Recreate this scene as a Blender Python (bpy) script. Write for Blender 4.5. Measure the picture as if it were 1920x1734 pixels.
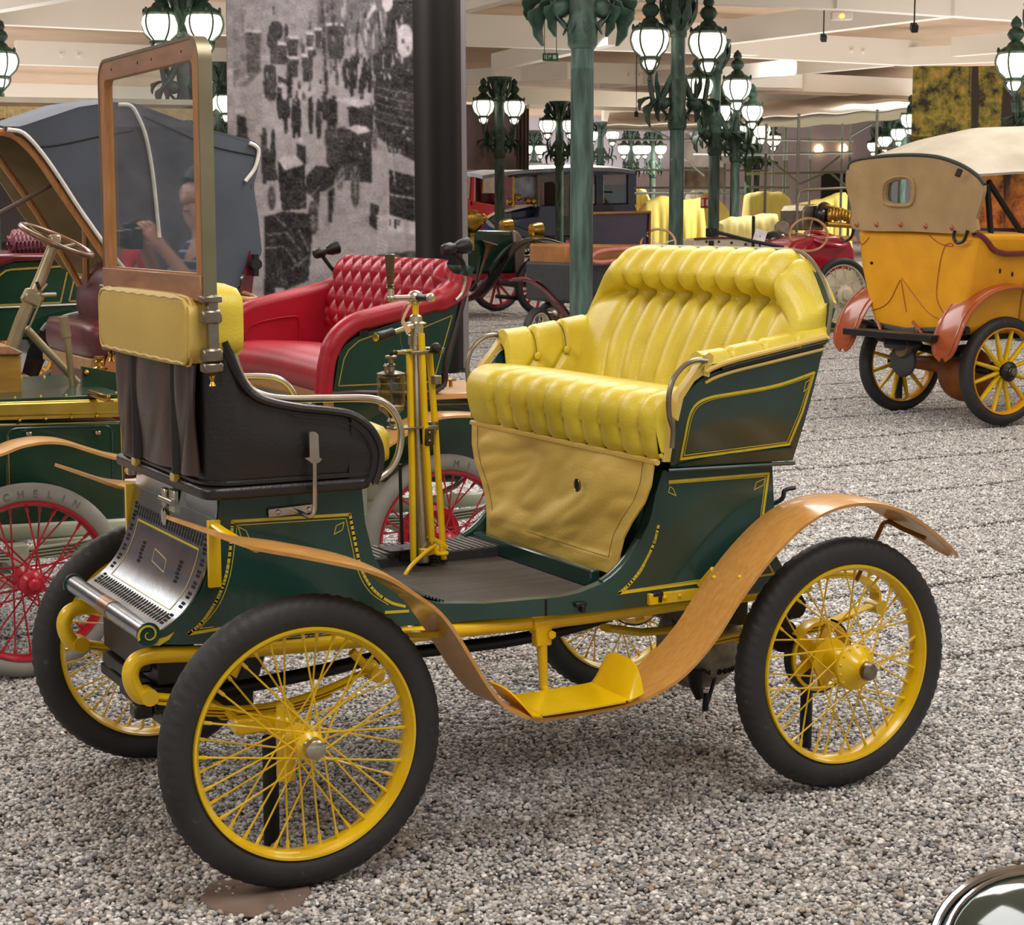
import bpy, bmesh, math, random
import numpy as np
from mathutils import Vector, Matrix, noise
random.seed(7)
RNG = np.random.default_rng(7)
C = bpy.context.scene.collection
for o in list(bpy.data.objects): bpy.data.objects.remove(o)
R_ = math.radians; PI = math.pi

# ------------------------------------------------------------------ camera
# world axes: X runs along the main car towards its tail, Y away from the viewer across it, Z up
CAM = Vector((-1.5757, -3.9819, 1.6286)); YAW, PITCH, FOC = 0.4961, 0.1349, 3365.5
FW = Vector((math.sin(YAW)*math.cos(PITCH), math.cos(YAW)*math.cos(PITCH), -math.sin(PITCH)))
RT = Vector((math.cos(YAW), -math.sin(YAW), 0)); UP = RT.cross(FW)
cd = bpy.data.cameras.new('camera'); cam = bpy.data.objects.new('camera', cd); C.objects.link(cam)
cam.matrix_world = Matrix(((RT.x, UP.x, -FW.x, CAM.x), (RT.y, UP.y, -FW.y, CAM.y), (RT.z, UP.z, -FW.z, CAM.z), (0, 0, 0, 1)))
cd.sensor_width = 36; cd.sensor_fit = 'HORIZONTAL'; cd.lens = 36*FOC/1920; cd.clip_end = 300; cd.clip_start = .05
cd.dof.use_dof = True; cd.dof.focus_distance = 4.9; cd.dof.aperture_fstop = 36
bpy.context.scene.camera = cam

# ------------------------------------------------------------------ world, lamps under the roof, added fill lights, exposure
S = bpy.context.scene
S.view_settings.view_transform = 'Standard'; S.view_settings.look = 'None'
S.view_settings.gamma = 1; S.view_settings.exposure = 0.1; S.view_settings.use_curve_mapping = False
w = bpy.data.worlds.new('hall_air'); S.world = w; w.use_nodes = True
w.node_tree.nodes['Background'].inputs[0].default_value = (.98, .99, 1, 1)
w.node_tree.nodes['Background'].inputs[1].default_value = .7
def area(name, loc, size, power, col=(1, .995, .985), size_y=None, aim=None):
    l = bpy.data.lights.new(name, 'AREA'); l.energy = power; l.color = col; l.size = size
    if size_y: l.shape = 'RECTANGLE'; l.size_y = size_y
    o = bpy.data.objects.new(name, l); C.objects.link(o); o.location = loc
    if aim is not None: o.rotation_euler = (Vector(aim)-Vector(loc)).to_track_quat('-Z', 'Y').to_euler()
    return o
for k, (x, y, sx, sy, p) in enumerate(((0.2, -1.6, 1.6, 3, 110), (-4.5, 1.5, 1.8, 3.5, 130), (3.0, 3.2, 2, 4, 170), (4.6, -3.0, 2, 4, 100), (0.5, 6.5, 2.2, 4, 150), (8.5, 4.5, 2.2, 5, 110), (5.5, 11.5, 3, 6, 200), (12.0, 7.6, 3, 5, 170), (-3, 10, 3, 6, 220))):
    area('roof_light', (x, y, 4.25 if k < 7 else 4.5), sx, p, size_y=sy)
# added unseen panels facing up, only to brighten the roof
for b_, a_, p in ((-2, 0, 480), (12, -9, 420), (12, 9, 420), (27, -12, 700), (27, 10, 700), (44, -14, 900), (44, 12, 900), (60, 0, 1000)):
    x, y = CAM.x+RT.x*a_+FW.x*b_, CAM.y+RT.y*a_+FW.y*b_
    area('roof_fill', (x, y, 2.5+.013*b_), 15, p, size_y=15, aim=(x, y, 9))
for b_, a_, p in ((23, -5, 320), (24, 7, 320), (27, 1, 350), (32, -9, 600), (32, 5, 800), (38, 8, 1100), (44, 4, 1300), (45, 11, 1300), (52, 1, 1500), (50, -4, 1300), (60, 6, 2000), (60, 16, 1500)):      # unseen spots added to brighten the far part of the hall
    l = bpy.data.lights.new('hall_fill', 'SPOT'); l.energy = p; l.spot_size = R_(140); l.spot_blend = .7; l.shadow_soft_size = .05; l.color = (1, .97, .92)
    o = bpy.data.objects.new('hall_fill', l); C.objects.link(o); o.location = (CAM.x+RT.x*a_+math.sin(YAW)*b_, CAM.y+RT.y*a_+math.cos(YAW)*b_, 4.1+.0128*b_)
# ------------------------------------------------------------------ pixel rays of the reference frame, cut with a real plane
def ray(px, py): return FW + (px-960)/FOC*RT - (py-867)/FOC*UP
def onY(px, py, y): d = ray(px, py); return CAM + d*((y-CAM.y)/d.y)
def onX(px, py, x): d = ray(px, py); return CAM + d*((x-CAM.x)/d.x)
def onZ(px, py, z): d = ray(px, py); return CAM + d*((z-CAM.z)/d.z)
def atD(px, py, d): return CAM + ray(px, py)*d
FH = Vector((math.sin(YAW), math.cos(YAW), 0)); SL = .0133      # the hall floor and roof rise gently away from the viewer
def dep(x, y): return (x-CAM.x)*FH.x+(y-CAM.y)*FH.y
def fz(x, y): return SL*max(0, dep(x, y)-6)
def onF(px, py, z0=-SL*6, k=SL):
    d = ray(px, py); t = (z0-CAM.z)/(d.z-k*d.dot(FH)); return CAM+d*t
def onC(px, py, off=0): return onF(px, py, 3.83+off, .0128)
def cz(x, y, off=0): return 3.83+.0128*dep(x, y)+off
def pix(p):
    d = Vector(p)-CAM; z = d.dot(FW); return (960+FOC*d.dot(RT)/z, 867-FOC*d.dot(UP)/z)
def lin(c):
    if isinstance(c, str): c = tuple(int(c[i:i+2], 16)/255 for i in (0, 2, 4))
    return tuple((x/12.92 if x <= .04045 else ((x+.055)/1.055)**2.4) for x in c)

# ------------------------------------------------------------------ materials
def mat(name, col, rough=.5, metal=0, col2=None, scale=12, var=.25, bump=0, bscale=60, stretch=(1, 1, 1), coat=0, spec=.5, emit=0, wear=None, detail=4):
    m = bpy.data.materials.new(name); m.use_nodes = True; nt = m.node_tree; N = nt.nodes; L = nt.links
    b = N['Principled BSDF']; c1 = lin(col); c2 = lin(col2) if col2 else tuple(x*(1-var) for x in c1)
    tc = N.new('ShaderNodeTexCoord'); mp = N.new('ShaderNodeMapping'); mp.inputs['Scale'].default_value = stretch
    L.new(tc.outputs['Object'], mp.inputs[0])
    nz = N.new('ShaderNodeTexNoise'); nz.inputs['Scale'].default_value = scale; nz.inputs['Detail'].default_value = detail
    L.new(mp.outputs[0], nz.inputs['Vector'])
    rp = N.new('ShaderNodeValToRGB'); rp.color_ramp.elements[0].position = .32; rp.color_ramp.elements[1].position = .68
    rp.color_ramp.elements[0].color = (*c2, 1); rp.color_ramp.elements[1].color = (*c1, 1)
    L.new(nz.outputs['Fac'], rp.inputs[0]); out = rp.outputs[0]
    if wear:
        n2 = N.new('ShaderNodeTexNoise'); n2.inputs['Scale'].default_value = wear[1]; n2.inputs['Detail'].default_value = 6
        L.new(tc.outputs['Object'], n2.inputs['Vector'])
        r2 = N.new('ShaderNodeValToRGB'); r2.color_ramp.elements[0].position = wear[2]; r2.color_ramp.elements[1].position = wear[2]+.08
        r2.color_ramp.elements[0].color = (0, 0, 0, 1); r2.color_ramp.elements[1].color = (1, 1, 1, 1)
        L.new(n2.outputs['Fac'], r2.inputs[0])
        mx = N.new('ShaderNodeMixRGB'); L.new(r2.outputs[0], mx.inputs[0]); L.new(out, mx.inputs[1]); mx.inputs[2].default_value = (*lin(wear[0]), 1)
        out = mx.outputs[0]
    L.new(out, b.inputs['Base Color'])
    b.inputs['Roughness'].default_value = rough; b.inputs['Metallic'].default_value = metal
    b.inputs['Coat Weight'].default_value = coat; b.inputs['Coat Roughness'].default_value = .08
    b.inputs['Specular IOR Level'].default_value = spec
    if emit:
        L.new(out, b.inputs['Emission Color']); b.inputs['Emission Strength'].default_value = emit
    if bump:
        n3 = N.new('ShaderNodeTexNoise'); n3.inputs['Scale'].default_value = bscale; n3.inputs['Detail'].default_value = 3
        L.new(mp.outputs[0], n3.inputs['Vector'])
        bp = N.new('ShaderNodeBump'); bp.inputs['Strength'].default_value = bump; bp.inputs['Distance'].default_value = .004
        L.new(n3.outputs['Fac'], bp.inputs['Height']); L.new(bp.outputs[0], b.inputs['Normal'])
    return m
def glassmat(name, tint=(.93, .96, .95), ior=1.5):
    m = bpy.data.materials.new(name); m.use_nodes = True; nt = m.node_tree; N = nt.nodes; L = nt.links
    N.remove(N['Principled BSDF']); o = N['Material Output']
    fr = N.new('ShaderNodeFresnel'); ge = N.new('ShaderNodeNewGeometry'); mr = N.new('ShaderNodeMapRange'); mr.inputs[3].default_value = ior; mr.inputs[4].default_value = 1/ior   # same reflection from either face of the pane
    L.new(ge.outputs['Backfacing'], mr.inputs[0]); L.new(mr.outputs[0], fr.inputs[0])
    nz = N.new('ShaderNodeTexNoise'); nz.inputs['Scale'].default_value = 3
    rp = N.new('ShaderNodeValToRGB'); rp.color_ramp.elements[0].color = (*[x*.97 for x in tint], 1); rp.color_ramp.elements[1].color = (*tint, 1)
    L.new(nz.outputs['Fac'], rp.inputs[0])
    t = N.new('ShaderNodeBsdfTransparent'); L.new(rp.outputs[0], t.inputs[0])
    g = N.new('ShaderNodeBsdfGlossy'); g.inputs['Roughness'].default_value = .01; g.inputs[0].default_value = (1, 1, 1, 1)
    mx = N.new('ShaderNodeMixShader'); L.new(fr.outputs[0], mx.inputs[0]); L.new(t.outputs[0], mx.inputs[1]); L.new(g.outputs[0], mx.inputs[2])
    L.new(mx.outputs[0], o.inputs[0]); return m
def attrmat(name, rough=.7, bump=0, spec=.3, attr='Col', emit=0):
    m = bpy.data.materials.new(name); m.use_nodes = True; N = m.node_tree.nodes; L = m.node_tree.links; b = N['Principled BSDF']
    a = N.new('ShaderNodeAttribute'); a.attribute_name = attr
    nz = N.new('ShaderNodeTexNoise'); nz.inputs['Scale'].default_value = 90
    mr = N.new('ShaderNodeMapRange'); mr.inputs[3].default_value = .88; mr.inputs[4].default_value = 1.08; L.new(nz.outputs['Fac'], mr.inputs[0])
    vm = N.new('ShaderNodeVectorMath'); vm.operation = 'SCALE'; L.new(a.outputs['Color'], vm.inputs[0]); L.new(mr.outputs[0], vm.inputs['Scale'])
    L.new(vm.outputs[0], b.inputs['Base Color']); b.inputs['Roughness'].default_value = rough; b.inputs['Specular IOR Level'].default_value = spec
    return m

M = {}
M['green'] = mat('dark_green_paint', '1d433b', .24, col2='183832', scale=5, coat=.35)
M['line'] = mat('yellow_line_paint', 'd9c02a', .4, scale=30, var=.15)
M['yellow'] = mat('yellow_enamel', 'e6c00c', .28, col2='d8ae04', scale=9, coat=.4, wear=('8a6508', 35, .70))
M['rubber'] = mat('black_rubber', '2b2b2c', .6, col2='1f1f20', scale=7, bump=.25, bscale=90, wear=('4b4946', 26, .66))
M['leather'] = mat('yellow_leather', 'd7c340', .36, col2='c4ae30', scale=7, bump=.25, bscale=160, spec=.45)
M['leather_d'] = mat('faded_yellow_leather', 'cfb25a', .45, col2='c7a952', scale=5, bump=.25, bscale=120)
M['seam'] = mat('dark_seam_thread', '5e4c14', .8)
M['black_l'] = mat('black_leather', '211d1d', .34, col2='191616', scale=6, bump=.25, bscale=120, wear=('33292a', 5, .66))
M['panel_l'] = mat('worn_brown_black_leather', '45332f', .22, col2='241d1c', scale=5, bump=.2, bscale=120, stretch=(1, 2.2, .5))
M['wood'] = mat('varnished_ash', 'cd9850', .3, col2='bd8640', scale=9, stretch=(.6, 9, 6), coat=.35, detail=6)
M['wood_f'] = mat('brown_oak', 'a87a58', .42, col2='8c6245', scale=10, stretch=(6, .8, 4), detail=6, coat=.15)
M['wood_o'] = mat('orange_oak', 'b9814b', .38, col2='a06a38', scale=10, stretch=(6, 6, .8), detail=6, coat=.15)
M['nickel'] = mat('worn_nickel', 'cfc8b8', .27, 1, col2='b3ab9c', scale=14, bump=.05)
M['nickel_d'] = mat('dull_nickel', '9a9282', .35, 1, col2='7f7668', scale=18, bump=.1)
M['alu'] = mat('brushed_aluminium', 'b4bcc2', .22, 1, col2='99a1a8', scale=6, bump=.05, wear=('8a8f92', 14, .68))
M['olive'] = mat('olive_brass_strip', '8b846a', .35, .6, col2='7d765d', scale=8)
M['brass'] = mat('old_brass', 'c09a4a', .25, 1, col2='a47f38', scale=14)
M['brass_l'] = mat('bright_brass', 'd8c060', .24, .85, col2='c8ad48', scale=10)
M['black'] = mat('black_metal', '1c1b1a', .4, .2, col2='151413', scale=12, bump=.1)
M['void'] = mat('dark_slot', '0b0b0b', .9)
M['mat'] = mat('ribbed_rubber_mat', '645d55', .5, col2='4c463f', scale=5, stretch=(.5, 8, 1))
M['glass'] = glassmat('windscreen_glass', (.9, .94, .93))
M['glass_j'] = glassmat('oiler_glass', (.85, .8, .7))

# ------------------------------------------------------------------ mesh builder
class G:
    def __init__(s): s.v = []; s.f = []
    def add(s, vs, fs):
        n = len(s.v); s.v += [tuple(v) for v in vs]; s.f += [tuple(i+n for i in f) for f in fs]; return s
    def box(s, c, d, rot=None, t=0.0):
        x, y, z = d[0]/2, d[1]/2, d[2]/2; e = min(x, y, z)*t
        if t:   # chamfered box
            vs = []
            for sx in (-1, 1):
                for sy in (-1, 1):
                    for sz in (-1, 1):
                        vs += [(sx*x, sy*(y-e), sz*(z-e)), (sx*(x-e), sy*y, sz*(z-e)), (sx*(x-e), sy*(y-e), sz*z)]
            bm = bmesh.new()
            for v in vs: bm.verts.new(v)
            bmesh.ops.convex_hull(bm, input=bm.verts); bm.verts.index_update()
            vs = [v.co.copy() for v in bm.verts]; fs = [[v.index for v in f.verts] for f in bm.faces]; bm.free()
        else:
            vs = [Vector((sx*x, sy*y, sz*z)) for sx in (-1, 1) for sy in (-1, 1) for sz in (-1, 1)]
            fs = [(0, 1, 3, 2), (4, 6, 7, 5), (0, 4, 5, 1), (2, 3, 7, 6), (0, 2, 6, 4), (1, 5, 7, 3)]
        if rot is not None: vs = [rot @ Vector(v) for v in vs]
        return s.add([Vector(v)+Vector(c) for v in vs], fs)
    def tube(s, pts, r, n=8, closed=False, caps=True, flat=1.0, ref=None):
        P = [Vector(p) for p in pts]; k = len(P); rs = r if isinstance(r, (list, tuple)) else [r]*k
        vs = []; pa = None
        for i in range(k):
            a = P[(i-1) % k] if (closed or i > 0) else P[i]; b = P[(i+1) % k] if (closed or i < k-1) else P[i]
            t = (b-a).normalized()
            if pa is None:
                u = ref or (Vector((0, 0, 1)) if abs(t.z) < .9 else Vector((1, 0, 0)))
                u = (Vector(u)-t*t.dot(Vector(u))).normalized()
            else: u = (pa-t*t.dot(pa)).normalized()
            pa = u; w_ = t.cross(u)
            for j in range(n):
                an = 2*PI*j/n; vs.append(P[i]+rs[i]*(u*math.cos(an)+w_*math.sin(an)*flat))
        fs = [(i*n+j, i*n+(j+1) % n, ((i+1) % k)*n+(j+1) % n, ((i+1) % k)*n+j) for i in range(k if closed else k-1) for j in range(n)]
        if caps and not closed: fs += [tuple(range(n-1, -1, -1)), tuple((k-1)*n+j for j in range(n))]
        return s.add(vs, fs)
    def cyl(s, a, b, r, r2=None, n=16): return s.tube([a, b], [r, r if r2 is None else r2], n)
    def lathe(s, prof, o=(0, 0, 0), ax=(0, 0, 1), n=20, sx=1.0):
        ax = Vector(ax).normalized(); u = Vector((0, 0, 1)) if abs(ax.z) < .9 else Vector((1, 0, 0)); u = (u-ax*ax.dot(u)).normalized(); w_ = ax.cross(u); o = Vector(o)
        vs = [o+ax*h+max(r, 1e-5)*(u*math.cos(2*PI*j/n)*sx+w_*math.sin(2*PI*j/n)) for r, h in prof for j in range(n)]
        k = len(prof)
        fs = [(i*n+j, (i+1)*n+j, (i+1)*n+(j+1) % n, i*n+(j+1) % n) for i in range(k-1) for j in range(n)]
        fs += [tuple(range(n)), tuple((k-1)*n+j for j in range(n-1, -1, -1))]
        return s.add(vs, fs)
    def ball(s, c, r, n=14, m=10, rot=None):
        if not isinstance(r, (tuple, list, Vector)): r = (r, r, r)
        vs = []
        for i in range(m+1):
            for j in range(n):
                a, b = PI*i/m, 2*PI*j/n; v = Vector((r[0]*math.sin(a)*math.cos(b), r[1]*math.sin(a)*math.sin(b), r[2]*math.cos(a)))
                vs.append((rot @ v if rot is not None else v)+Vector(c))
        return s.add(vs, [(i*n+j, (i+1)*n+j, (i+1)*n+(j+1) % n, i*n+(j+1) % n) for i in range(m) for j in range(n)])
    def grid(s, rows, flip=False, wrap=False):
        k = len(rows); n = len(rows[0]); vs = [p for r in rows for p in r]; fs = []
        for i in range(k-1):
            for j in range(n if wrap else n-1):
                q = (i*n+j, i*n+(j+1) % n, (i+1)*n+(j+1) % n, (i+1)*n+j); fs.append(q[::-1] if flip else q)
        return s.add(vs, fs)
    def slab(s, rows, t, flip=False):
        """a curved sheet with real thickness t (offset along its own normals)"""
        k = len(rows); n = len(rows[0]); P = [[Vector(p) for p in r] for r in rows]
        Q = []
        for i in range(k):
            q = []
            for j in range(n):
                a = P[min(i+1, k-1)][j]-P[max(i-1, 0)][j]; b = P[i][min(j+1, n-1)]-P[i][max(j-1, 0)]
                nn = a.cross(b); nn = nn.normalized() if nn.length > 1e-12 else Vector((0, 0, 1)); q.append(P[i][j]+nn*t)
            Q.append(q)
        vs = [p for r in P for p in r]+[p for r in Q for p in r]; o = k*n; fs = []
        for i in range(k-1):
            for j in range(n-1):
                a = (i*n+j, i*n+j+1, (i+1)*n+j+1, (i+1)*n+j); fs += [a, tuple(x+o for x in a[::-1])]
        ed = [(0*n+j, j+1) for j in range(n-1)]+[(j*n+n-1, (j+1)*n+n-1) for j in range(k-1)]+[((k-1)*n+j+1, (k-1)*n+j) for j in range(n-2, -1, -1)]+[((j+1)*n, j*n) for j in range(k-2, -1, -1)]
        fs += [(b, a, a+o, b+o) for a, b in ed]
        return s.add(vs, fs)
    def prism(s, poly, d):
        """polygon (3-D points) pushed along vector d"""
        P = [Vector(p) for p in poly]; d = Vector(d); n = len(P)
        return s.add(P+[p+d for p in P], [tuple(range(n)), tuple(range(2*n-1, n-1, -1))]+[(i, i+n, (i+1) % n+n, (i+1) % n) for i in range(n)])
    def obj(s, name, m, parent=None, loc=None, smooth=True, angle=40, flip=True):
        me = bpy.data.meshes.new(name); me.from_pydata(s.v, [], s.f)
        bm = bmesh.new(); bm.from_mesh(me)
        if flip: bmesh.ops.recalc_face_normals(bm, faces=bm.faces)
        bm.to_mesh(me); bm.free()
        if smooth:
            me.shade_smooth(); me.set_sharp_from_angle(angle=R_(angle))
        if m is not None: me.materials.append(m)
        return link(name, me, parent, loc)
def link(name, me, parent=None, loc=None):
    o = bpy.data.objects.new(name, me); C.objects.link(o)
    if parent is not None:
        o.parent = parent
        if parent.get('_w') and loc is None: o.location = -Vector(parent.location)   # parts modelled in world coordinates
        elif parent.get('_w'): o.location = Vector(loc)-Vector(parent.location)
        elif loc is not None: o.location = loc
    elif loc is not None: o.location = loc
    return o
def thing(name, label, cat, loc=(0, 0, 0), rz=0, group=None, world=True):
    o = bpy.data.objects.new(name, None); C.objects.link(o); o.location = loc; o.rotation_euler = (0, 0, rz); o.empty_display_size = .2
    o['label'] = label; o['category'] = cat
    if group: o['group'] = group
    if world: o['_w'] = 1
    return o
def tag(o, label, cat, group=None):
    o['label'] = label; o['category'] = cat
    if group: o['group'] = group
    return o
def dup(o, parent=None, loc=None, rot=None):
    c = o.copy(); C.objects.link(c)
    if parent is not None: c.parent = parent
    if loc is not None: c.location = loc
    if rot is not None: c.rotation_euler = rot
    for ch in [x for x in C.objects if x.parent == o]: dup(ch, c)
    return c
def cat(pts, n=8, closed=False):
    """Catmull-Rom through the points"""
    P = [Vector(p) for p in pts]; k = len(P); out = []
    for i in range(k if closed else k-1):
        p0 = P[(i-1) % k] if closed or i > 0 else P[0]*2-P[1]; p1 = P[i]; p2 = P[(i+1) % k]; p3 = P[(i+2) % k] if closed or i < k-2 else P[-1]*2-P[-2]
        for j in range(n):
            t = j/n; out.append(.5*((2*p1)+(-p0+p2)*t+(2*p0-5*p1+4*p2-p3)*t*t+(-p0+3*p1-3*p2+p3)*t**3))
    if not closed: out.append(P[-1])
    return out
def interp(x, xs, ys): return float(np.interp(x, xs, ys))
def ss(a, b, x): t = min(max((x-a)/(b-a), 0), 1); return t*t*(3-2*t)
def reseq(pts, n):
    """resample a polyline to n points evenly by length"""
    P = np.array([tuple(p) for p in pts]); d = np.r_[0, np.cumsum(np.linalg.norm(np.diff(P, axis=0), axis=1))]
    q = np.linspace(0, d[-1], n); return [Vector([np.interp(t, d, P[:, k]) for k in range(3)]) for t in q]

# ------------------------------------------------------------------ wheels
def tyre_mesh(R, rt, ry, tread=0, nu=96, nv=20):
    g = G(); rows = []
    nu = nu*3 if tread else nu
    for i in range(nu):
        a = 2*PI*i/nu; row = []
        for j in range(nv):
            b = 2*PI*j/nv; d = 0
            if tread and math.cos(b) > .45:
                y_ = math.sin(b); ph = (i*.5+abs(y_)*2.2) % 2     # chevron blocks running round the crown
                d = tread*(1 if ph < 1 else 0)*(1 if abs(abs(y_)-.33) > .1 else .25)
            rr = R-rt+(rt+d)*math.cos(b)
            row.append((rr*math.sin(a), (ry+d*.6)*math.sin(b), rr*math.cos(a)))
        rows.append(row)
    rows.append(rows[0]); return g.grid(rows, wrap=True)
def ring(prof, n=64):
    """closed profile [(r, y)] swept round the Y axis"""
    g = G(); rows = [[(r*math.sin(2*PI*i/n), y, r*math.cos(2*PI*i/n)) for r, y in prof] for i in range(n)]
    rows.append(rows[0]); return g.grid(rows, wrap=True)
def make_wheel(parent, loc, R, rim, ry, mrim, mtyre, spokes, kind='wire', hubr=.035, hubw=.06, mspoke=None, mhub=None, mcap=None, capr=.02, capy=-.08, tread=0, sr=.0026, nu=72, steer=0, taper=1.0, name='wheel'):
    rt = (R-rim)/2*1.08; mspoke = mspoke or mrim; mhub = mhub or mrim
    hw = ry*.78
    wh = ring([(rim+.006, -hw), (rim+.004, -hw-.004), (rim-.002, -hw-.003), (rim-.006, -hw+.006), (rim-.012, -hw*.6), (rim-.014, 0), (rim-.012, hw*.6), (rim-.006, hw-.006), (rim-.002, hw+.003), (rim+.004, hw+.004), (rim+.006, hw)], nu).obj(name, mrim, parent, loc)
    if steer: wh.rotation_euler.z = steer
    tyre_mesh(R, rt, ry, tread, nu).obj('tyre', mtyre, wh, angle=50 if not tread else 35)
    g = G(); g.lathe([(hubr*.55, -hubw*1.1), (hubr*.6, -hubw), (hubr, -hubw*.82), (hubr, -hubw*.68), (hubr*.62, -hubw*.55), (hubr*.6, hubw*.55), (hubr, hubw*.68), (hubr, hubw*.85), (hubr*.6, hubw)], ax=(0, 1, 0)); g.obj('hub', mhub, wh)
    if mcap:
        G().lathe([(capr*.9, -hubw), (capr*1.05, -hubw-.006), (capr*1.05, capy+.030), (capr*.95, capy+.026), (capr, capy+.018), (capr*.96, capy+.005), (capr*.7, capy), (0.001, capy-.001)], ax=(0, 1, 0)).obj('hub_cap', mcap, wh)
    if kind == 'wire':
        for q in range(4):
            sd = -1 if q % 2 == 0 else 1; ln = 1 if q < 2 else -1; g = G(); da = ln*1.15
            p0 = Vector((hubr*.92*math.sin(da), sd*hubw*.75, hubr*.92*math.cos(da))); p1 = Vector((0, sd*hw*.18, rim-.012))
            g.tube([p0, p0.lerp(p1, .9), p0.lerp(p1, .91), p1], [sr, sr, sr*1.75, sr*1.9], 6)
            k = spokes//4; first = None
            for i in range(k):
                a = 2*PI*(i*4+q)/(k*4)
                if first is None: first = g.obj('spoke', mspoke, wh); first.rotation_euler.y = a; o = first
                else: o = link('spoke', first.data, wh); o.rotation_euler.y = a
    else:
        g = G(); g.tube([(0, 0, hubr*.7), (0, 0, (hubr+rim)*.4), (0, 0, rim-.008)], [sr*1.15, sr, sr*taper], 8, flat=.75, ref=Vector((0, 1, 0)))
        first = None
        for i in range(spokes):
            a = 2*PI*(i+.5)/spokes
            if first is None: first = g.obj('spoke', mspoke, wh); first.rotation_euler.y = a
            else: o = link('spoke', first.data, wh); o.rotation_euler.y = a
    return wh
# ================================================================== floor, gravel
g = G(); g.add([tuple(CAM+RT*a+FH*b)[:2]+(SL*max(0, b-6)-.02,) for b in (-25, 6, 90) for a in (-60, 60)], [(0, 1, 3, 2), (2, 3, 5, 4)])
M['ground'] = mat('grey_gravel_bed', 'a09a93', .9, col2='7a746d', scale=60, detail=8, bump=1, bscale=90)
fl = g.obj('floor', M['ground'], smooth=False); fl['kind'] = 'structure'
def pebble(kind):
    bm = bmesh.new(); bmesh.ops.create_icosphere(bm, subdivisions=2 if kind else 1, radius=1); v = np.array([v.co[:] for v in bm.verts]); f = [[x.index for x in q.verts] for q in bm.faces]; bm.free(); return v, np.array(f)
PV, PF = pebble(0)
PC = np.array([lin(tuple(int(c[i:i+2], 16)/255*.45+.55*int(c[2:4], 16)/255 for i in (0, 2, 4))) for c in ('a9a49b', '8b8884', 'bdb5a8', '7b7a79', 'c9c2b6', '98938a', 'b09a84', '6a6b6e', 'd6d1c8', 'a7a8a8', '8e7f70', 'b8b4ae')])
def pebble_patch(size, n):
    """one square metre of pebbles, every stone with its own shape, turn and colour"""
    r = RNG.uniform(.0045, .0088, n)*np.where(RNG.random(n) < .05, 1.45, 1); sc = np.c_[r*RNG.uniform(.95, 1.45, n), r*RNG.uniform(.8, 1.1, n), r*RNG.uniform(.5, .8, n)]
    a = RNG.uniform(0, 2*PI, n); tl = RNG.normal(0, .35, n); tb = RNG.normal(0, .35, n)
    V = PV[None]*sc[:, None]*(1+RNG.normal(0, .07, (n, len(PV), 1)))
    x, y, z = V[..., 0], V[..., 1], V[..., 2]
    c, s_ = np.cos(tl)[:, None], np.sin(tl)[:, None]; y, z = y*c-z*s_, y*s_+z*c
    c, s_ = np.cos(tb)[:, None], np.sin(tb)[:, None]; x, z = x*c-z*s_, x*s_+z*c
    c, s_ = np.cos(a)[:, None], np.sin(a)[:, None]; x, y = x*c-y*s_, x*s_+y*c
    px, py = RNG.uniform(-size/2, size/2, n), RNG.uniform(-size/2, size/2, n)
    und = .006*np.sin(2*PI*px/size*3+1)*np.cos(2*PI*py/size*2)+.004*np.sin(2*PI*py/size*5)
    pz = RNG.uniform(-.012, -.001, n)+und*(np.cos(PI*px/size)*np.cos(PI*py/size))**.5
    V = np.stack([x+px[:, None], y+py[:, None], z+pz[:, None]], -1).reshape(-1, 3)
    F = (PF[None]+(np.arange(n)*len(PV))[:, None, None]).reshape(-1, 3)
    col = PC[RNG.choice(len(PC), n, p=np.array([14, 12, 13, 8, 8, 12, 7, 5, 5, 9, 5, 9])/107.)]*RNG.uniform(1.0, 1.55, (n, 1))
    me = bpy.data.meshes.new('gravel'); me.vertices.add(len(V)); me.vertices.foreach_set('co', V.astype(np.float32).ravel())
    me.loops.add(F.size); me.loops.foreach_set('vertex_index', F.astype(np.int32).ravel()); me.polygons.add(len(F)); me.polygons.foreach_set('loop_start', np.arange(0, F.size, 3, dtype=np.int32)); me.polygons.foreach_set('loop_total', np.full(len(F), 3, np.int32)); me.update(); me.shade_smooth()
    at = me.color_attributes.new('Col', 'FLOAT_COLOR', 'POINT'); at.data.foreach_set('color', np.c_[np.repeat(col, len(PV), 0), np.ones(len(V))].astype(np.float32).ravel())
    return me
M['pebble'] = attrmat('river_pebbles', .62, spec=.35)
me = pebble_patch(1.0, 12500); me.materials.append(M['pebble'])
gr = link('gravel', me, fl); gr['kind'] = 'stuff'
ng = bpy.data.node_groups.new('gravel_spread', 'GeometryNodeTree'); ng.interface.new_socket('Geometry', in_out='INPUT', socket_type='NodeSocketGeometry'); ng.interface.new_socket('Geometry', in_out='OUTPUT', socket_type='NodeSocketGeometry')
N = ng.nodes; L = ng.links; gi = N.new('NodeGroupInput'); go = N.new('NodeGroupOutput')
mg_ = N.new('GeometryNodeMeshGrid'); NXg, NYg = 74, 69
mg_.inputs['Size X'].default_value = NXg-1; mg_.inputs['Size Y'].default_value = NYg-1; mg_.inputs['Vertices X'].default_value = NXg; mg_.inputs['Vertices Y'].default_value = NYg
tr = N.new('GeometryNodeTransform'); tr.inputs['Translation'].default_value = (-14+.5+(NXg-1)/2, -9+.5+(NYg-1)/2, 0); L.new(mg_.outputs['Mesh'], tr.inputs['Geometry'])
pos = N.new('GeometryNodeInputPosition')
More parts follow.
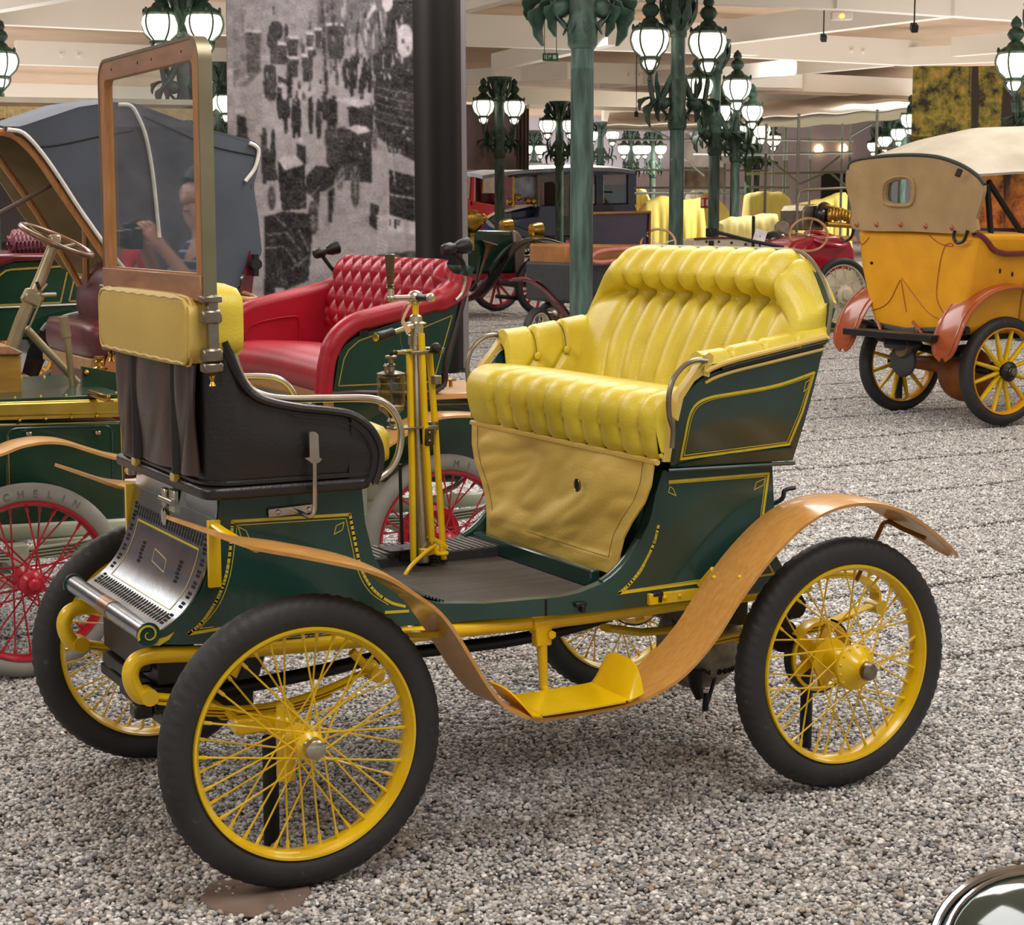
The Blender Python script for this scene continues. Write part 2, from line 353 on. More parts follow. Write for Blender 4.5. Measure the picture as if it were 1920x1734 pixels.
def vdot(vec, sub):
    a = N.new('ShaderNodeVectorMath'); a.operation = 'SUBTRACT'; L.new(pos.outputs[0], a.inputs[0]); a.inputs[1].default_value = tuple(sub)
    b = N.new('ShaderNodeVectorMath'); b.operation = 'DOT_PRODUCT'; L.new(a.outputs[0], b.inputs[0]); b.inputs[1].default_value = tuple(vec); return b.outputs['Value']
def mathn(op, a, b):
    m = N.new('ShaderNodeMath'); m.operation = op
    for i, v in enumerate((a, b)):
        if isinstance(v, (int, float)): m.inputs[i].default_value = v
        elif v is not None: L.new(v, m.inputs[i])
    return m.outputs[0]
zz = vdot(FW, CAM); xx = mathn('ABSOLUTE', vdot(RT, CAM), None)
keep = mathn('MULTIPLY', mathn('MULTIPLY', mathn('GREATER_THAN', zz, 1.5), mathn('LESS_THAN', zz, 34.0)), mathn('LESS_THAN', xx, mathn('ADD', mathn('MULTIPLY', zz, .30), 1.8)))
sp_ = N.new('GeometryNodeSetPosition'); L.new(tr.outputs[0], sp_.inputs['Geometry']); co = N.new('ShaderNodeCombineXYZ')
L.new(mathn('MULTIPLY', mathn('MAXIMUM', mathn('SUBTRACT', vdot(FH, CAM), 6.0), 0.0), SL), co.inputs[2]); L.new(co.outputs[0], sp_.inputs['Offset'])
ip = N.new('GeometryNodeInstanceOnPoints'); L.new(sp_.outputs[0], ip.inputs['Points']); L.new(gi.outputs[0], ip.inputs['Instance']); L.new(keep, ip.inputs['Selection'])
rv = N.new('FunctionNodeRandomValue'); rv.data_type = 'INT'; rv.inputs[4].default_value = 0; rv.inputs[5].default_value = 3
ro = mathn('MULTIPLY', rv.outputs[2], PI/2); cb = N.new('ShaderNodeCombineXYZ'); L.new(ro, cb.inputs[2]); L.new(cb.outputs[0], ip.inputs['Rotation'])
L.new(ip.outputs[0], go.inputs[0])
md = gr.modifiers.new('spread', 'NODES'); md.node_group = ng
# the pebbles that show largest, one by one
bm = bmesh.new(); bmesh.ops.create_icosphere(bm, subdivisions=2, radius=1)
pebs = []
for k, c in enumerate(('b5aea4', '8c8a88', 'cbc4b8', '767678', 'a08f7c')):
    m_ = bpy.data.meshes.new('pebble'); b2 = bm.copy()
    for v in b2.verts: v.co *= 1+.12*noise.noise(v.co*1.3+Vector((k*7, 0, 0)))
    b2.to_mesh(m_); b2.free(); m_.shade_smooth(); m_.materials.append(mat('pebble_stone', c, .55, scale=3, var=.15)); pebs.append(m_)
bm.free(); random.seed(3)
for k in range(300):
    px, py = random.uniform(-10, 1930), random.uniform(1560, 1734) if k > 60 else random.uniform(1700, 1740)
    p = onZ(px, py, 0)
    if math.hypot(p.x, p.y) < .17 or abs(p.y) < .06 and abs(p.x) < .3: continue
    o = link('pebble', random.choice(pebs), fl, (p.x, p.y, random.uniform(.001, .006))); r = random.uniform(.006, .0105)
    o.scale = (r*random.uniform(1, 1.4), r*random.uniform(.85, 1.1), r*random.uniform(.5, .75)); o.rotation_euler = (random.gauss(0, .3), random.gauss(0, .3), random.uniform(0, 6.28))
# ================================================================== the main car
W2 = .6073; LB = 1.6563; RW = .3645
car = thing('veteran_car', 'dark green and yellow open veteran car with yellow buttoned seat, upright windscreen and wire wheels', 'car', (.8, W2, 0))
def hb(x): return .34+.10*ss(.35, 1.0, x)
TOPX = [-.297, -.256, -.207, -.164, -.135, -.119, -.107, .279, .288, .31, .348, .402, .496, .62, .83, .885, .95, .988, 1.02, 1.048, 1.075, 1.1, 1.113, 1.122, 1.148, 1.522, 1.533, 1.542, 1.582, 1.60]
TOPZ = [.612, .618, .653, .703, .769, .835, .942, .942, .842, .755, .688, .635, .608, .600, .605, .613, .632, .651, .676, .705, .742, .784, .82, .865, .935, .935, .80, .661, .602, .575]
BOTX = [-.297, -.28, -.2, 0, .3, 1.55, 1.60]; BOTZ = [.598, .582, .572, .562, .555, .555, .568]
xs = sorted(set(TOPX+[-.05, 0, .06, .12, .18, .23, .55, .7, .76, 1.2, 1.25, 1.3, 1.35, 1.4, 1.45, 1.5]))
def SB(px, py, off=.0, far=False):
    h = .39
    for _ in range(6): p = onY(px, py, W2-h-off); h = hb(p.x)
    return p
for sg, nm in ((-1, 'near'), (1, 'far')):
    rows = []
    for x in xs:
        zt, zb = interp(x, TOPX, TOPZ), interp(x, BOTX, BOTZ); y = W2+sg*hb(x)
        rows.append([(x, y, zb+(zt-zb)*k/6) for k in range(7)])
    G().slab(rows, .034*(-1 if sg < 0 else 1)).obj('body_side', M['green'], car, angle=35)
# floor, bulkhead of the front box, rear panel
g = G(); yw = .33
rows = [[(x, W2-hb(x)+.03, .592), (x, W2+hb(x)-.03, .592)] for x in (.40, .5, .6, .7, .8, .9, 1.0, 1.06)]
g.slab(rows, -.03); fl = g.obj('floor_board', M['green'], car)
g = G()                                       # ribbed rubber mat: one ridge after another running across the car
rows = []; nr = 60
for i in range(nr*4+1):
    x = .47+.58*i/(nr*4); z = .594+(.006 if i % 4 in (1, 2) else 0); zz = max(0, (.55-x)*.35)
    rows.append([(x, W2-hb(x)+.034, z+zz), (x, W2+hb(x)-.034, z+zz)])
g.grid(rows); g.obj('ribbed_mat', M['mat'], car, angle=30)
g = G(); BR = [(.279, .907), (.288, .842), (.31, .755), (.348, .688), (.402, .635), (.47, .600)]
g.slab([[(x, W2-hb(x)+.03, z), (x, W2+hb(x)-.03, z)] for x, z in reversed(BR)], .02); g.obj('bulkhead', M['green'], car)
g = G(); RB = [(1.522, .935), (1.533, .80), (1.542, .661), (1.582, .602), (1.60, .57)]
g.slab([[(x-.002, W2-.42, z), (x-.002, W2+.42, z)] for x, z in RB], -.02); g.obj('tail_panel', M['green'], car)
g = G(); g.box((1.10, W2, .78), (.02, .80, .37)); g.obj('seat_box_front', M['green'], car)
g = G(); g.box((.74, W2+.31, .612), (.52, .20, .034), t=.15); pb_ = g.obj('pedal_board', M['rubber'], car)
g = G()
for k in range(24): g.box((.49+.5*k/23, W2+.31, .630), (.012, .19, .005), t=.3)
g.obj('board_ribs', M['mat'], pb_)['kind'] = 'stuff'
g = G(); g.box((.99, W2+.02, .625), (.03, .72, .05), t=.2); g.obj('floor_riser', M['green'], car)
# sill caps
for sg in (-1, 1):
    pts = [Vector((interp(z, [.63, .78], [.945, 1.098])+.0, W2+sg*(hb(1.0)-.018), z)) for z in np.linspace(.636, .745, 10)]
    pts = [Vector((float(np.interp(p.z, [.632, .651, .676, .705, .742, .784], [.95, .988, 1.02, 1.048, 1.075, 1.1])), p.y, p.z)) for p in pts]
    G().tube(pts, .006, 8, flat=2.6, ref=Vector((1, 0, -1))).obj('sill_cap', M['green'], car)
# seams and small fittings of the near side
g = G(); a = SB(1024, 1127, .001); g.box((a.x, W2-hb(a.x)-.0005, .578), (.006, .004, .046)); g.obj('sill_joint', M['void'], car)
for px in ((1088, 1133), (1232, 1114)):
    p = SB(*px, .006); g = G(); g.box(p, (.035, .016, .012), t=.3); g.box(p+Vector((.006, -.004, -.012)), (.012, .014, .02), t=.3); g.obj('body_catch', M['black'], car)
# yellow lining as thin raised strips
def lining(name, path, w=.006, off=.0012, fn=SB, closed=False, m='line', sub=4, th=.0015, smoothp=False):
    P = [fn(x, y, off) for x, y in path]
    P = cat(P, sub, closed) if smoothp else P
    g = G()
    for k in range(len(P) if closed else len(P)-1):
        a, b = P[k], P[(k+1) % len(P)]; t = (b-a); t = t.normalized()
        n = Vector((0, -1, 0)); s_ = t.cross(n).normalized()*w/2; e = t*w*.3
        g.prism([a-s_-e, b-s_+e, b+s_+e, a+s_-e], n*-th)
    return g.obj(name, M[m], car, smooth=False)
def outline(name, segs, **k):
    """several connected pieces, each smoothed or straight, joined into one strip"""
    P = []
    for pts, sm in segs:
        q = [Vector((x, y, 0)) for x, y in pts]; q = cat(q, 5) if sm else q
        P += [(v.x, v.y) for v in q]
    return lining(name, P, **k)
F8 = lambda l: [(200+x/3.2, 880+y/3.2) for x, y in l]
F6 = lambda l: [(1160+x/2.743, 860+y/2.743) for x, y in l]
front_in = [(F8([(755, 312), (1460, 270)]), 0), (F8([(1460, 270), (1490, 430), (1530, 600), (1600, 720), (1700, 795), (1790, 822)]), 1)]
outline('yellow_lining', front_in, w=.0075)
outline('yellow_lining', [(F8([(755, 312), (748, 420), (725, 600), (690, 720), (640, 820), (570, 920), (490, 988)]), 1), (F8([(490, 988), (700, 952)]), 0)], w=.0075)
outline('fine_lining', [(F8([(783, 335), (1436, 294)]), 0), (F8([(1436, 294), (1468, 440), (1508, 610), (1580, 735), (1690, 812)]), 1)], w=.002)
outline('fine_lining', [(F8([(783, 335), (772, 420), (748, 600), (712, 730), (660, 835), (560, 955)]), 1), (F8([(560, 955), (640, 945)]), 0)], w=.002)
lining('diamond', F8([(790, 345), (838, 368), (860, 425), (808, 408)]), w=.002, closed=True)
lining('diamond', F8([(1425, 315), (1415, 362), (1365, 390), (1378, 338)]), w=.002, closed=True)
lining('yellow_lining', F8([(1675, 858), (1810, 850)]), w=.0075)
outline('yellow_lining', [(F6([(262, 118), (772, 76), (740, 310)]), 0)], w=.0075)
outline('yellow_lining', [(F6([(205, 345), (180, 440), (120, 560), (60, 640), (2, 692)]), 1), (F6([(2, 692), (440, 632)]), 0)], w=.0075)
outline('fine_lining', [(F6([(258, 128), (758, 90), (728, 310)]), 0)], w=.002)
outline('fine_lining', [(F6([(198, 380), (175, 450), (125, 565), (70, 638), (30, 680)]), 1), (F6([(30, 680), (435, 620)]), 0)], w=.002)
lining('diamond', F6([(752, 102), (745, 135), (698, 160), (708, 122)]), w=.002, closed=True)
lining('diamond', F6([(264, 142), (282, 156), (295, 190), (256, 172)]), w=.002, closed=True)
outline('yellow_lining', [(F6([(762, 525), (800, 592), (690, 608)]), 0)], w=.006)
# perforated aluminium front
AX = [(-.300, .596), (-.283, .604), (-.262, .616), (-.213, .648), (-.171, .699), (-.142, .767), (-.126, .834), (-.114, .90), (-.112, .936)]
AP = reseq([Vector((v.x, 0, v.y)) for v in cat([Vector((x, z, 0)) for x, z in AX], 6)], 40)
def alu(s, y, off=0.0):
    """point on the aluminium front: s 0..1 from roll to ledge, y across"""
    f = s*(len(AP)-1); i = min(int(f), len(AP)-2); a, b = AP[i], AP[i+1]; p = a.lerp(b, f-i); t = (b-a).normalized(); n = Vector((-t.z, 0, t.x))
    p = p+n*off; return Vector((p.x, W2+y, p.z))
g = G(); g.slab([[alu(i/39, -.338), alu(i/39, .338)] for i in range(40)], .004); ap = g.obj('aluminium_front', M['alu'], car)
def alu_px(px, py):
    best = None
    for i in range(400):
        s = i/399; q = alu(s, 0); d = ray(px, py); k = (q.x-CAM.x)/d.x; z = CAM.z+d.z*k
        e = abs(z-q.z)
        if best is None or e < best[0]: best = (e, s, (CAM.y+d.y*k)-W2)
    return best[1], best[2]
g = G()
def slot(s, y, ds, dy, off=.0045, n=10):
    ring_ = []
    for k in range(n):
        a = 2*PI*k/n; ring_.append(alu(s+ds*math.cos(a), y+dy*math.sin(a), off))
    g.prism(ring_, (alu(s, y, off)-alu(s, y, off+.0008)))
def bow(s, y):      # a small double-bow hole
    slot(s+.013, y-.006, .011, .008); slot(s+.013, y+.006, .011, .008); slot(s-.013, y-.006, .011, .008); slot(s-.013, y+.006, .011, .008)
for k in range(26):
    y = -.275+.55*k/25; slot(.735, y, .022, .0066, n=12); slot(.698, y+.0035, .022, .0066, n=12); slot(.150, y, .024, .0075, n=12); slot(.192, y-.0035, .024, .0075, n=12)
for k in range(6):
    for y in (-.305, .305): bow(.30+.072*k, y)
for y in (-.30, .30):
    for q in (.745, .685): bow(q, y)
for q in (.20, .15): bow(q, -.30); bow(q, .30)
for y in (-.16, .16):
    for q in (.42, .47, .52): bow(q, y-.012+.01*(q > .45))
g.obj('vent_slots', M['void'], ap, smooth=False)['kind'] = 'stuff'
def alu_line(name, pts, w, m='line'):
    g = G()
    for a, b in zip(pts, pts[1:]):
        n = max(2, int(abs(a[0]-b[0])*30)+1); L_ = []
        for k in range(n+1):
            t = k/n; L_.append((a[0]+(b[0]-a[0])*t, a[1]+(b[1]-a[1])*t))
        d = Vector((b[0]-a[0], b[1]-a[1])); pl = .5 if False else 1
        for (s0, y0), (s1, y1) in zip(L_, L_[1:]):
            p0, p1 = alu(s0, y0, .0045), alu(s1, y1, .0045); t = (p1-p0).normalized()
            nn = (alu(s0, y0, .006)-alu(s0, y0, .0045)).normalized(); q = t.cross(nn)*w/2
            g.prism([p0-q, p1-q, p1+q, p0+q], nn*.0008)
    return g.obj(name, M[m], car, smooth=False)
M['line_a'] = mat('pale_gilt_line', 'd2c684', .4, scale=30, var=.15)
alu_line('front_lining', [(.655, -.262), (.655, .262)], .0055); alu_line('front_lining', [(.655, .262), (.235, .262), (.235, -.262), (.655, -.262)], .003, 'line_a')
alu_line('diamond', [(.53, .06), (.45, .05), (.42, -.07), (.50, -.05), (.53, .06)], .0022, 'line_a')
g = G(); g.slab([[alu(.86+.0*i, -.338, .0042), alu(.86, .338, .0042)], [alu(.868, -.338, .0042), alu(.868, .338, .0042)]], .001); g.obj('fold_line', M['alu'], car)
# roll at the foot of the front, with painted scroll ends
rc = Vector((-.302, 0, .612))
g = G(); g.cyl((rc.x, W2-.345, rc.z), (rc.x, W2+.345, rc.z), .025, n=24); g.obj('front_roll', M['alu'], car)
g = G(); g.cyl((rc.x, W2-.05, rc.z), (rc.x, W2+.04, rc.z), .0265, n=24); g.obj('roll_band', mat('coppery_reflection', 'b99a80', .3, 1), car)  # middle band of the roll, a coppery reflection put into its colour
for sg in (-1, 1):
    y = W2+sg*.346; g = G(); g.cyl((rc.x, y, rc.z), (rc.x, y+sg*.006, rc.z), .030, n=24); sc = g.obj('scroll_end', M['green'], car)
    g = G(); P = []
    for k in range(40):
        a = PI*.55+k/39*PI*2.6; r = .004+.020*k/39; P.append(Vector((rc.x+r*math.cos(a), y+sg*.007, rc.z+r*math.sin(a))))
    for k in range(len(P)-1):
        a, b = P[k], P[k+1]; o = Vector((rc.x, P[k].y, rc.z)); wd = .0015+.005*k/39
        g.prism([a, b, b+(b-o).normalized()*wd, a+(a-o).normalized()*wd], (0, sg*.001, 0))
    e = P[-1]; q = Vector((0, 0, 0))
    tail = [(rc.x-.002, rc.z-.030), (rc.x+.03, rc.z-.033), (rc.x+.055, rc.z-.02), (rc.x+.068, rc.z-.003), (rc.x+.05, rc.z-.012), (rc.x+.028, rc.z-.016), (rc.x+.008, rc.z-.019)]
    g.prism([(x, W2+sg*.3415, z) for x, z in tail], (0, sg*.002, 0)); g.obj('scroll_line', M['line'], sc, smooth=False)
# hasp and lock in the middle of the front
p = alu(.88, 0, .006)
g = G(); g.box(p+Vector((-.004, -.025, .0)), (.012, .05, .06), t=.2); g.box(p+Vector((-.010, .022, .004)), (.016, .03, .05), t=.3); g.cyl(p+Vector((-.012, .06, -.002)), p+Vector((-.012, -.05, -.002)), .009); hs = g.obj('front_hasp', M['nickel'], car)
g = G(); g.cyl(p+Vector((-.014, .035, -.05)), p+Vector((-.008, .035, -.05)), .024, n=20); g.box(p+Vector((-.011, .033, -.02)), (.006, .012, .03)); g.obj('hasp_tongue', M['nickel'], hs)
for y in (.27, ):
    g = G(); g.box((-.125, W2+.352, .925), (.03, .014, .03), t=.3); g.obj('hinge', M['nickel'], car)
# ------------------------------------------------ leather-covered ledge and front seat shell
def rrect(x0, x1, y0, y1, r, n=6, corners='all'):
    out = []
    for cx, cy, a0 in ((x1-r, y1-r, 0), (x0+r, y1-r, 90), (x0+r, y0+r, 180), (x1-r, y0+r, 270)):
        for k in range(n+1):
            a = R_(a0+90*k/n); out.append((cx+r*math.cos(a), cy+r*math.sin(a)))
    return out
g = G(); g.prism([(x, y, .940) for x, y in rrect(-.165, onY(704, 912, W2-.405).x, W2-.405, W2+.405, .045)], (0, 0, .030)); o = g.obj('seat_ledge', M['black_l'], car)
bv = o.modifiers.new('soft', 'BEVEL'); bv.width = .009; bv.segments = 3; bv.limit_method = 'ANGLE'
side_top = [onY(x, y, W2-.385) for x, y in [(418, 640), (432, 672), (446, 705), (468, 735), (500, 752), (560, 764), (620, 770), (660, 778), (690, 800), (706, 825), (712, 850), (709, 880), (700, 905)]]
stx = [p.x for p in side_top]; stz = [p.z for p in side_top]
x_end = max(stx); i_end = stx.index(x_end)
# shell: plan is a U open to the rear; its top edge sweeps down along the sides
def shell_plan(s):
    """s -1..1 round the U (near side -> front -> far side): x, y, along-side distance"""
    hw, fx, r = .385, -.150, .07
    sl = x_end+.155-.07-.035; q = PI*r/2; fw = 2*(hw-r); T = 2*sl+2*q+fw; d = (s+1)/2*T; sg = -1
    if d > T/2: d = T-d; sg = 1
    if d < sl: return fx+r+sl-d, W2+sg*hw, sl-d
    if d < sl+q:
        a = (d-sl)/r; return fx+r-r*math.sin(a), W2+sg*(hw-r+r*math.cos(a)), 0.0
    return fx, W2+sg*(hw-r-(d-sl-q)), 0.0
def side_z(x): return float(np.interp(x, stx[:i_end+1], stz[:i_end+1]))
rows = []; n = 120
def shell_top(x, d): return (1.315 if d <= 0 else 0)
def zt_at(s):
    x, y, d = shell_plan(s); fx = -.150
    if d <= 0: return 1.33-.03*ss(0, 1, (x+.08-fx)/.2) if abs(y-W2) > .31 else 1.315
    return min(1.33, side_z(x))
for i in range(n+1):
    s = -1+2*i/n; x, y, d = shell_plan(s); zt = zt_at(s)
    zt = max(zt, .985)
    row = []
    for k in range(15):
        f = k/14; z = .972+(zt-.972)*f
        bul = .012*math.sin(PI*min(f*1.1, 1))*(1 if d > 0 else .3)
        yy = y+(bul if y > W2 else -bul)*(1 if abs(y-W2) > .33 else 0)
        row.append((x, yy, z))
    rows.append(row)
# stop the side walls on the rounded rear corner
def clipx(x): return x
g = G(); g.slab(rows, .016, flip=False); o = g.obj('front_seat_shell', M['black_l'], car, angle=60)
# rolled edge and stitched border on the sides
for sg in (-1, 1):
    pts = [Vector((p.x, W2+sg*.392, p.z)) for p in side_top]
    pts = reseq(cat(pts, 4), 60)
    G().tube(pts, .011, 8).obj('rolled_edge', M['black_l'], car)
    # rear rounded end of the side panel
    g = G(); poly = [Vector((p.x, W2+sg*.383, p.z)) for p in pts if p.x > .22]+[Vector((.22, W2+sg*.383, .972))]
    g.prism(poly, (0, sg*.012, 0)); g.obj('shell_end', M['black_l'], car)
    inn = [Vector((p.x, W2+sg*.4035, p.z)) for p in pts if p.x > .05]
    cen = Vector((.12, W2+sg*.4035, 1.0)); inn = [cen.lerp(p, .86) for p in inn]
    G().tube(inn, .0022, 5).obj('border_seam', M['black_l'], car)
G().tube([Vector((shell_plan(s)[0], shell_plan(s)[1], .978)) + Vector((-.004 if abs(shell_plan(s)[1]-W2) < .3 else 0, (-.006 if shell_plan(s)[1] < W2 else .006), 0)) for s in np.linspace(-1, 1, 90)], .007, 6).obj('foot_welt', M['black_l'], car)
# brown-black front panels between padded ribs
for y0, y1 in ((.175, .325), (-.165, .145), (-.335, -.195)):
    rows = []
    for i in range(13):
        y = y0+(y1-y0)*i/12; u = i/12*2-1
        rows.append([(-.158-.010*(1-u**4)-.006*math.sin(3*u+2+5*f), W2+y, .992+.325*f-.002*u) for f in np.linspace(0, 1, 12)])
    G().slab(rows, -.006).obj('front_leather_panel', M['panel_l'], car)
for y in (.16, -.18):
    rows = []
    for i in range(11):
        a = PI*i/10; rows.append([(-.156-.022*math.sin(a), W2+y+.019*math.cos(a), z) for z in np.linspace(.985, 1.30, 6)])
    G().slab(rows, -.004).obj('padded_rib', M['black_l'], car)
    g = G(); g.box((-.166, W2+y+.012, .972), (.02, .03, .022), t=.3); g.obj('strap_tab', M['leather_d'], car)
for y0, y1 in ((.19, .35), (-.15, .14), (-.33, -.20)):
    g = G(); g.box((-.170, W2+(y0+y1)/2, 1.292), (.012, abs(y1-y0), .04), t=.3); o = g.obj('top_flap', M['black_l'], car)
    for yy in (y0+.02, y1-.02):
        g = G(); g.ball((-.177, W2+yy, 1.292), (.003, .006, .006), 8, 6); g.obj('stud', M['black'], o)
# ------------------------------------------------ yellow pad below the windscreen
def cushion_box(name, c, d, m, r=.25, parent=car, e=.06):
    """rounded, slightly pillowed block"""
    n = 14; rows = []; g = G(); N_ = 16; cx, cy, cz = c
    for i in range(N_+1):
        v = -1+2*i/N_; row = []
        for j in range(32):
            a = 2*PI*j/32; k = (abs(math.cos(a))**6+abs(math.sin(a))**6)**(-1/6.)
            f = (1-abs(v)**5)**.2 if abs(v) < 1 else 0.0
            f2 = 1-e*(1-f)-.0
            rr = (1-abs(v)**6)**(1/6.) if abs(v) < 1 else 0.0
            row.append((cx+d[0]/2*v, cy+d[1]/2*k*math.cos(a)*(1-e*.8*(1-rr)) if abs(v) < 1 else cy+d[1]/2*k*math.cos(a)*(1-e), cz+(d[2]/2*k*math.sin(a)*(1-e*2*(1-rr)) if abs(v) < 1 else d[2]/2*k*math.sin(a)*(1-2*e))))
        rows.append(row)
    g.grid(rows, wrap=True); g.f += [tuple(range(32)), tuple(range(N_*32+31, N_*32-1, -1))]
    return g.obj(name, m, parent, angle=60)
pad = cushion_box('windscreen_pad', (-.168, W2-.005, 1.357), (.062, .800, .178), M['leather_d'])
def rect_path(x, y0, y1, z0, z1, r):
    return [Vector((x, a, b)) for a, b in rrect(y0, y1, z0, z1, r)]
for k, xx in ((0, -.197), (1, -.186)):
    P = rect_path(xx, W2-.385-.006*k, W2+.375+.006*k, 1.278-.004*k, 1.436+.004*k, .03)
    P = [p+Vector((0, .0, .0015*math.sin(70*p.y))) for p in reseq(P+[P[0]], 130)][:-1]
    G().tube(P, .0042, 6, closed=True).obj('pad_piping', M['leather_d'], pad)
cushion_box('pad_back', (-.10, W2, 1.375), (.10, .80, .19), M['leather'])
# ------------------------------------------------ windscreen
wz0, wz1, wy0, wy1 = 1.440, 2.062, W2-.430, W2+.430
def arch(hw, z0, z1, r, x):
    P = [Vector((x, W2+hw, z0))]
    for k in range(9):
        a = R_(90*k/8); P.append(Vector((x, W2+hw-r+r*math.cos(a), z1-r+r*math.sin(a))))
    for k in range(9):
        a = R_(90+90*k/8); P.append(Vector((x, W2-hw+r+r*math.cos(a), z1-r+r*math.sin(a))))
    return P+[Vector((x, W2-hw, z0))]
def frame_strip(outer, inner, x0, x1):
    g = G(); n = len(outer); rows = []
    for a, b in zip(outer, inner):
        rows.append([Vector((x0, a.y, a.z)), Vector((x1, a.y, a.z)), Vector((x1, b.y, b.z)), Vector((x0, b.y, b.z))])
    g.grid(rows, wrap=True); g.f += [(0, 1, 2, 3), tuple(4*(n-1)+k for k in (3, 2, 1, 0))]; return g
xw = -.152
frame_strip(arch(.432, wz0-.02, wz1, .062, 0), arch(.424, wz0-.02, wz1-.008, .054, 0), xw-.016, xw+.018).obj('windscreen_band', M['olive'], car)
# wooden frame in four mitred pieces
def arch2(hw, z0, z1, r): return arch(hw, z0, z1, r, 0)
A, B = arch(.424, wz0, wz1-.008, .054, 0), arch(.378, wz0, wz1-.056, .02, 0)
for nm, sl, mt in (('frame_stile', slice(0, 6), 'wood_o'), ('frame_rail', slice(5, 15), 'wood_f'), ('frame_stile', slice(14, 20), 'wood_o')):
    o = frame_strip(A[sl], B[sl], xw-.014, xw+.010).obj(nm, M[mt], car)
    if nm == 'frame_rail':
        for yy in (-.30, -.06, 0.06, .30):
            g = G(); g.ball((xw-.0142, W2+yy, wz1-.032), (.0012, .003, .004), 8, 6); g.obj('screw', M['void'], o)
g = G(); g.box((xw-.004, W2, wz0+.022), (.034, .848, .062), t=.12); g.obj('frame_rail', M['wood_f'], car)
g = G(); g.box((xw-.002, W2, wz0+.054), (.02, .76, .006)); g.obj('glazing_bead', M['wood_o'], car)
g = G(); g.box((xw, W2, (wz0+.05+wz1-.056)/2), (.005, .758, wz1-.056-wz0-.05+.006)); g.obj('windscreen_glass', M['glass'], car, smooth=False)
for sg in (-1, 1):
    y = W2+sg*.436; g = G(); g.box((xw+.003, y, 1.372), (.026, .02, .15), t=.15); pst = g.obj('windscreen_post', M['nickel_d'], car)
    for z, hgt in ((1.437, .016), (1.395, .034), (1.302, .034), (1.272, .024)):
        g = G(); g.box((xw, y-sg*.003, z), (.048, .04, hgt), t=.35); g.obj('clamp', M['nickel_d'], pst)
    g = G(); g.lathe([(.002, 0), (.009, .006), (.004, .016), (.008, .028), (.002, .038)], (xw, y, 1.222)); g.obj('clamp_screw', M['brass'], pst)
# handrails from the pad round to the ledge
hp = [(405, 612), (416, 602), (428, 612), (435, 645), (446, 690), (465, 724), (495, 742), (540, 748), (620, 747), (690, 747), (722, 756), (743, 780), (752, 812), (747, 850), (732, 880), (712, 896), (698, 903)]
HR = [onY(x, y, W2-.365) for x, y in hp]
for sg in (-1, 1):
    G().tube(reseq(cat([Vector((p.x, W2+sg*.365, p.z)) for p in HR], 5), 80), .0098, 10).obj('handrail', M['nickel'], car)
# front seat cushion inside the shell
cushion_box('front_seat_cushion', (.16, W2, 1.04), (.40, .72, .12), M['leather'])
# flat-topped hook on the near side of the ledge
y0 = W2-.345
pa = [onY(x, y, y0-.004) for x, y in ((503, 962), (588, 952))]; hk = G()
mid = (pa[0]+pa[1])/2; hk.box(mid, (pa[1].x-pa[0].x, .006, .022), Matrix.Rotation(R_(-2), 3, 'Y'), t=.4)
hk.tube(cat([onY(552, 957, y0-.006), onY(565, 962, y0-.05), onY(580, 968, y0-.075), onY(589, 958, y0-.08), onY(590, 930, y0-.08), onY(590, 868, y0-.08)], 5), .0062, 8)
hook = hk.obj('side_hook', M['nickel'], car)
for px in (522, 580):
    g = G(); g.ball(onY(px, 960 if px < 540 else 955, y0-.008), (.007, .004, .007), 10, 6); g.obj('screw_head', M['nickel'], hook)
yh = y0-.08; tpl = [(580, 812), (584, 809), (592, 810), (597, 815), (599, 858), (604, 860), (600, 866), (592, 870), (587, 870), (576, 862), (571, 859), (581, 857)]
G().prism([onY(x, y, yh) for x, y in tpl], (0, .006, 0)).obj('hook_paddle', M['nickel'], hook)

# ------------------------------------------------ rear seat body
Tn = [(1.152, .958, .463), (1.118, 1.05, .515), (1.122, 1.13, .555), (1.165, 1.19, .578), (1.24, 1.223, .586), (1.40, 1.252, .588), (1.585, 1.283, .586)]
TT = reseq(cat([Vector((x, h, z)) for x, z, h in Tn], 6), 30); BB = reseq([Vector((1.156, .462, .945)), Vector((1.578, .462, .938))], 30)
def seat_side(u, v, off=0, sg=-1):
    f = u*29; i = min(int(f), 28); a = TT[i].lerp(TT[i+1], f-i); b = BB[i].lerp(BB[i+1], f-i); p = b.lerp(a, v); return Vector((p.x, W2+sg*(p.y+.008*math.sin(PI*v)+off), p.z))
for sg in (-1, 1):
    rows = [[seat_side(i/29, k/8, 0, sg) for k in range(9)] for i in range(30)]
    G().slab(rows, .016*(-1 if sg < 0 else 1)).obj('seat_side', M['green'], car)
    G().tube([seat_side(u, 1, .004, sg)+Vector((0, 0, .004)) for u in np.linspace(.5, 1, 16)], .0065, 8).obj('arm_beading', M['black'], car)
    G().tube([seat_side(u, .955, .004, sg) for u in np.linspace(.42, 1, 18)], .005, 8).obj('arm_trim', M['leather_d'], car)
    G().tube([seat_side(u, 1, .008, sg)+Vector((0, 0, .018)) for u in np.linspace(.42, 1, 18)], .008, 8).obj('arm_welt', M['leather_d'], car)
    G().tube([seat_side(u, .12, .003, sg) for u in np.linspace(.06, .96, 12)], .003, 6).obj('side_moulding', M['green'], car)
    G().tube([Vector((1.15, W2+sg*.462, .938)), Vector((1.585, W2+sg*.462, .93))], .006, 8).obj('waist_moulding', M['green'], car)
SSG = [(u, v)+pix(seat_side(u, v)) for u in np.linspace(0, 1, 50) for v in np.linspace(0, 1, 20)]
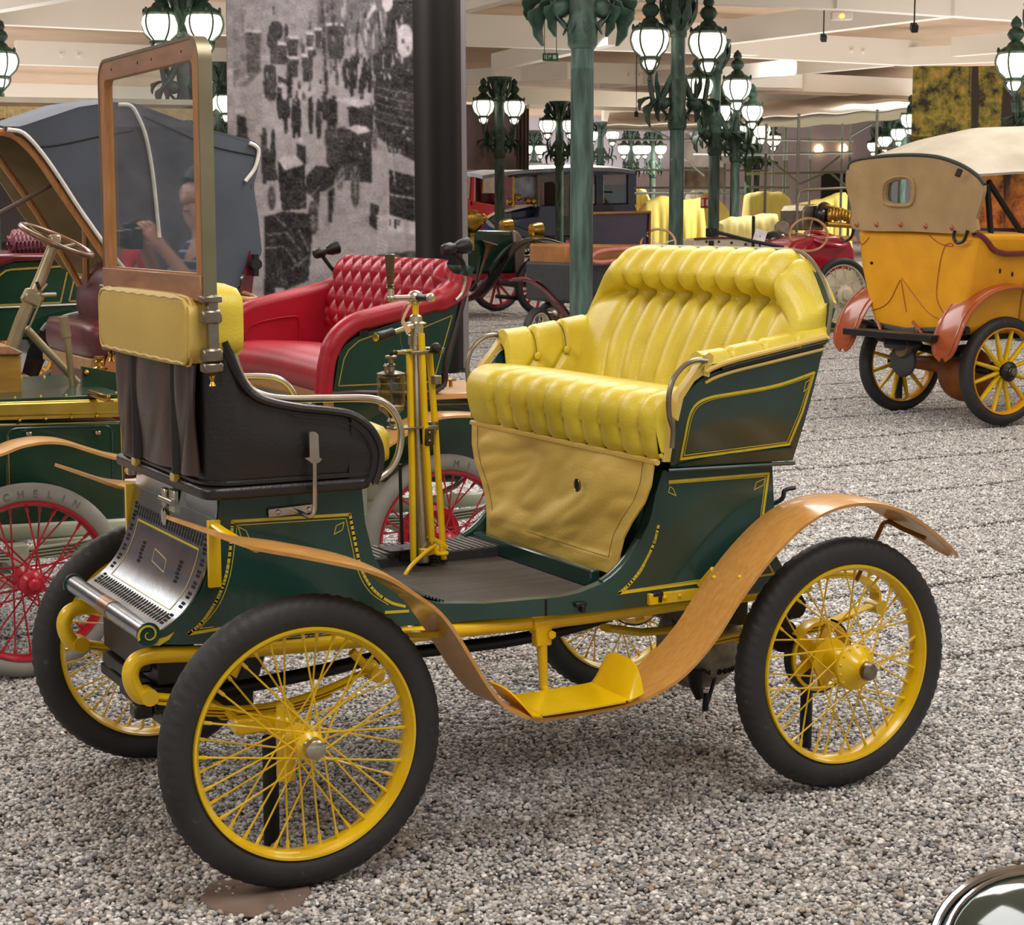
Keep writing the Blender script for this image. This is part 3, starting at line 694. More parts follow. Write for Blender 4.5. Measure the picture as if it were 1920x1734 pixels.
def SS(px, py, off=.0):
    u, v = SSG[min(range(len(SSG)), key=lambda i: (SSG[i][2]-px)**2+(SSG[i][3]-py)**2)][:2]
    for _ in range(4):
        f = lambda u, v: pix(seat_side(min(max(u, 0), 1), v, off)); a, b_ = f(u, v); c, d = f(u+.004, v); e, g_ = f(u, v+.004)
        m = Matrix((((c-a)/.004, (e-a)/.004), ((d-b_)/.004, (g_-b_)/.004)))
        if abs(m.determinant()) < 1: break
        q = m.inverted() @ Vector((px-a, py-b_)); u, v = u+q.x*.8, v+q.y*.8
    return seat_side(min(max(u, 0), 1), v, off)
F7 = lambda l: [(1200+x/3.77, 440+y/3.77) for x, y in l]
outline('yellow_lining', [(F7([(290, 1585), (320, 1430), (350, 1290), (400, 1200), (500, 1150), (700, 1115), (900, 1080), (1050, 1040), (1232, 975)]), 1), (F7([(1232, 975), (1150, 1250), (1055, 1480), (290, 1585)]), 0)], w=.0075, off=.002, fn=SS, sub=3)
outline('fine_lining', [(F7([(312, 1560), (338, 1430), (366, 1300), (412, 1215), (510, 1165), (700, 1130), (900, 1094), (1050, 1056), (1212, 1000)]), 1), (F7([(1212, 1000), (1130, 1250), (1040, 1465), (312, 1560)]), 0)], w=.002, off=.002, fn=SS)
lining('diamond', F7([(1205, 1020), (1188, 1085), (1158, 1110), (1172, 1045)]), w=.002, off=.002, fn=SS, closed=True)
# seat back: buttoned pleats under a rolled top
YB = [onX(1185, 545, 1.55).y-W2, onX(1474, 553, 1.55).y-W2]; NBT = 9
BY = [YB[0]+(YB[1]-YB[0])*k/(NBT-1) for k in range(NBT)]; SPC = abs(BY[1]-BY[0])
SEC = reseq(cat([Vector((x, 0, z)) for x, z in [(1.405, 1.085), (1.425, 1.17), (1.470, 1.28), (1.520, 1.365), (1.556, 1.400), (1.515, 1.418), (1.496, 1.46), (1.522, 1.505), (1.560, 1.538), (1.61, 1.545), (1.645, 1.525)]], 6), 61)
ZBTN = 1.402
def ztop(t): t = min(abs(t), 1); return 1.545-.145*max(0, (t-.62)/.38)**2.6
def shell_w(z): return .462+.125*min(max((z-.945)/.3, 0), 1)-.022
def back_pt(y, i):
    """y offset from centre line, i index on the section"""
    t = y/.575; p = SEC[i]; z0 = 1.085; k = (ztop(t)-z0)/(1.545-z0); z = z0+(p.z-z0)*k; x = p.x
    e_ = ss(.70, .98, abs(t)); x = x+(float(np.interp(p.z, [1.085, 1.28, 1.40, 1.47, 1.545], [1.405, 1.465, 1.512, 1.535, 1.61]))-x)*e_*(1 if p.x < 1.6 else 0)
    x -= .02*abs(t)**3*(1 if p.z < 1.5 else 0)
    q = (y-BY[0])/(BY[1]-BY[0]); inr = ss(-.6, .5, q)*ss(NBT-1+.6, NBT-1-.5, q)
    fr = abs(math.sin(PI*q)) ; nb = math.exp(-((p.z-ZBTN)/.05)**2)
    amp = (.032+.024*nb)*inr; puff = amp*(fr**.48-1)
    a = SEC[max(i-1, 0)]; b = SEC[min(i+1, 60)]; tn = (b-a).normalized(); nn = Vector((-tn.z, 0, tn.x))
    fade = min(1, i/6)
    return Vector((x, W2+y*min(1, shell_w(z)/.575), z))+nn*puff*fade
ys = sorted(set([float(v) for v in np.linspace(-.575, .575, 120)]+BY))
rows = [[back_pt(y, i) for i in range(61)] for y in ys]
for e, yy in ((0, -.590), (-1, .590)):
    ref = rows[e]; ext = [Vector((max(1.60, p.x) if p.z > 1.27 else 1.565, p.y+math.copysign(.010 if p.z > 1.27 else .0, yy), p.z)) for p in ref]
    mid_ = [r.lerp(x_, .4)+Vector((0, math.copysign(.006, yy)*(1 if r.z > 1.27 else 0), 0)) for r, x_ in zip(ref, ext)]
    rows = [ext, mid_]+rows if e == 0 else rows+[mid_, ext]
sb = G().grid(rows).obj('seat_back', M['leather'], car, angle=75)
ib = min(range(61), key=lambda i: abs(SEC[i].z-ZBTN))
b0 = None
for y in BY:
    p = back_pt(y, ib)
    if b0 is None: b0 = G().ball((0, 0, 0), (.006, .012, .012), 12, 8).obj('button', M['leather'], sb, tuple(p-Vector((.008, 0, 0)))); b0.location = p-Vector((.018, 0, 0)); 
    else: o = link('button', b0.data, sb); o.location = p-Vector((.018, 0, 0))
g = G()
for k, y in enumerate(BY):
    g.tube([back_pt(y, i)-Vector((.0005, 0, -.0003)) for i in range(3, 61, 2)], .0016 if k > 4 else .0009, 4)
g.obj('pleat_seams', M['seam'], sb)['kind'] = 'stuff'
g = G(); pts = []
for y in np.linspace(-.6, .6, 50):
    pts.append(Vector((1.616-.012*abs(y/.6)**4, W2+y*.985, ztop(y/.6)-.004)))
pts = [Vector((1.592, W2-.589, 1.285))]+pts+[Vector((1.592, W2+.589, 1.285))]
G().tube(pts, .006, 6).obj('back_beading', M['olive'], car)
rows = [[Vector((1.575+.045*f, W2+y*(.77+.21*f), .94+(ztop(y/.6)-.02-.94)*f)) for f in np.linspace(0, 1, 8)] for y in np.linspace(-.6, .6, 40)]
G().slab(rows, -.018).obj('back_shell', M['green'], car)
# seat cushion with pleated front roll
YC = [onX(920, 770, 1.03).y-W2, onX(1189, 805, 1.03).y-W2]; NC = 9
CY = [YC[0]+(YC[1]-YC[0])*k/(NC-1) for k in range(NC)]
CS = reseq(cat([Vector((x, 0, z)) for x, z in [(1.062, .978), (1.045, 1.00), (1.036, 1.03), (1.026, 1.075), (1.03, 1.12), (1.06, 1.155), (1.12, 1.168), (1.22, 1.16), (1.35, 1.142), (1.47, 1.12)]], 6), 55)
def cush_pt(y, i):
    p = CS[i]; q = (y-CY[0])/(CY[1]-CY[0]); inr = ss(-.8, 0, q)*ss(NC-1+.8, NC-1, q)
    fr = abs(math.sin(PI*q)); front = ss(1.35, 1.05, p.x) if p.z > 1.03 else 1
    nb = math.exp(-((p.z-1.045)/.028)**2)*(1 if p.x < 1.1 else 0)
    amp = (.008+.015*front*(1 if p.z > 1.04 else .5)+.014*nb)*inr
    a = CS[max(i-1, 0)]; b = CS[min(i+1, 54)]; tn = (b-a).normalized(); nn = Vector((-tn.z, 0, tn.x))
    t = abs(y)/.555; e = max(0, (t-.93)/.07)
    wlim = 1 if p.x < 1.09 else min(1, 1+(shell_w(p.z)/.555-1)*ss(1.09, 1.17, p.x)); return Vector((p.x, W2+y*wlim, p.z))+nn*(amp*(fr**.5-1)-.02*e*e)
ys = sorted(set([float(v) for v in np.linspace(-.555, .555, 130)]+CY))
rows = [[cush_pt(y, i) for i in range(55)] for y in ys]
lowr = lambda R0, sg: [Vector((p.x+.012, W2+sg*(.555 if p.x < 1.09 else .445), .98+(p.z-.98)*.15)) for p in R0]
rows.insert(0, lowr(rows[0], -1 if rows[0][0].y < W2 else 1)); rows.append(lowr(rows[-1], -1 if rows[-1][0].y < W2 else 1))
sc_ = G().grid(rows).obj('seat_cushion', M['leather'], car, angle=75)
ib = min(range(30), key=lambda i: abs(CS[i].z-1.047)); b1 = None
for k, y in enumerate(CY):
    p = cush_pt(y, ib)-Vector((.017, 0, 0))
    o = link('button', b0.data, sc_); o.location = p; o.scale = (.9, .85, .85)
g = G()
for k, y in enumerate(CY):
    g.tube([cush_pt(y, i)-Vector((.0004, 0, 0)) for i in range(1, 31)], .0015 if k > 4 else .0008, 4)
g.obj('pleat_seams', M['seam'], sc_)['kind'] = 'stuff'
G().tube([Vector((1.058, W2+y, .976)) for y in np.linspace(-.55, .55, 20)], .009, 6).obj('cushion_welt', M['leather_d'], car)
# hanging leather curtain below the seat
HW = ([.640, .70, .75, .80, .86, .91, .975], [.392, .398, .412, .448, .505, .530, .538])
rows = []
for i in range(61):
    u = -1+2*i/60; row = []
    for k in range(41):
        z = .640+.336*k/40; h = float(np.interp(z, *HW)); y = u*h
        n1 = noise.noise(Vector((y*3.2, z*9+y*4, 1.3)))+.9*abs(noise.noise(Vector((y*4-z*2, z*15+y*6, 7.1))))
        edge = min(1, (1-abs(u))*7)*min(1, (z-.64)/.06)*min(1, (.976-z)/.05)
        hem = .003 if ((1-abs(u))*h < .045 or z < .685) else 0
        x = 1.030+.025*(z-.64)/.336-.020*n1*edge-hem
        row.append((x, W2+y, z))
    rows.append(row)
cu = G().slab(rows, .006).obj('leather_curtain', M['leather_d'], car, angle=60)
ko = onX(1091, 909, 1.034)
g = G(); g.lathe([(.001, 0), (.0145, 0), (.0145, .004), (.001, .004)], ko+Vector((-.016, 0, 0)), (1, 0, 0), 20, sx=1.25); kh = g.obj('keyhole', M['void'], cu); kh
g = G(); g.tube([ko+Vector((-.017, .0155*math.sin(a), .0190*math.cos(a))) for a in np.linspace(0, 2*PI, 25)[:-1]], .0013, 6, closed=True); g.obj('keyhole_ring', M['brass'], cu)
g = G(); h_ = lambda z: float(np.interp(z, *HW))
for sg in (-1, 1): g.tube([Vector((1.024+.025*(z-.64)/.336, W2+sg*(h_(z)-.046), z)) for z in np.linspace(.686, .97, 16)], .0011, 4)
g.tube([Vector((1.026, W2+y, .686)) for y in np.linspace(-.35, .35, 10)], .0011, 4); g.obj('stitching', M['seam'], cu)
# arm rests
for sg in (-1, 1):
    # section: inner foot, inner face, crest, outer edge ; offset inward from the outer top line
    sec = [(-.105, -.15), (-.100, -.10), (-.088, -.05), (-.080, -.015), (-.068, .018), (-.038, .040), (-.006, .034), (.010, .006)]
    sec = reseq(cat([Vector((a, 0, b)) for a, b in sec], 4), 26); rows = []; NX = 70
    bx = [1.27, 1.38, 1.485]; bx2 = [1.215, 1.325, 1.43]
    for i in range(NX+1):
        x = 1.175+.42*i/NX; zt = interp(x, [1.175, 1.24, 1.40, 1.6], [1.232, 1.238, 1.262, 1.292]); row = []
        ho = interp(x, [1.175, 1.6], [.585, .588])
        for v in sec:
            d = 0
            if sg > 0 or True:
                q = (x-bx[0])/(bx[1]-bx[0]); zz = v.z
                crest = math.exp(-((q-round(q))*15)**2) if -.6 < q < 2.6 else 0
                if zz > -.055: d = -.011*crest
                else:
                    dd = 1e9
                    tt = (-zz-.055)/.06
                    for a in bx:
                        for s2 in (-1, 1):
                            dd = min(dd, abs(x-(a+s2*.055*min(tt, 1))))
                    d = -.016*math.exp(-(dd/.012)**2)
            row.append(Vector((x, W2+sg*(ho+v.x-(d if v.x < -.05 else 0)), zt+v.z+(d if v.z > 0 else 0))))
        rows.append(row)
    f0 = [Vector((1.165, W2+sg*(abs(p.y-W2)*.6+.55*.4), 1.16+(p.z-1.16)*.6)) for p in rows[0]]
    rows.insert(0, f0)
    ar = G().grid(rows).obj('arm_rest', M['leather'], car, angle=70)
    for a, dz in [(x, -.055) for x in bx]+[(x, -.115) for x in bx2+[1.53]]:
        zt = interp(a, [1.175, 1.24, 1.40, 1.6], [1.232, 1.238, 1.262, 1.292])
        o = link('button', b0.data, ar); o.location = Vector((a, W2+sg*(.585-.088+(-.012 if dz < -.1 else 0)-.004), zt+dz)); o.rotation_euler = (0, 0, PI/2)
    g = G()
    for a in bx+[1.56]:
        zt = interp(a, [1.175, 1.24, 1.40, 1.6], [1.232, 1.238, 1.262, 1.292])
        g.tube([Vector((a, W2+sg*(.585+v.x), zt+v.z-.0105*(1 if v.z > 0 else .6))) for v in sec[8:]], .0013, 4)
    g.obj('pleat_seams', M['seam'], ar)['kind'] = 'stuff'
    # front end: leather facing with a loop of metal rail
    fc = [(1.10, 1.09), (1.115, 1.15), (1.15, 1.195), (1.185, 1.215), (1.20, 1.245), (1.182, 1.252), (1.165, 1.235), (1.14, 1.205), (1.10, 1.16), (1.085, 1.10)]
    G().prism([(x, W2+sg*.555, z) for x, z in fc], (0, sg*.03, 0)).obj('arm_facing', M['leather_d'], car)
    tb = [(1.192, 1.205), (1.205, 1.262), (1.192, 1.272), (1.176, 1.265), (1.176, 1.21)]
    G().prism([(x, W2+sg*.572, z) for x, z in tb], (0, sg*.022, 0)).obj('strap_tab', M['leather_d'], car)
    hp = [(1325, 676), (1306, 675), (1285, 684), (1264, 708), (1254, 742), (1255, 780), (1262, 806), (1260, 840)]
    HP = [onY(x, y, W2-.592) for x, y in hp]
    G().tube(reseq(cat([Vector((p.x, W2+sg*.592, p.z)) for p in HP], 5), 40), .0075, 8).obj('arm_hoop', M['nickel_d'], car)
    st = [onY(x, y, W2-.556) for x, y in [(1262, 775), (1266, 800), (1256, 866), (1244, 866), (1250, 800)]]
    G().prism([(p.x, W2+sg*.545, p.z) for p in st], (0, sg*.012, 0)).obj('corner_strap', M['leather_d'], car)
# ------------------------------------------------ steering column
YC0 = .80
def Cc(x, y, dy=0): return onY(x, y, YC0+dy)
g = G(); b0_, b1_ = Cc(794, 1052), Cc(782, 800); t0 = Cc(780, 606)
g.tube([b0_, b1_, Cc(781, 700), Cc(781, 690), Cc(779, 640)], [.0275, .024, .0225, .019, .018], 20)
colm = g.obj('steering_column', M['nickel'], car)
g = G(); g.lathe([(.017, -.03), (.024, -.028), (.024, .0), (.022, .002), (.022, .03), (.031, .032), (.031, .036), (.02, .04), (.018, .055), (.012, .06)], Cc(780, 628)); g.obj('column_collar', M['nickel'], colm)
g = G(); g.tube([Cc(779, 612), Cc(779, 560)], .0095, 14); g.obj('yellow_stub', M['yellow'], colm)
for nm, pts, dy in (('control_rod', [(767, 655), (772, 850), (775, 1052)], -.03), ('control_rod', [(790, 625), (797, 800), (810, 1015)], -.045), ('control_rod', [(805, 660), (816, 800), (832, 1048)], .005)):
    g = G(); g.tube([Cc(x, y, dy) for x, y in pts], .0098, 12); g.obj(nm, M['yellow'], colm)
g = G(); c = Cc(786, 658); g.box(c+Vector((.0, -.02, 0)), (.105, .075, .010), t=.3); g.box(c+Vector((.045, -.02, .006)), (.05, .02, .004), t=.3); g.obj('rod_plate', M['nickel_d'], colm)
g = G(); c = Cc(790, 798); g.box(c+Vector((-.03, -.02, 0)), (.125, .06, .006), t=.3); g.box(c+Vector((-.098, -.02, 0)), (.03, .05, .006), t=.3); pl = g.obj('oiler_plate', M['nickel_d'], colm)
g = G(); g.box(Cc(790, 815)+Vector((0, -.045, -.0)), (.028, .03, .052), t=.2); br = g.obj('bracket', mat('rusty_bronze', '4a3a2a', .5, .5), pl)
for dz in (.012, -.012):
    g = G(); g.ball(Cc(790, 815)+Vector((-.002, -.0615, dz)), (.005, .003, .005), 8, 6); g.obj('bolt', M['nickel_d'], pl)
for px, py in ((826, 712), (820, 798)):
    g = G(); c = Cc(px-8, py, -.01); g.cyl(c-Vector((0, 0, .012)), c+Vector((0, 0, .012)), .0155); g.obj('rod_clip', M['nickel_d'], colm)
# crank head with upright wooden grip and second grip
hd = Cc(779, 558); g = G(); g.ball(hd, (.024, .020, .022), 16, 10)
e1 = Cc(733, 559, -.005); e2 = Cc(795, 558, -.05)
g.tube([hd, hd.lerp(e1, .5), e1], [.010, .0085, .0085], 12); g.ball(e1, .0125, 10, 8); g.tube([e1, e1+Vector((0, 0, .03))], [.011, .009], 12)
hn = g.obj('steering_crank', M['nickel'], colm)
g = G(); q = e1+Vector((-.002, 0, .028)); g.lathe([(.012, 0), (.013, .003), (.009, .006), (.012, .010), (.0095, .012), (.0105, .03), (.0145, .085), (.0148, .098), (.012, .1)], q, n=18); g.obj('wooden_grip', mat('dark_walnut', '4c3426', .35, coat=.3, scale=20, stretch=(5, 5, .6)), hn)
g = G(); ax = (Cc(812, 558, -.10)-hd).normalized(); g.lathe([(.007, .015), (.011, .02), (.012, .03), (.009, .055), (.0125, .075), (.012, .082), (.001, .083)], hd, ax, 16); g.obj('black_grip', M['black'], hn)
g = G(); g.lathe([(.0125, 0), (.0135, .004), (.012, .014), (.004, .017)], hd+ax*.081, ax, 16); g.obj('grip_end', M['nickel'], hn)
# throttle grip, small lever and ball lever
p1 = Cc(772, 612, -.02); p0 = Cc(736, 623, -.06); d = (p0-p1).normalized()
g = G(); g.tube([p1, p0], [.0095, .0065], 12); lv = g.obj('hand_lever', M['nickel'], colm)
g = G(); g.lathe([(.011, 0), (.0135, .002), (.0135, .008), (.0125, .012), (.0135, .05), (.0145, .072), (.013, .076)], p0, d, 18); g.obj('black_grip', M['black'], lv)
g = G(); g.lathe([(.012, 0), (.0115, .003), (.001, .004)], p0+d*.076, d, 18); g.obj('grip_end', M['brass_l'], lv)
g = G(); g.tube([Cc(765, 660, -.03), Cc(742, 661, -.06)], [.006, .006], 10); lv = g.obj('small_lever', M['nickel'], colm)
g = G(); q = Cc(742, 661, -.06); g.lathe([(.007, 0), (.008, .004), (.006, .012), (.0085, .026), (.002, .03)], q, (Cc(725, 663, -.09)-q), 14); g.obj('black_grip', M['black'], lv)
g = G(); g.tube([Cc(800, 658, -.02), Cc(812, 655, -.05)], .007, 10); g.box(Cc(801, 656, -.03), (.02, .02, .018), t=.3); lv = g.obj('ball_lever', M['nickel'], colm)
g = G(); q = Cc(810, 656, -.05); g.lathe([(.008, 0), (.010, .004), (.010, .008), (.016, .016), (.0175, .026), (.012, .036), (.002, .039)], q, (Cc(824, 651, -.09)-q), 16); g.obj('black_knob', M['black'], lv)
# drip oiler: glass jar between metal caps
c = Cc(734, 775, -.02); g = G(); g.lathe([(.036, .02), (.041, .045), (.042, .11), (.040, .115), (.037, .112), (.038, .05), (.033, .024)], c+Vector((0, 0, -.005)), n=24); jar = g.obj('oiler_jar', M['glass_j'], colm)
g = G(); g.lathe([(.034, 0), (.040, .004), (.042, .010), (.03, .014), (.012, .018), (.010, .03), (.014, .032), (.014, .036), (.009, .039), (.008, .052), (.017, .054), (.018, .060), (.012, .063), (.001, .064)], c+Vector((0, 0, .108)), n=20)
g.lathe([(.004, 0), (.004, .02), (.007, .022), (.003, .03)], c+Vector((-.022, -.01, .118)), n=10); g.obj('oiler_cap', M['nickel_d'], jar)
g = G(); g.lathe([(.008, -.045), (.006, -.03), (.014, -.022), (.010, -.012), (.02, -.002), (.038, .012), (.036, .022), (.01, .023)], c, n=20); g.tube([c+Vector((0, 0, .02)), c+Vector((0, 0, .1))], .004, 8); g.obj('oiler_base', M['nickel_d'], jar)
# thin upright rod, little black plates, yellow brake pedal, luggage label on a wire
g = G(); g.tube([Cc(750, 870, .04), Cc(752, 960, .04), Cc(754, 1020, .04)], .0055, 8); g.box(Cc(748, 1028, .04), (.10, .09, .006), t=.3); g.box(Cc(765, 1038, .04), (.08, .06, .03), t=.2); g.obj('pedal_rod', M['black'], car)
g = G(); g.tube(cat([onY(757, 1083, .70), onY(770, 1062, .71), onY(795, 1038, .74), onY(815, 1022, .76)], 6), [.0065]*18+[.008], 10)
a, b = onY(803, 1005, .77), onY(838, 1026, .77); g.tube([a, b], .007, 8, flat=.8); pd = g.obj('brake_pedal', M['yellow'], car)
c = onY(828, 1040, .76); g = G(); g.lathe([(.02, 0), (.022, .004), (.02, .009), (.006, .010), (.006, .028)], c, n=18); g.obj('pedal_button', M['yellow'], pd)
g = G(); g.box(onY(803, 1032, .79), (.07, .05, .022), t=.2); g.obj('column_foot', M['yellow'], colm)
g = G(); c = onY(814, 1048, .775); 
for k in range(4): g.cyl(c+Vector((0, 0, -.012+.008*k)), c+Vector((0, 0, -.007+.008*k)), .015)
g.obj('pedal_spring', M['black'], pd)
g = G(); g.slab([[onY(772, 570, .755), onY(766, 571, .755)], [onY(762, 590, .75), onY(757, 588, .75)], [onY(758, 600, .752), onY(752, 604, .752)], [onY(771, 620, .756), onY(763, 628, .756)]], .001); lb = g.obj('paper_label', mat('buff_card', 'd9b48a', .7), colm)
g = G(); g.tube(cat([onY(770, 567, .77), onY(757, 575, .76), onY(752, 610, .76), onY(751, 640, .765), onY(758, 660, .775)], 6), .0009, 5); g.obj('label_wire', M['nickel_d'], lb)

# ------------------------------------------------ chassis
for sg in (-1, 1):
    y = W2+sg*.335
    hn_ = [(1, 1), ]
    tube_px = [(275, 1303), (262, 1303), (248, 1285), (243, 1262), (252, 1240), (275, 1229), (310, 1226), (380, 1224)]
    TP = [onY(a, b, W2-.312) for a, b in tube_px]
    pts = [Vector((p.x, W2+sg*.318, p.z)) for p in TP]
    pts = cat(pts, 6)+[Vector((.3, W2+sg*.335, .530)), Vector((.9, W2+sg*.365, .527)), Vector((1.62, W2+sg*.365, .535)), Vector((1.72, W2+sg*.365, .54))]
    fr = G().tube(pts, [.0215]*len(pts), 14).obj('frame_tube', M['yellow'], car, angle=60)
    g = G(); e = pts[0]; g.cyl(e-Vector((0, .026, 0)), e+Vector((0, .026, 0)), .022, n=16); g.tube([e, e+Vector((.14, 0, -.03))], .010, 8, flat=2); g.obj('spring_shackle', M['yellow'], fr)
    # front leaf springs (upper and lower leaves), rear leaf spring
    sy = W2+sg*.33
    up = [Vector((-.28, sy, .432)), Vector((-.14, sy, .400)), Vector((0, sy, .385)), Vector((.14, sy, .40)), Vector((.30, sy, .445))]
    g = G()
    for k, (a, b) in enumerate(((0, 1), (.10, .9), (.2, .8), (.3, .7))):
        L_ = reseq(cat(up, 6), 40); L_ = [p-Vector((0, 0, .0085*k)) for p in L_[int(a*39):int(b*39)+1]]
        g.tube(L_, .0042, 6, flat=5, ref=Vector((0, 0, 1)))
    sp = g.obj('front_spring', M['yellow'], car)
    g = G(); g.cyl((.31, sy-.035, .435), (.31, sy+.035, .435), .02); g.tube([(.31, sy, .435), (.25, sy, .50)], .012, 8); g.ball((.30, sy, .455), (.025, .03, .02), 10, 8); g.obj('spring_shackle', M['yellow'], sp)
    rs = [Vector((1.30, sy-.0, .395)), Vector((1.5, sy, .41)), Vector((1.656, sy, .405)), Vector((1.82, sy, .41)), Vector((2.0, sy, .445))]
    g = G()
    for k in range(3):
        L_ = reseq(cat(rs, 6), 40)[k*5:40-k*5]; g.tube([p-Vector((0, 0, .009*k)) for p in L_], .0045, 6, flat=5, ref=Vector((0, 0, 1)))
    sp = g.obj('rear_spring', M['yellow'], car)
    g = G(); cr = cat([Vector((1.60, sy, .555)), Vector((1.78, sy, .565)), Vector((1.92, sy, .55)), Vector((2.00, sy, .50)), Vector((2.01, sy, .44))], 8)
    for k in range(2): g.tube([p-Vector((0, 0, .010*k)) for p in cr[:len(cr)-8*k]], .0085, 6, flat=3.2, ref=Vector((0, 0, 1)))
    g.cyl((2.01, sy-.03, .44), (2.01, sy+.03, .44), .022); g.box((1.70, sy, .55), (.05, .06, .07), t=.2); g.obj('quarter_spring', M['yellow'], car)
# axles
g = G(); g.tube([(0, .10, RW-.01), (0, .22, RW-.02), (0, .34, RW-.045), (0, W2, RW-.05), (0, 2*W2-.34, RW-.045), (0, 2*W2-.22, RW-.02), (0, 2*W2-.10, RW-.01)], .020, 12); ax = g.obj('front_axle', M['yellow'], car)
for yy in (.12, 2*W2-.12):
    g = G(); g.lathe([(.022, -.13), (.024, -.12), (.024, -.02), (.034, -.015), (.034, .03), (.024, .04), (.022, .065), (.012, .07)], (.0, yy, RW), n=16); g.box((-.07, yy+.02, RW+.02), (.12, .05, .04), t=.3); g.obj('king_pin', M['yellow'], ax)
g = G(); g.tube([(-.10, .16, RW+.02), (-.1, 2*W2-.16, RW+.02)], .010, 8); g.obj('track_rod', M['yellow'], ax)
g = G(); g.tube([(1.6563, .12, RW), (1.6563, W2, RW), (1.6563, 2*W2-.12, RW)], .022, 12); rax = g.obj('rear_axle', M['yellow'], car)
for sg in (-1, 1):
    y = W2+sg*.50; g = G(); n = 48
    rows = [[(r*math.sin(2*PI*i/n)+1.6563, y+dy, r*math.cos(2*PI*i/n)+RW) for r, dy in ((.095, -.02), (.105, -.02), (.105, .02), (.095, .02))] for i in range(n)]; rows.append(rows[0]); g.grid(rows, wrap=True)
    for k in range(5): 
        a = 2*PI*k/5+.4; g.box((1.6563+.055*math.sin(a), y, RW+.055*math.cos(a)), (.03, .012, .09), Matrix.Rotation(a, 3, 'Y'), t=.2)
    g.cyl((1.6563, y-.03, RW), (1.6563, y+.03, RW), .045); g.obj('brake_drum', M['yellow'], rax)
    g = G(); rows = [[(r*math.sin(2*PI*i/n)+1.6563, y+dy, r*math.cos(2*PI*i/n)+RW) for r, dy in ((.108, -.014), (.113, -.014), (.113, .014), (.108, .014))] for i in range(4, n-6)]; g.grid(rows, wrap=True); g.obj('brake_band', M['black'], rax)
g = G(); g.cyl((1.63, W2-.42, .50), (1.63, W2-.30, .46), .04, n=20); g.cyl((1.58, W2-.44, RW+.05), (1.58, W2-.36, RW+.05), .048, n=20); g.obj('axle_bearing', M['black'], rax)
# pipes, engine, odds below the frame
G().tube(cat([(-.25, W2-.22, .40), (.2, W2-.18, .415), (.45, W2-.12, .42), (.85, W2-.12, .42), (1.15, W2-.10, .445), (1.4, W2-.05, .50)], 8), .019, 12).obj('exhaust_pipe', M['black'], car)
E0 = onY(1312, 1200, .56); E0.y = .56; g = G(); g.ball(E0, (.135, .14, .145), 28, 18); g.lathe([(.146, -.02), (.152, -.015), (.152, .015), (.146, .02)], E0, (0, 1, 0), 28)
eng = g.obj('engine_case', mat('grey_cast_metal', '9a9384', .5, .4, col2='6b6559', scale=20), car)
g = G(); g.cyl(E0+Vector((0, -.1, .13)), E0+Vector((0, .1, .13)), .06); g.box(E0+Vector((-.02, 0, .12)), (.2, .3, .10), t=.2); g.obj('engine_block', M['black'], eng)
g = G(); P = [onY(x, y, .46) for x, y in ((1305, 1285), (1312, 1308), (1324, 1300), (1322, 1332))]; g.tube([P[0]+Vector((0, 0, .05)), P[0], P[1]], [.03, .022, .014], 10); g.tube([P[2], P[3]], .010, 8); g.tube([P[3], onY(1350, 1240, .46)], .006, 8); g.obj('drain_lever', M['black'], eng)
for k, ch in enumerate('DION BOUTON'):        # cast lettering low on the case, partly behind the mudguard
    if ch == ' ': continue
    cu = bpy.data.curves.new('cast_letter', 'FONT'); cu.body = ch; cu.size = .026; cu.extrude = .003; cu.align_x = 'CENTER'; cu.align_y = 'CENTER'
    t = bpy.data.objects.new('tmp', cu); C.objects.link(t); dg = bpy.context.evaluated_depsgraph_get(); me = bpy.data.meshes.new_from_object(t.evaluated_get(dg)); bpy.data.objects.remove(t); me.materials.append(M['black'])
    an = R_(-52+k*9.5); el = R_(-30); n_ = Vector((math.sin(an)*math.cos(el), -math.cos(an)*math.cos(el), math.sin(el))); p = E0+Vector((n_.x*.138, n_.y*.143, n_.z*.148))
    zx = n_; yx = (Vector((0, 0, 1))-zx*zx.z).normalized(); xx = yx.cross(zx); mt = Matrix((xx, yx, zx)).transposed().to_4x4(); mt.translation = p
    o = link('cast_letter', me, eng); o.matrix_local = mt
g = G(); g.tube([(1.05, W2-.30, .47), (1.2, W2-.25, .43), (1.45, W2-.25, .42)], .012, 8, flat=2); g.tube([(1.4, W2-.30, .52), (1.42, W2-.28, .42), (1.46, W2-.27, .38)], .012, 8); g.tube([(.85, W2-.25, .475), (1.35, W2-.25, .50)], .005, 6); g.obj('brake_linkage', M['yellow'], car)
g = G(); g.box((-.20, W2, .50), (.10, .50, .10), t=.1); g.box((-.22, W2-.02, .43), (.09, .46, .03), t=.2); g.box((-.21, W2+.02, .385), (.09, .5, .03), t=.2)
for k in range(3): g.box((-.28, W2-.20, .50-.06*k), (.05, .05, .035), t=.3)
g.box((-.1, W2, .36), (.25, .4, .08), t=.2); g.obj('under_tank', M['black'], car)
g = G(); g.box((-.275, W2-.13, .455), (.01, .03, .035), t=.2); g.obj('tank_bracket', M['nickel_d'], car)
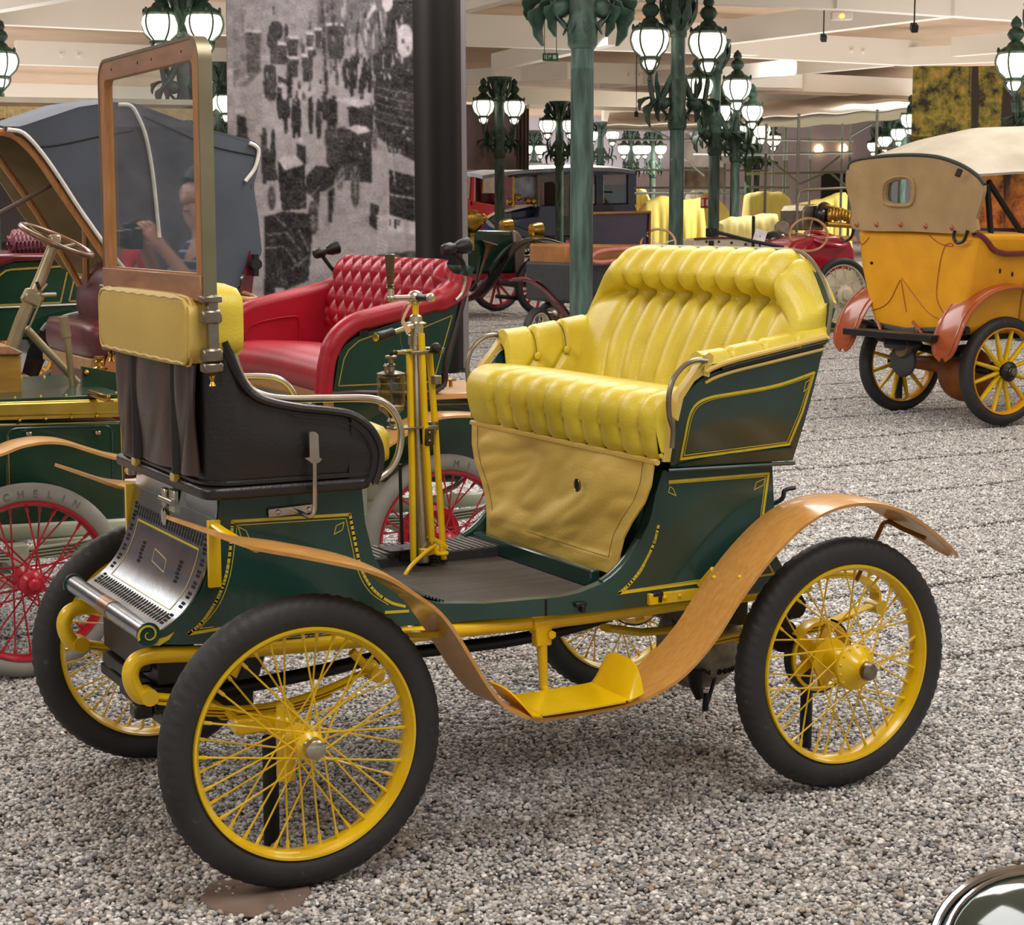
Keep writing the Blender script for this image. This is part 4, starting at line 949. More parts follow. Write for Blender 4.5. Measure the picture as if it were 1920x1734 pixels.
# step with its hanger
for sg in (-1, 1):
    yf = lambda y: y if sg < 0 else 2*W2-y
    rows = [[Vector((x, yf(-.105+dy*.0), z)), Vector((x, yf(.0), z)), Vector((x, yf(.10), z))] for x, z, dy in [(.606, .374, 0), (.615, .371, 0), (.74, .371, 0), (.868, .374, 0)]]
    st = G().slab(rows, .005*(-sg)).obj('step_plate', M['yellow'], car)
    g = G(); g.tube([Vector((.92, yf(.0), .405+.0)), Vector((.925, yf(.0), .42))], [.098, .06], 20, flat=.06) if False else None
    n = 20; R0 = []
    for k in range(n+1):
        y_ = -.105+.205*k/n; hgt = .012+.085*max(0, 1-abs((y_+.0025)/.1026)**3.2)**.5
        R0.append([Vector((.862, yf(y_), .3735)), Vector((.880, yf(y_), .376)), Vector((.892, yf(y_), .376+hgt*.35)), Vector((.904, yf(y_), .376+hgt*.7)), Vector((.914, yf(y_), .376+hgt))])
    G().slab(R0, .005*(sg)).obj('step_back', M['yellow'], st)
    n = 10; e = [Vector((.585-.012*(k/n), yf(-.105+.215*k/n), .376+.045*math.sin(PI*.5*min(1, k/n*1.3)))) for k in range(n+1)]
    G().slab([[Vector((.612, p.y, .371)), p] for p in e], -.005*(-sg)).obj('step_lip', M['yellow'], st)
    a = onY(1031, 1308, .13); b = onY(1024, 1180, W2-.345)
    g = G(); xx = .80; g.tube([Vector((xx-.02, yf(.05), .350)), Vector((xx, yf(.20), .335)), Vector((xx+.005, yf(.232), .345)), Vector((xx+.004, yf(.236), .40)), Vector((xx, yf(.236), .475))], [.011, .012, .013, .013, .016], 12); g.box((xx, yf(.235), .50), (.05, .03, .075), t=.25); g.cyl((xx, yf(.225), .528-.022), (xx, yf(.275), .528-.022), .02)
    g.cyl((xx+.02, yf(.21), .495), (xx+.02, yf(.24), .495), .012, n=6); hg = g.obj('step_hanger', M['yellow'], car)
    g = G(); g.cyl((xx-.03, yf(.242), .528), (xx+.03, yf(.242), .528), .0235, n=18); g.box((xx, yf(.235), .551), (.075, .03, .01), t=.3); g.cyl((xx-.018, yf(.235), .55), (xx-.018, yf(.235), .565), .007, n=6); g.cyl((xx+.018, yf(.235), .55), (xx+.018, yf(.235), .565), .007, n=6); g.obj('tube_clamp', M['yellow'], hg)
# wooden mudguards: one long ash ribbon each side
MG = [(-.300, .925, .075, .100), (-.215, .890, .03, .135), (-.135, .857, -.03, .155), (-.03, .832, -.065, .158), (.06, .809, -.085, .155), (.13, .788, -.09, .150), (.20, .756, -.09, .145), (.266, .712, -.09, .140), (.32, .670, -.09, .135), (.365, .615, -.09, .130), (.42, .527, -.09, .12), (.464, .457, -.09, .115), (.51, .402, -.09, .11), (.57, .366, -.09, .10), (.63, .352, -.09, .10), (.75, .351, -.09, .10), (.88, .357, -.09, .10), (.985, .382, -.09, .10), (1.07, .425, -.09, .10), (1.16, .506, -.09, .10), (1.235, .60, -.09, .10), (1.325, .695, -.09, .10), (1.415, .768, -.09, .10), (1.49, .808, -.09, .10), (1.56, .828, -.09, .10), (1.63, .834, -.09, .10), (1.70, .827, -.09, .10), (1.77, .808, -.09, .10), (1.84, .778, -.085, .095), (1.94, .716, -.07, .08), (2.03, .655, -.045, .045), (2.06, .634, -.02, .015)]
P = [Vector((a, b, 0)) for a, b, _, _ in MG]; Pc = cat(P, 5); T = cat([Vector((c, d, 0)) for _, _, c, d in MG], 5)
for sg in (-1, 1):
    rows = []
    for p, t in zip(Pc, T):
        w_ = [t.x+(t.y-t.x)*k/8 for k in range(9)]
        row = []
        for k, yv in enumerate(w_):
            cr = .010*(1-((k-4)/4)**2)*ss(-.25, -.02, p.x)
            row.append(Vector((p.x, yv if sg < 0 else 2*W2-yv, p.y+cr*(1 if p.x > 1.3 or p.x < .25 else .4))))
        rows.append(row)
    mg = G().slab(rows, .009*(-sg)).obj('wooden_mudguard', M['wood'], car, angle=50)
    fy = lambda y: y if sg < 0 else 2*W2-y
    g = G(); g.box((-.13, fy(W2-.355), .80), (.032, .014, .17), t=.15); g.tube([(-.13, fy(W2-.36), .875), (-.135, fy(.18), .872), (-.12, fy(.10), .858), (-.10, fy(.02), .845)], .007, 8, flat=1.8); bk = g.obj('mudguard_bracket', M['yellow'], car)
    for x_, y_ in ((-.12, .10), (-.10, .03)):
        g = G(); g.ball((x_, fy(y_), .853-.004 if x_ > -.11 else .862), (.008, .008, .004), 8, 6); g.obj('rivet', M['yellow'], mg)
    g = G(); g.tube([(.28, fy(W2-.34), .55), (.33, fy(.12), .57), (.385, fy(.02), .585)], .010, 8, flat=1.6); g.obj('mudguard_bracket', M['yellow'], car)
    g = G(); g.box((1.19, fy(W2-.445), .575), (.18, .016, .032), t=.2)
    g.tube([(1.27, fy(W2-.45), .60), (1.275, fy(.10), .655)], .009, 8); g.tube([(1.23, fy(W2-.36), .56), (1.23, fy(.25), .59)], .012, 8); bk = g.obj('mudguard_stay', M['yellow'], car)
    for q in ((1.15, ), (1.20, )):
        g = G(); g.ball((q[0], fy(W2-.455), .577), (.007, .004, .007), 8, 6); g.obj('rivet', M['yellow'], bk)
    for x_, y_, z_ in ((1.26, .07, .635), (1.275, -.03, .652)):
        g = G(); g.ball((x_-.003, fy(y_), z_+.004), (.007, .008, .007), 10, 6); g.obj('rivet', M['yellow'], mg)
    g = G(); g.tube(cat([(1.87, fy(.20), .55), (1.88, fy(.12), .70), (1.885, fy(.09), .742), (1.91, fy(.04), .725), (1.94, fy(-.02), .705)], 6), .007, 8); g.obj('mudguard_stay', mat('brown_iron_stay_%d' % (sg+1), '8a5a22', .4, .3), car)
# tail catch
g = G(); g.tube(cat([(1.545, W2-.40, .80), (1.575, W2-.42, .82), (1.585, W2-.42, .845), (1.62, W2-.42, .85)], 5), .007, 6); g.obj('tail_hook', M['black'], car)
# ------------------------------------------------ wheels and stands
wf = make_wheel(car, (0, 0, RW), RW, .284, .040, M['yellow'], M['rubber'], 40, hubr=.036, hubw=.055, mcap=M['nickel'], capr=.0255, capy=-.090, tread=.0028, nu=96)
o = dup(wf, car, wf.location+Vector((0, 2*W2, 0))); o.scale = (1, -1, 1)
wr = make_wheel(car, (LB, 0, RW), RW, .284, .040, M['yellow'], M['rubber'], 36, hubr=.062, hubw=.07, mcap=M['nickel_d'], capr=.026, capy=-.135, tread=.0028, nu=96)
o = dup(wr, car, wr.location+Vector((0, 2*W2, 0))); o.scale = (1, -1, 1)
g = G(); g.lathe([(.062, -.050), (.066, -.056), (.066, -.066), (.058, -.072), (.045, -.085), (.032, -.098), (.030, -.112)], ax=(0, 1, 0), n=28)
for k in range(14):
    a = 2*PI*k/14; g.ball((.060*math.sin(a), -.070, .060*math.cos(a)), .0045, 8, 5)
fl = g.obj('hub_flange', M['yellow'], wr)
for pos, rr in (((.03, .31), .021), ((1.80, .34), .019)):
    s_ = G().cyl((pos[0], pos[1], -.01), (pos[0], pos[1], .292 if pos[0] < 1 else .30), rr, n=18).obj('axle_stand', M['black'])
    tag(s_, 'black upright post propping the front axle, seen through the near front wheel' if pos[0] < 1 else 'black upright post propping the rear axle, seen through the near rear wheel', 'stand', 'posts propping the axles')
g = G(); g.lathe([(.001, 0), (.13, 0), (.135, .006), (.13, .014), (.001, .016)], (-.13, .0, -.010), n=28); tag(g.obj('wheel_pad', mat('brown_disc', '7d6a5e', .7)), 'flat brown disc lying in gravel under the near front tyre', 'pad')
# ================================================================== the hall: roof, beams, walls, lamp posts, hangings
M['roof'] = mat('buff_roof_panel', 'bd9f82', .8, col2='b39577', scale=2)
M['beam'] = mat('cream_laminated_beam', 'f3ede1', .7, col2='eee7da', scale=1, stretch=(.3, 1, 2))
M['verd'] = mat('verdigris_iron', '4a6459', .65, col2='1d2e29', scale=7, stretch=(3, 3, .45), detail=8, bump=.2, bscale=40, wear=('6a8a7a', 9, .69))
M['verd_d'] = mat('dark_verdigris', '34503f', .5, col2='18281f', scale=14, detail=6, bump=.2, bscale=40)
M['globe'] = mat('lit_opal_glass', 'fff6e4', .3, col2='fff0d8', scale=6, emit=2.6)
M['wall'] = mat('pale_violet_wall', 'b9b2bd', .8, col2='a59fab', scale=.4)
g = G(); q = [(-20, -8), (40, -8), (40, 75), (-40, 75)]
g.add([tuple(CAM+RT*a+FH*b)[:2]+(3.83+.0128*b+.62,) for a, b in ((-45, -8), (45, -8), (45, 82), (-45, 82))], [(3, 2, 1, 0)])
ceil = g.obj('ceiling', M['roof'], smooth=False); ceil['kind'] = 'structure'
def beam(x0, y0, x1, y1, hgt=.42, wid=.18, bolts=()):
    a, b = onC(x0, y0), onC(x1, y1); g = G(); t = (b-a).normalized(); s_ = t.cross(Vector((0, 0, 1))).normalized()*wid/2; u = Vector((0, 0, hgt))
    g.prism([a-s_, a+s_, b+s_, b-s_], u); o = g.obj('beam', M['beam'], ceil, smooth=False)
    for f in bolts:
        c = a.lerp(b, f)+u*.45; n = s_.normalized(); n = n if n.dot(CAM-c) > 0 else -n
        G().cyl(c+n*wid*.5, c+n*(wid*.5+.05), .035, .03, 10).obj('bolt_cover', M['beam'], o)
for a in [(-60, 44, 432, 67, .44), (30, 121, 432, 134, .40, .18, (.2, .28)), (-40, 184, 432, 196, .36), (-60, 32, 140, -3, .3), (862, 86, 1420, 104, .46, .18, (.345,)), (925, 152, 1500, 166, .40, .18, (.42, .455)), (862, 160, 1070, 148, .3), (930, 133, 1150, 84, .3), (860, 26, 985, -6, .4), (862, 190, 1340, 205, .36, .18, (.02,)), (990, 203, 1480, 214, .34, .18, (.4, .45)), (1130, 166, 1330, 148, .25), (1350, 106, 1720, 124, .42, .18, (.63, .69)), (1700, 123, 1990, 112, .3), (1560, 17, 2000, 46, .46), (1340, 86, 1800, 30, .34), (1395, 149, 1670, 124, .28), (1410, 168, 1720, 181, .38), (1380, 198, 1720, 206, .3), (1200, 3, 1560, 18, .5), (1130, 226, 1500, 232, .3), (1790, 106, 1990, 90, .3)]:
    beam(*a)
# far wall and side wall, seen only in the gaps
def wall(name, pts, h, m):
    g = G(); P = [Vector(p) for p in pts]
    for a, b in zip(P, P[1:]): g.add([a, b, b+Vector((0, 0, h)), a+Vector((0, 0, h))], [(0, 1, 2, 3)])
    o = g.obj(name, m, smooth=False); o['kind'] = 'structure'; return o
def pl(a, b): p = CAM+RT*a+FH*b; return (p.x, p.y, SL*b-.3)
wall('wall_back', [pl(-42, 66), pl(42, 66)], 5.6, M['wall'])
# ------------------------------------------------ lamp posts
def lantern(parent, c, s=1.0):
    """six-rib lantern: cage, cap with pine-cone finial, opal glass, lower basket"""
    c = Vector(c); g = G()
    for k in range(5):
        a = 2*PI*k/5+.35-PI/2-YAW+.3; P = []
        for z, r in ((.17, .10), (.13, .185), (.03, .218), (-.08, .185), (-.17, .10), (-.21, .11), (-.27, .085), (-.33, .03)): P.append(c+Vector((r*math.cos(a), r*math.sin(a), z))*s)
        g.tube(cat(P, 3), .0115*s, 5)
    g.lathe([(.10*s, -.155*s), (.125*s, -.165*s), (.125*s, -.19*s), (.10*s, -.2*s)], c, n=14)
    g.lathe([(.001, -.44*s), (.03*s, -.42*s), (.02*s, -.36*s), (.05*s, -.33*s), (.03*s, -.30*s)], c, n=10)
    o = g.obj('lantern_cage', M['verd_d'], parent, angle=50)
    g = G(); g.lathe([(.17*s, .11*s), (.195*s, .135*s), (.18*s, .16*s), (.14*s, .185*s), (.10*s, .205*s), (.08*s, .24*s), (.05*s, .26*s), (.085*s, .30*s), (.10*s, .34*s), (.075*s, .39*s), (.045*s, .41*s), (.065*s, .45*s), (.05*s, .50*s), (.001, .55*s)], c, n=14)
    for k in range(6):
        a = 2*PI*k/6+.35; q = c+Vector((.19*math.cos(a), .19*math.sin(a), .155))*s; g.ball(q, (.02*s, .02*s, .04*s), 6, 5)
    g.obj('lantern_cap', M['verd_d'], o)
    g = G(); g.lathe([(.02*s, -.17*s), (.09*s, -.155*s), (.17*s, -.08*s), (.203*s, .02*s), (.19*s, .09*s), (.15*s, .13*s), (.02*s, .15*s)], c, n=20); g.obj('glass_globe', M['globe'], o)
    g = G(); g.lathe([(.01*s, -.31*s), (.06*s, -.28*s), (.085*s, -.235*s), (.07*s, -.205*s), (.01*s, -.2*s)], c, n=14); g.obj('lower_glass', M['globe'], o)
    return o
def leaf(g, base, tip, w, curl=.25, n=7):
    """pointed acanthus leaf with a folded midrib"""
    base, tip = Vector(base), Vector(tip); ax = tip-base; L_ = ax.length; t = ax.normalized(); s_ = t.cross(Vector((0, 0, 1)))
    s_ = s_.normalized() if s_.length > .1 else Vector((1, 0, 0)); u = s_.cross(t); rows = []
    for i in range(n+1):
        f = i/n; wd = w*math.sin(PI*min(f*.85+.12, 1))*(1+.25*math.sin(f*16)); c = base+ax*f+u*curl*L_*math.sin(PI*f)*.4
        rows.append([c-s_*wd+u*wd*.45, c-u*wd*.1, c+s_*wd+u*wd*.45])
    g.slab(rows, max(.008, w*.12))
def column(px, d, arms, r=.082, label='', s=1.0, lampz=None, cap=True, top=None, group=None):
    b = atD(px, 867, d); x, y = b.x, b.y; z0 = fz(x, y)-.02; zt = cz(x, y)
    t = thing('street_lamp', label, 'lamp', (x, y, z0), group=group)
    o = Vector((x, y, 0)); g = G()
    prof = [(r*2.0, z0), (r*2.0, z0+.12), (r*1.5, z0+.2), (r*1.2, z0+.3), (r*1.08, z0+.36), (r, z0+.5), (r*.97, zt-1.5), (r*.95, zt-.45)]
    g.lathe(prof, o, n=24); g.obj('shaft', M['verd'], t)
    g = G(); g.lathe([(r*1.15, zt-.48), (r*1.2, zt-.44), (r*1.05, zt-.40), (r*1.25, zt-.28), (r*1.8, zt-.12), (r*2.5, zt-.04), (r*2.6, zt), (r*.5, zt)], o, n=20)
    for k in range(8):
        a = 2*PI*k/8; dv = Vector((math.cos(a), math.sin(a), 0)); leaf(g, o+dv*r*1.05+Vector((0, 0, zt-.42)), o+dv*r*2.5+Vector((0, 0, zt-.06)), .055, -.3)
    if cap: g.obj('capital', M['verd_d'], t, angle=60)
    lz = lampz if lampz is not None else zt-.62
    for (dx, dy) in arms:
        dv = Vector((dx, dy, 0)); L_ = dv.length; dn = dv.normalized(); g = G()
        c = o+dv+Vector((0, 0, lz)); A0 = o+dn*r*.7+Vector((0, 0, lz-.40)); 
        g.tube(cat([A0+Vector((0, 0, .05)), o+dn*(r+.12)+Vector((0, 0, lz-.62)), o+dv*.85+Vector((0, 0, lz-.66)), c+Vector((0, 0, -.43))], 5), [.035, .04, .04, .04, .038, .036, .036, .035, .034, .034, .033, .032, .03, .03, .03, .03], 8)
        for f, tipz, wdt in ((.3, -.86, .085), (.62, -.92, .095), (1.0, -.74, .07)):
            leaf(g, o+dv*f+Vector((0, 0, lz-.60)), o+dv*(f+.12)+dn*.08+Vector((0, 0, lz+tipz)), wdt*s, .5)
        leaf(g, o+dn*r*.9+Vector((0, 0, lz-.85)), o+dn*(r+.16)+Vector((0, 0, lz-.38)), .05*s, -.4); leaf(g, o+dv*.6+Vector((0, 0, lz-.62)), o+dv*.75+Vector((0, 0, lz-.32)), .05*s, -.3)
        g.ball(o+dv*.55+Vector((0, 0, lz-.66)), (.09, .09, .075), 10, 7); br = g.obj('lamp_bracket', M['verd_d'], t, angle=60)
        lantern(t, c, s)
    g = G(); g.lathe([(r*1.02, lz-.95), (r*1.25, lz-.92), (r*1.3, lz-.80), (r*1.1, lz-.70), (r*1.25, lz-.45), (r*1.05, lz-.40)], o, n=20)
    for k in range(6):
        a = 2*PI*k/6+.3; dv = Vector((math.cos(a), math.sin(a), 0)); leaf(g, o+dv*r*1.05+Vector((0, 0, lz-.45)), o+dv*r*1.7+Vector((0, 0, lz-.85)), .05, -.4)
    g.obj('leaf_collar', M['verd_d'], t, angle=60)
    return t
def hz(py, d): return CAM.z+(ray(960, py)*d).z      # height of a pixel row at a depth
def arm(dpx, d, fwd=0.0): return tuple((RT*(dpx*d/FOC)+FH*fwd)[:2])
column(1088, 12.8, [arm(-72, 12.8, .1), arm(62, 12.8, .1)], label='nearest green lamp post, a bare shaft rising behind the yellow seat', s=1.3, lampz=hz(-150, 12.8))
column(1262, 20.4, [arm(-52, 20.4, -.1), arm(58, 20.4, .2)], label='green lamp post with two big lit lanterns, second from the yellow seat', lampz=hz(90, 20.4))
column(1331, 26.5, [arm(-32, 26.5, -.1), arm(41, 26.5, .1)], label='green lamp post carrying the red alarm box', lampz=hz(172, 26.5))
column(1369, 35.5, [arm(-24, 35.5), arm(30, 35.5)], label='green lamp post just right of the one with the alarm box', lampz=hz(216, 35.5), r=.09)
column(1393, 44, [arm(-20, 44), arm(24, 44)], label='green lamp post, fifth of the row receding from the yellow seat', lampz=hz(250, 44))
column(1409, 52, [arm(-16, 52), arm(30, 52)], label='farthest lit lamp post of the row behind the yellow seat', lampz=hz(266, 52))
column(937, 34.8, [arm(-29, 34.8, -.1), arm(27, 34.8, .1)], label='green lamp post with two lanterns just right of the street banner', r=.095, lampz=hz(207, 34.8))
column(1047, 43.7, [arm(-22, 43.7), arm(20, 43.7)], label='green lamp post half hidden behind the nearest bare column', r=.1, lampz=hz(240, 43.7))
column(1122, 56, [arm(-16, 56), arm(22, 56)], label='small far lamp post left of the white tarpaulin', r=.1, lampz=hz(258, 56))
for px, d, dd, lab in ((1000, 63, 12, 'tiny far lamp post above the blue limousine roof'), (1178, 60, 13, 'tiny far lamp post under the left end of the tarpaulin'), (1218, 62, 14, 'tiny far lamp post left of the big two-lantern column')):
    column(px, d, [arm(-dd, d), arm(dd, d)], label=lab, r=.1, lampz=hz(283, d))
column(6, 23.7, [arm(28, 23.7, -.1), arm(-40, 23.7)], label='green lamp post at the left edge of the picture', lampz=hz(128, 23.7))
column(365, 20.5, [arm(-40, 20.5, -.1), arm(38, 20.5, -.1)], label='green lamp post behind the top of the windscreen', lampz=hz(62, 20.5))
column(427, 31, [arm(-25, 31, -.1), arm(13, 31, -.1)], label='green lamp post against the left edge of the street banner', r=.09, lampz=hz(200, 31))
column(1921, 21.5, [arm(-50, 21.5, -.1)], label='green lamp post at the right edge beside the forest picture', lampz=hz(130, 21.5))
column(1712, 40, [arm(-24, 40)], label='lamp post at the left edge of the forest picture', lampz=hz(230, 40))
for px, py, d in ((1668, 255, 47), (1643, 268, 53), (1622, 278, 60)):
    column(px+8, d, [arm(-8, d)], label='lamp post %s in the far row left of the forest picture' % ('nearest' if d == 47 else 'midway' if d == 53 else 'farthest'), lampz=hz(py, d), r=.1)
# red alarm box strapped to the third column
b = atD(1323, 380, 26.385); g = G(); g.box(b, (.14, .12, .16), Matrix.Rotation(-YAW, 3, 'Z'), t=.15); ab = g.obj('alarm_box', mat('signal_red', 'c8242a', .4)); tag(ab, 'small red alarm box fixed to the third green lamp post', 'alarm box')
g = G(); g.box(b-FH*.062+RT*.025, (.05, .006, .09), Matrix.Rotation(-YAW, 3, 'Z')); g.obj('white_plate', mat('white_plate', 'e8e4e0', .5), ab)
g = G(); g.box(b-FH*.062-RT*.048, (.03, .006, .10), Matrix.Rotation(-YAW, 3, 'Z')); g.obj('white_plate', mat('white_plate', 'e8e4e0', .5), ab)
# exit sign, emergency lamp, little black spotlights under the roof
RZ = Matrix.Rotation(-YAW, 3, 'Z')
b = atD(1032, 107, 24); g = G(); g.box(b, (.21, .03, .10), RZ, t=.1); [g.cyl(b+RT*q+Vector((0, 0, .05)), Vector((b.x, b.y, cz(b.x, b.y)+.65))+RT*q, .006, n=6) for q in (-.08, .08)]; ex = tag(g.obj('exit_sign', mat('exit_green', '1f6b4a', .5)), 'green emergency exit sign hanging left of the nearest column', 'sign')
g = G(); w_ = lambda a, z, dx, dz: g.box(b-FH*.017+RT*a+Vector((0, 0, z)), (dx, .004, dz), RZ)
w_(.055, 0, .045, .05); w_(-.05, .0, .012, .06); w_(-.02, .0, .01, .05); w_(-.075, .0, .01, .05); w_(.0, .01, .014, .03); g.obj('exit_pictogram', mat('sign_white', 'e6efe8', .5), ex)
b = atD(1578, 30, 22); g = G(); g.box(b, (.26, .10, .10), RZ, t=.2); g.cyl(b, Vector((b.x, b.y, cz(b.x, b.y)+.65)), .012, n=6); el = tag(g.obj('emergency_light', M['beam']), 'white emergency lamp with a glowing orange spot under the beam', 'light')
g = G(); g.ball(b-FH*.05+Vector((0, 0, -.005)), (.05, .02, .03), 10, 7); g.obj('bulb', mat('amber_bulb', 'ffab5a', .4, emit=2), el)
for k, (px, py, d, lab) in enumerate(((1714, 52, 20, 'black spotlight hanging under the roof left of the right-hand beam'), (1544, 71, 24, 'black spotlight on the beam below the emergency lamp'), (1193, 214, 36, 'black spotlight just above the white tarpaulin'))):
    b = atD(px, py, d); g = G(); g.box(b, (.075, .12, .085), RZ @ Matrix.Rotation(.4, 3, 'X'), t=.2); g.cyl(b, Vector((b.x, b.y, cz(b.x, b.y)+.65)), .009, n=6); tag(g.obj('spotlight', M['black']), lab, 'spotlight')
# ------------------------------------------------ street photograph printed on a long banner
BW, BH, BS = 226, 352, 2.0                       # print cells of two picture units
XX, YY = np.meshgrid(np.arange(BW)*BS+425, np.arange(BH)*BS-4)
A = .70-.06*np.exp(-((XX-600)/90.)**2)*0+.03*np.sin(XX/37.)*np.sin(YY/29.)
A = np.where(YY < 130, .66-.0006*(130-YY), A)
def pe(cx, cy, rx, ry, v): A[((XX-cx)/rx)**2+((YY-cy)/ry)**2 < 1] = v
def pp(pts, v, soft=0):
    ins = np.zeros_like(A, bool); n = len(pts)
    for i in range(n):
        (x0, y0), (x1, y1) = pts[i], pts[(i+1) % n]
        c = ((y0 > YY) != (y1 > YY)) & (XX < (x1-x0)*(YY-y0)/((y1-y0) or 1e-9)+x0); ins ^= c
    A[ins] = v
def pln(x0, y0, x1, y1, w_, v):
    dx, dy = x1-x0, y1-y0; l2 = dx*dx+dy*dy+1e-9; t = np.clip(((XX-x0)*dx+(YY-y0)*dy)/l2, 0, 1)
    A[np.hypot(XX-x0-t*dx, YY-y0-t*dy) < w_/2] = v
q2 = lambda l: [(420+x/3.94, y/3.94) for x, y in l]
def wheel_(cx, cy, rx, ry, v=.55, sp=8):
    pe(cx, cy, rx, ry, v); pe(cx, cy, rx-2.5, ry-2.5, .3)
    for k in range(sp): a = 2*PI*k/sp; pln(cx, cy, cx+rx*math.cos(a), cy+ry*math.sin(a), 1.4, v)
D = .25
r2 = random.Random(5)
pp(q2([(0, 0), (280, 0), (260, 380), (180, 480), (0, 520)]), .60); pp(q2([(130, 60), (260, 20), (250, 250), (150, 300)]), .66)
for k in range(30): x, y = r2.uniform(436, 490), r2.uniform(8, 110); pln(x, y, x+r2.uniform(-3, 3), y+r2.uniform(8, 26), 2, r2.choice((.48, .55, .72)))
pp(q2([(60, 520), (200, 480), (260, 520), (160, 640), (60, 640)]), .52)
for k in range(7): pln(440, 165-k*2, 487-k, 122+k, 1.5, .5 if k % 2 else .76)
pp(q2([(700, 0), (1400, 0), (1400, 400), (1040, 420), (980, 240), (900, 260), (800, 300), (700, 260)]), .46)
for k in range(46): x, y = r2.uniform(600, 735), r2.uniform(0, 80); pln(x, y, x+r2.uniform(-2, 2), y+r2.uniform(10, 40), r2.uniform(2, 5), r2.choice((.28, .34, .58, .68, .42)))
pp(q2([(1220, 0), (1400, 0), (1400, 1200), (1100, 1000), (1080, 420), (1200, 330)]), .27)
pe(760, 76, 13, 32, .85); pe(728, 3, 12, 18, .84); pp(q2([(1030, 130), (1100, 20), (1120, 60), (1040, 150)]), .8)
for x0, y0, w_, h_ in ((150, 240, 100, 300), (310, 330, 150, 150), (455, 280, 95, 130), (610, 250, 60, 110), (680, 220, 60, 140), (760, 190, 110, 250), (455, 430, 95, 140), (575, 420, 90, 180), (620, 360, 50, 80)):
    pp(q2([(x0, y0), (x0+w_, y0+8), (x0+w_-8, y0+h_), (x0+10, y0+h_)]), D+.06 if x0 > 300 else .4); pp(q2([(x0, y0-22), (x0+w_, y0-14), (x0+w_, y0+8), (x0, y0+2)]), .82)
pe(513, 58, 16, 18, .25); pe(505, 75, 12, 18, .3)
pln(606, 0, 612, 175, 5, .3); pln(622, 0, 628, 160, 4, .34)
for x, y, h in ((455, 190, 80), (480, 470, 260), (285, 960, 0), (440, 700, 290), (510, 740, 280), (545, 730, 290), (640, 690, 300), (700, 740, 290), (740, 690, 200), (770, 740, 220), (800, 720, 240), (880, 450, 210), (915, 440, 280), (940, 430, 230), (1015, 440, 220), (1055, 440, 250), (990, 560, 190), (870, 470, 120), (960, 380, 100), (285, 500, 230), (320, 490, 240), (345, 500, 230), (265, 960, 400), (330, 970, 320)):
    if not h: continue
    X_, Y_ = 420+x/3.94, y/3.94; hh = h/3.94; pe(X_, Y_, 2.6, 3.4, .22); pp([(X_-4, Y_+3), (X_+4, Y_+3), (X_+5.5, Y_+hh*.55), (X_+3, Y_+hh), (X_-2.5, Y_+hh), (X_-5.5, Y_+hh*.55)], D)
pe(447, 208, 9, 6, .82); pp([(443, 215), (458, 222), (461, 272), (440, 272)], D)
pp(q2([(280, 480), (360, 500), (350, 750), (290, 740)]), .33); pp(q2([(380, 560), (470, 600), (480, 870), (380, 880), (360, 800)]), D); pe(523, 160, 10, 5, .8); pe(530, 172, 7, 16, .74); pp(q2([(520, 650), (670, 590), (690, 680), (600, 740), (520, 720)]), .76)
pp(q2([(885, 790), (1085, 770), (1080, 1020), (900, 980)]), D); pp(q2([(800, 735), (930, 715), (1085, 770), (960, 800), (820, 755)]), .80)
pp(q2([(870, 960), (1070, 970), (1060, 1350), (830, 1330), (840, 1100)]), .24); pp(q2([(885, 950), (930, 925), (1020, 935), (1060, 970), (960, 995)]), .84); pe(676, 272, 3, 5, .75)
pp(q2([(740, 960), (870, 940), (850, 1150), (800, 1290), (750, 1200)]), .3)
wheel_(631, 330, 7, 28); wheel_(657, 352, 10, 39); wheel_(738, 265, 18, 30, .78, 10); wheel_(697, 260, 6, 22)
pp(q2([(1085, 540), (1380, 600), (1380, 1130), (1200, 1060), (1090, 900)]), .26)
for k in range(5): pln(696, 162+k*15, 771, 176+k*16, 1.6, .5 if k % 2 else .62)
for k in range(24): x, y = r2.uniform(696, 770), r2.uniform(95, 330); pe(x, y, 1.6, r2.uniform(2, 5), r2.choice((.7, .8, .45)))
pp(q2([(370, 1190), (590, 1210), (600, 1540), (400, 1560), (370, 1320)]), .22); pp(q2([(365, 1180), (440, 1145), (520, 1150), (580, 1215), (430, 1260)]), .8)
pp(q2([(530, 1060), (600, 1080), (600, 1220), (530, 1150)]), .25); pe(562, 262, 5, 6, .84)
pp(q2([(600, 1300), (680, 1220), (800, 1240), (830, 1130), (860, 1200), (800, 1320), (760, 1400), (700, 1420), (690, 1700), (660, 1690), (650, 1460), (600, 1420)]), .24); pp(q2([(755, 1330), (800, 1320), (780, 1640), (755, 1640)]), .24)
wheel_(585, 408, 12, 34, .6, 10); wheel_(500, 372, 9, 24, .5); pln(600, 370, 640, 330, 1.6, .7); pln(560, 385, 600, 350, 1.6, .7)
pp(q2([(240, 1000), (330, 1180), (370, 1330), (250, 1340)]), .26)
pp(q2([(260, 1600), (420, 1560), (620, 1580), (640, 1740), (600, 2150), (520, 2100), (500, 2320), (440, 2320), (420, 2130), (330, 2120), (330, 2320), (250, 2320), (260, 1900)]), .23)
for a in ((490, 440, 530, 436), (530, 436, 560, 470), (488, 465, 525, 462), (525, 462, 556, 500), (500, 400, 530, 425), (556, 430, 575, 470), (540, 505, 575, 480)): pln(*a, 2, .62)
pp(q2([(1210, 1250), (1390, 1300), (1390, 1640), (1210, 1580)]), .22); pp(q2([(1050, 1500), (1120, 1520), (1100, 1700), (1040, 1660)]), .25)
for a in ((704, 285, 698, 355), (698, 355, 720, 362), (720, 362, 770, 372), (704, 285, 745, 290), (735, 300, 740, 340), (770, 372, 780, 372), (708, 300, 730, 330), (700, 350, 715, 405)): pln(*a, 3, .72)
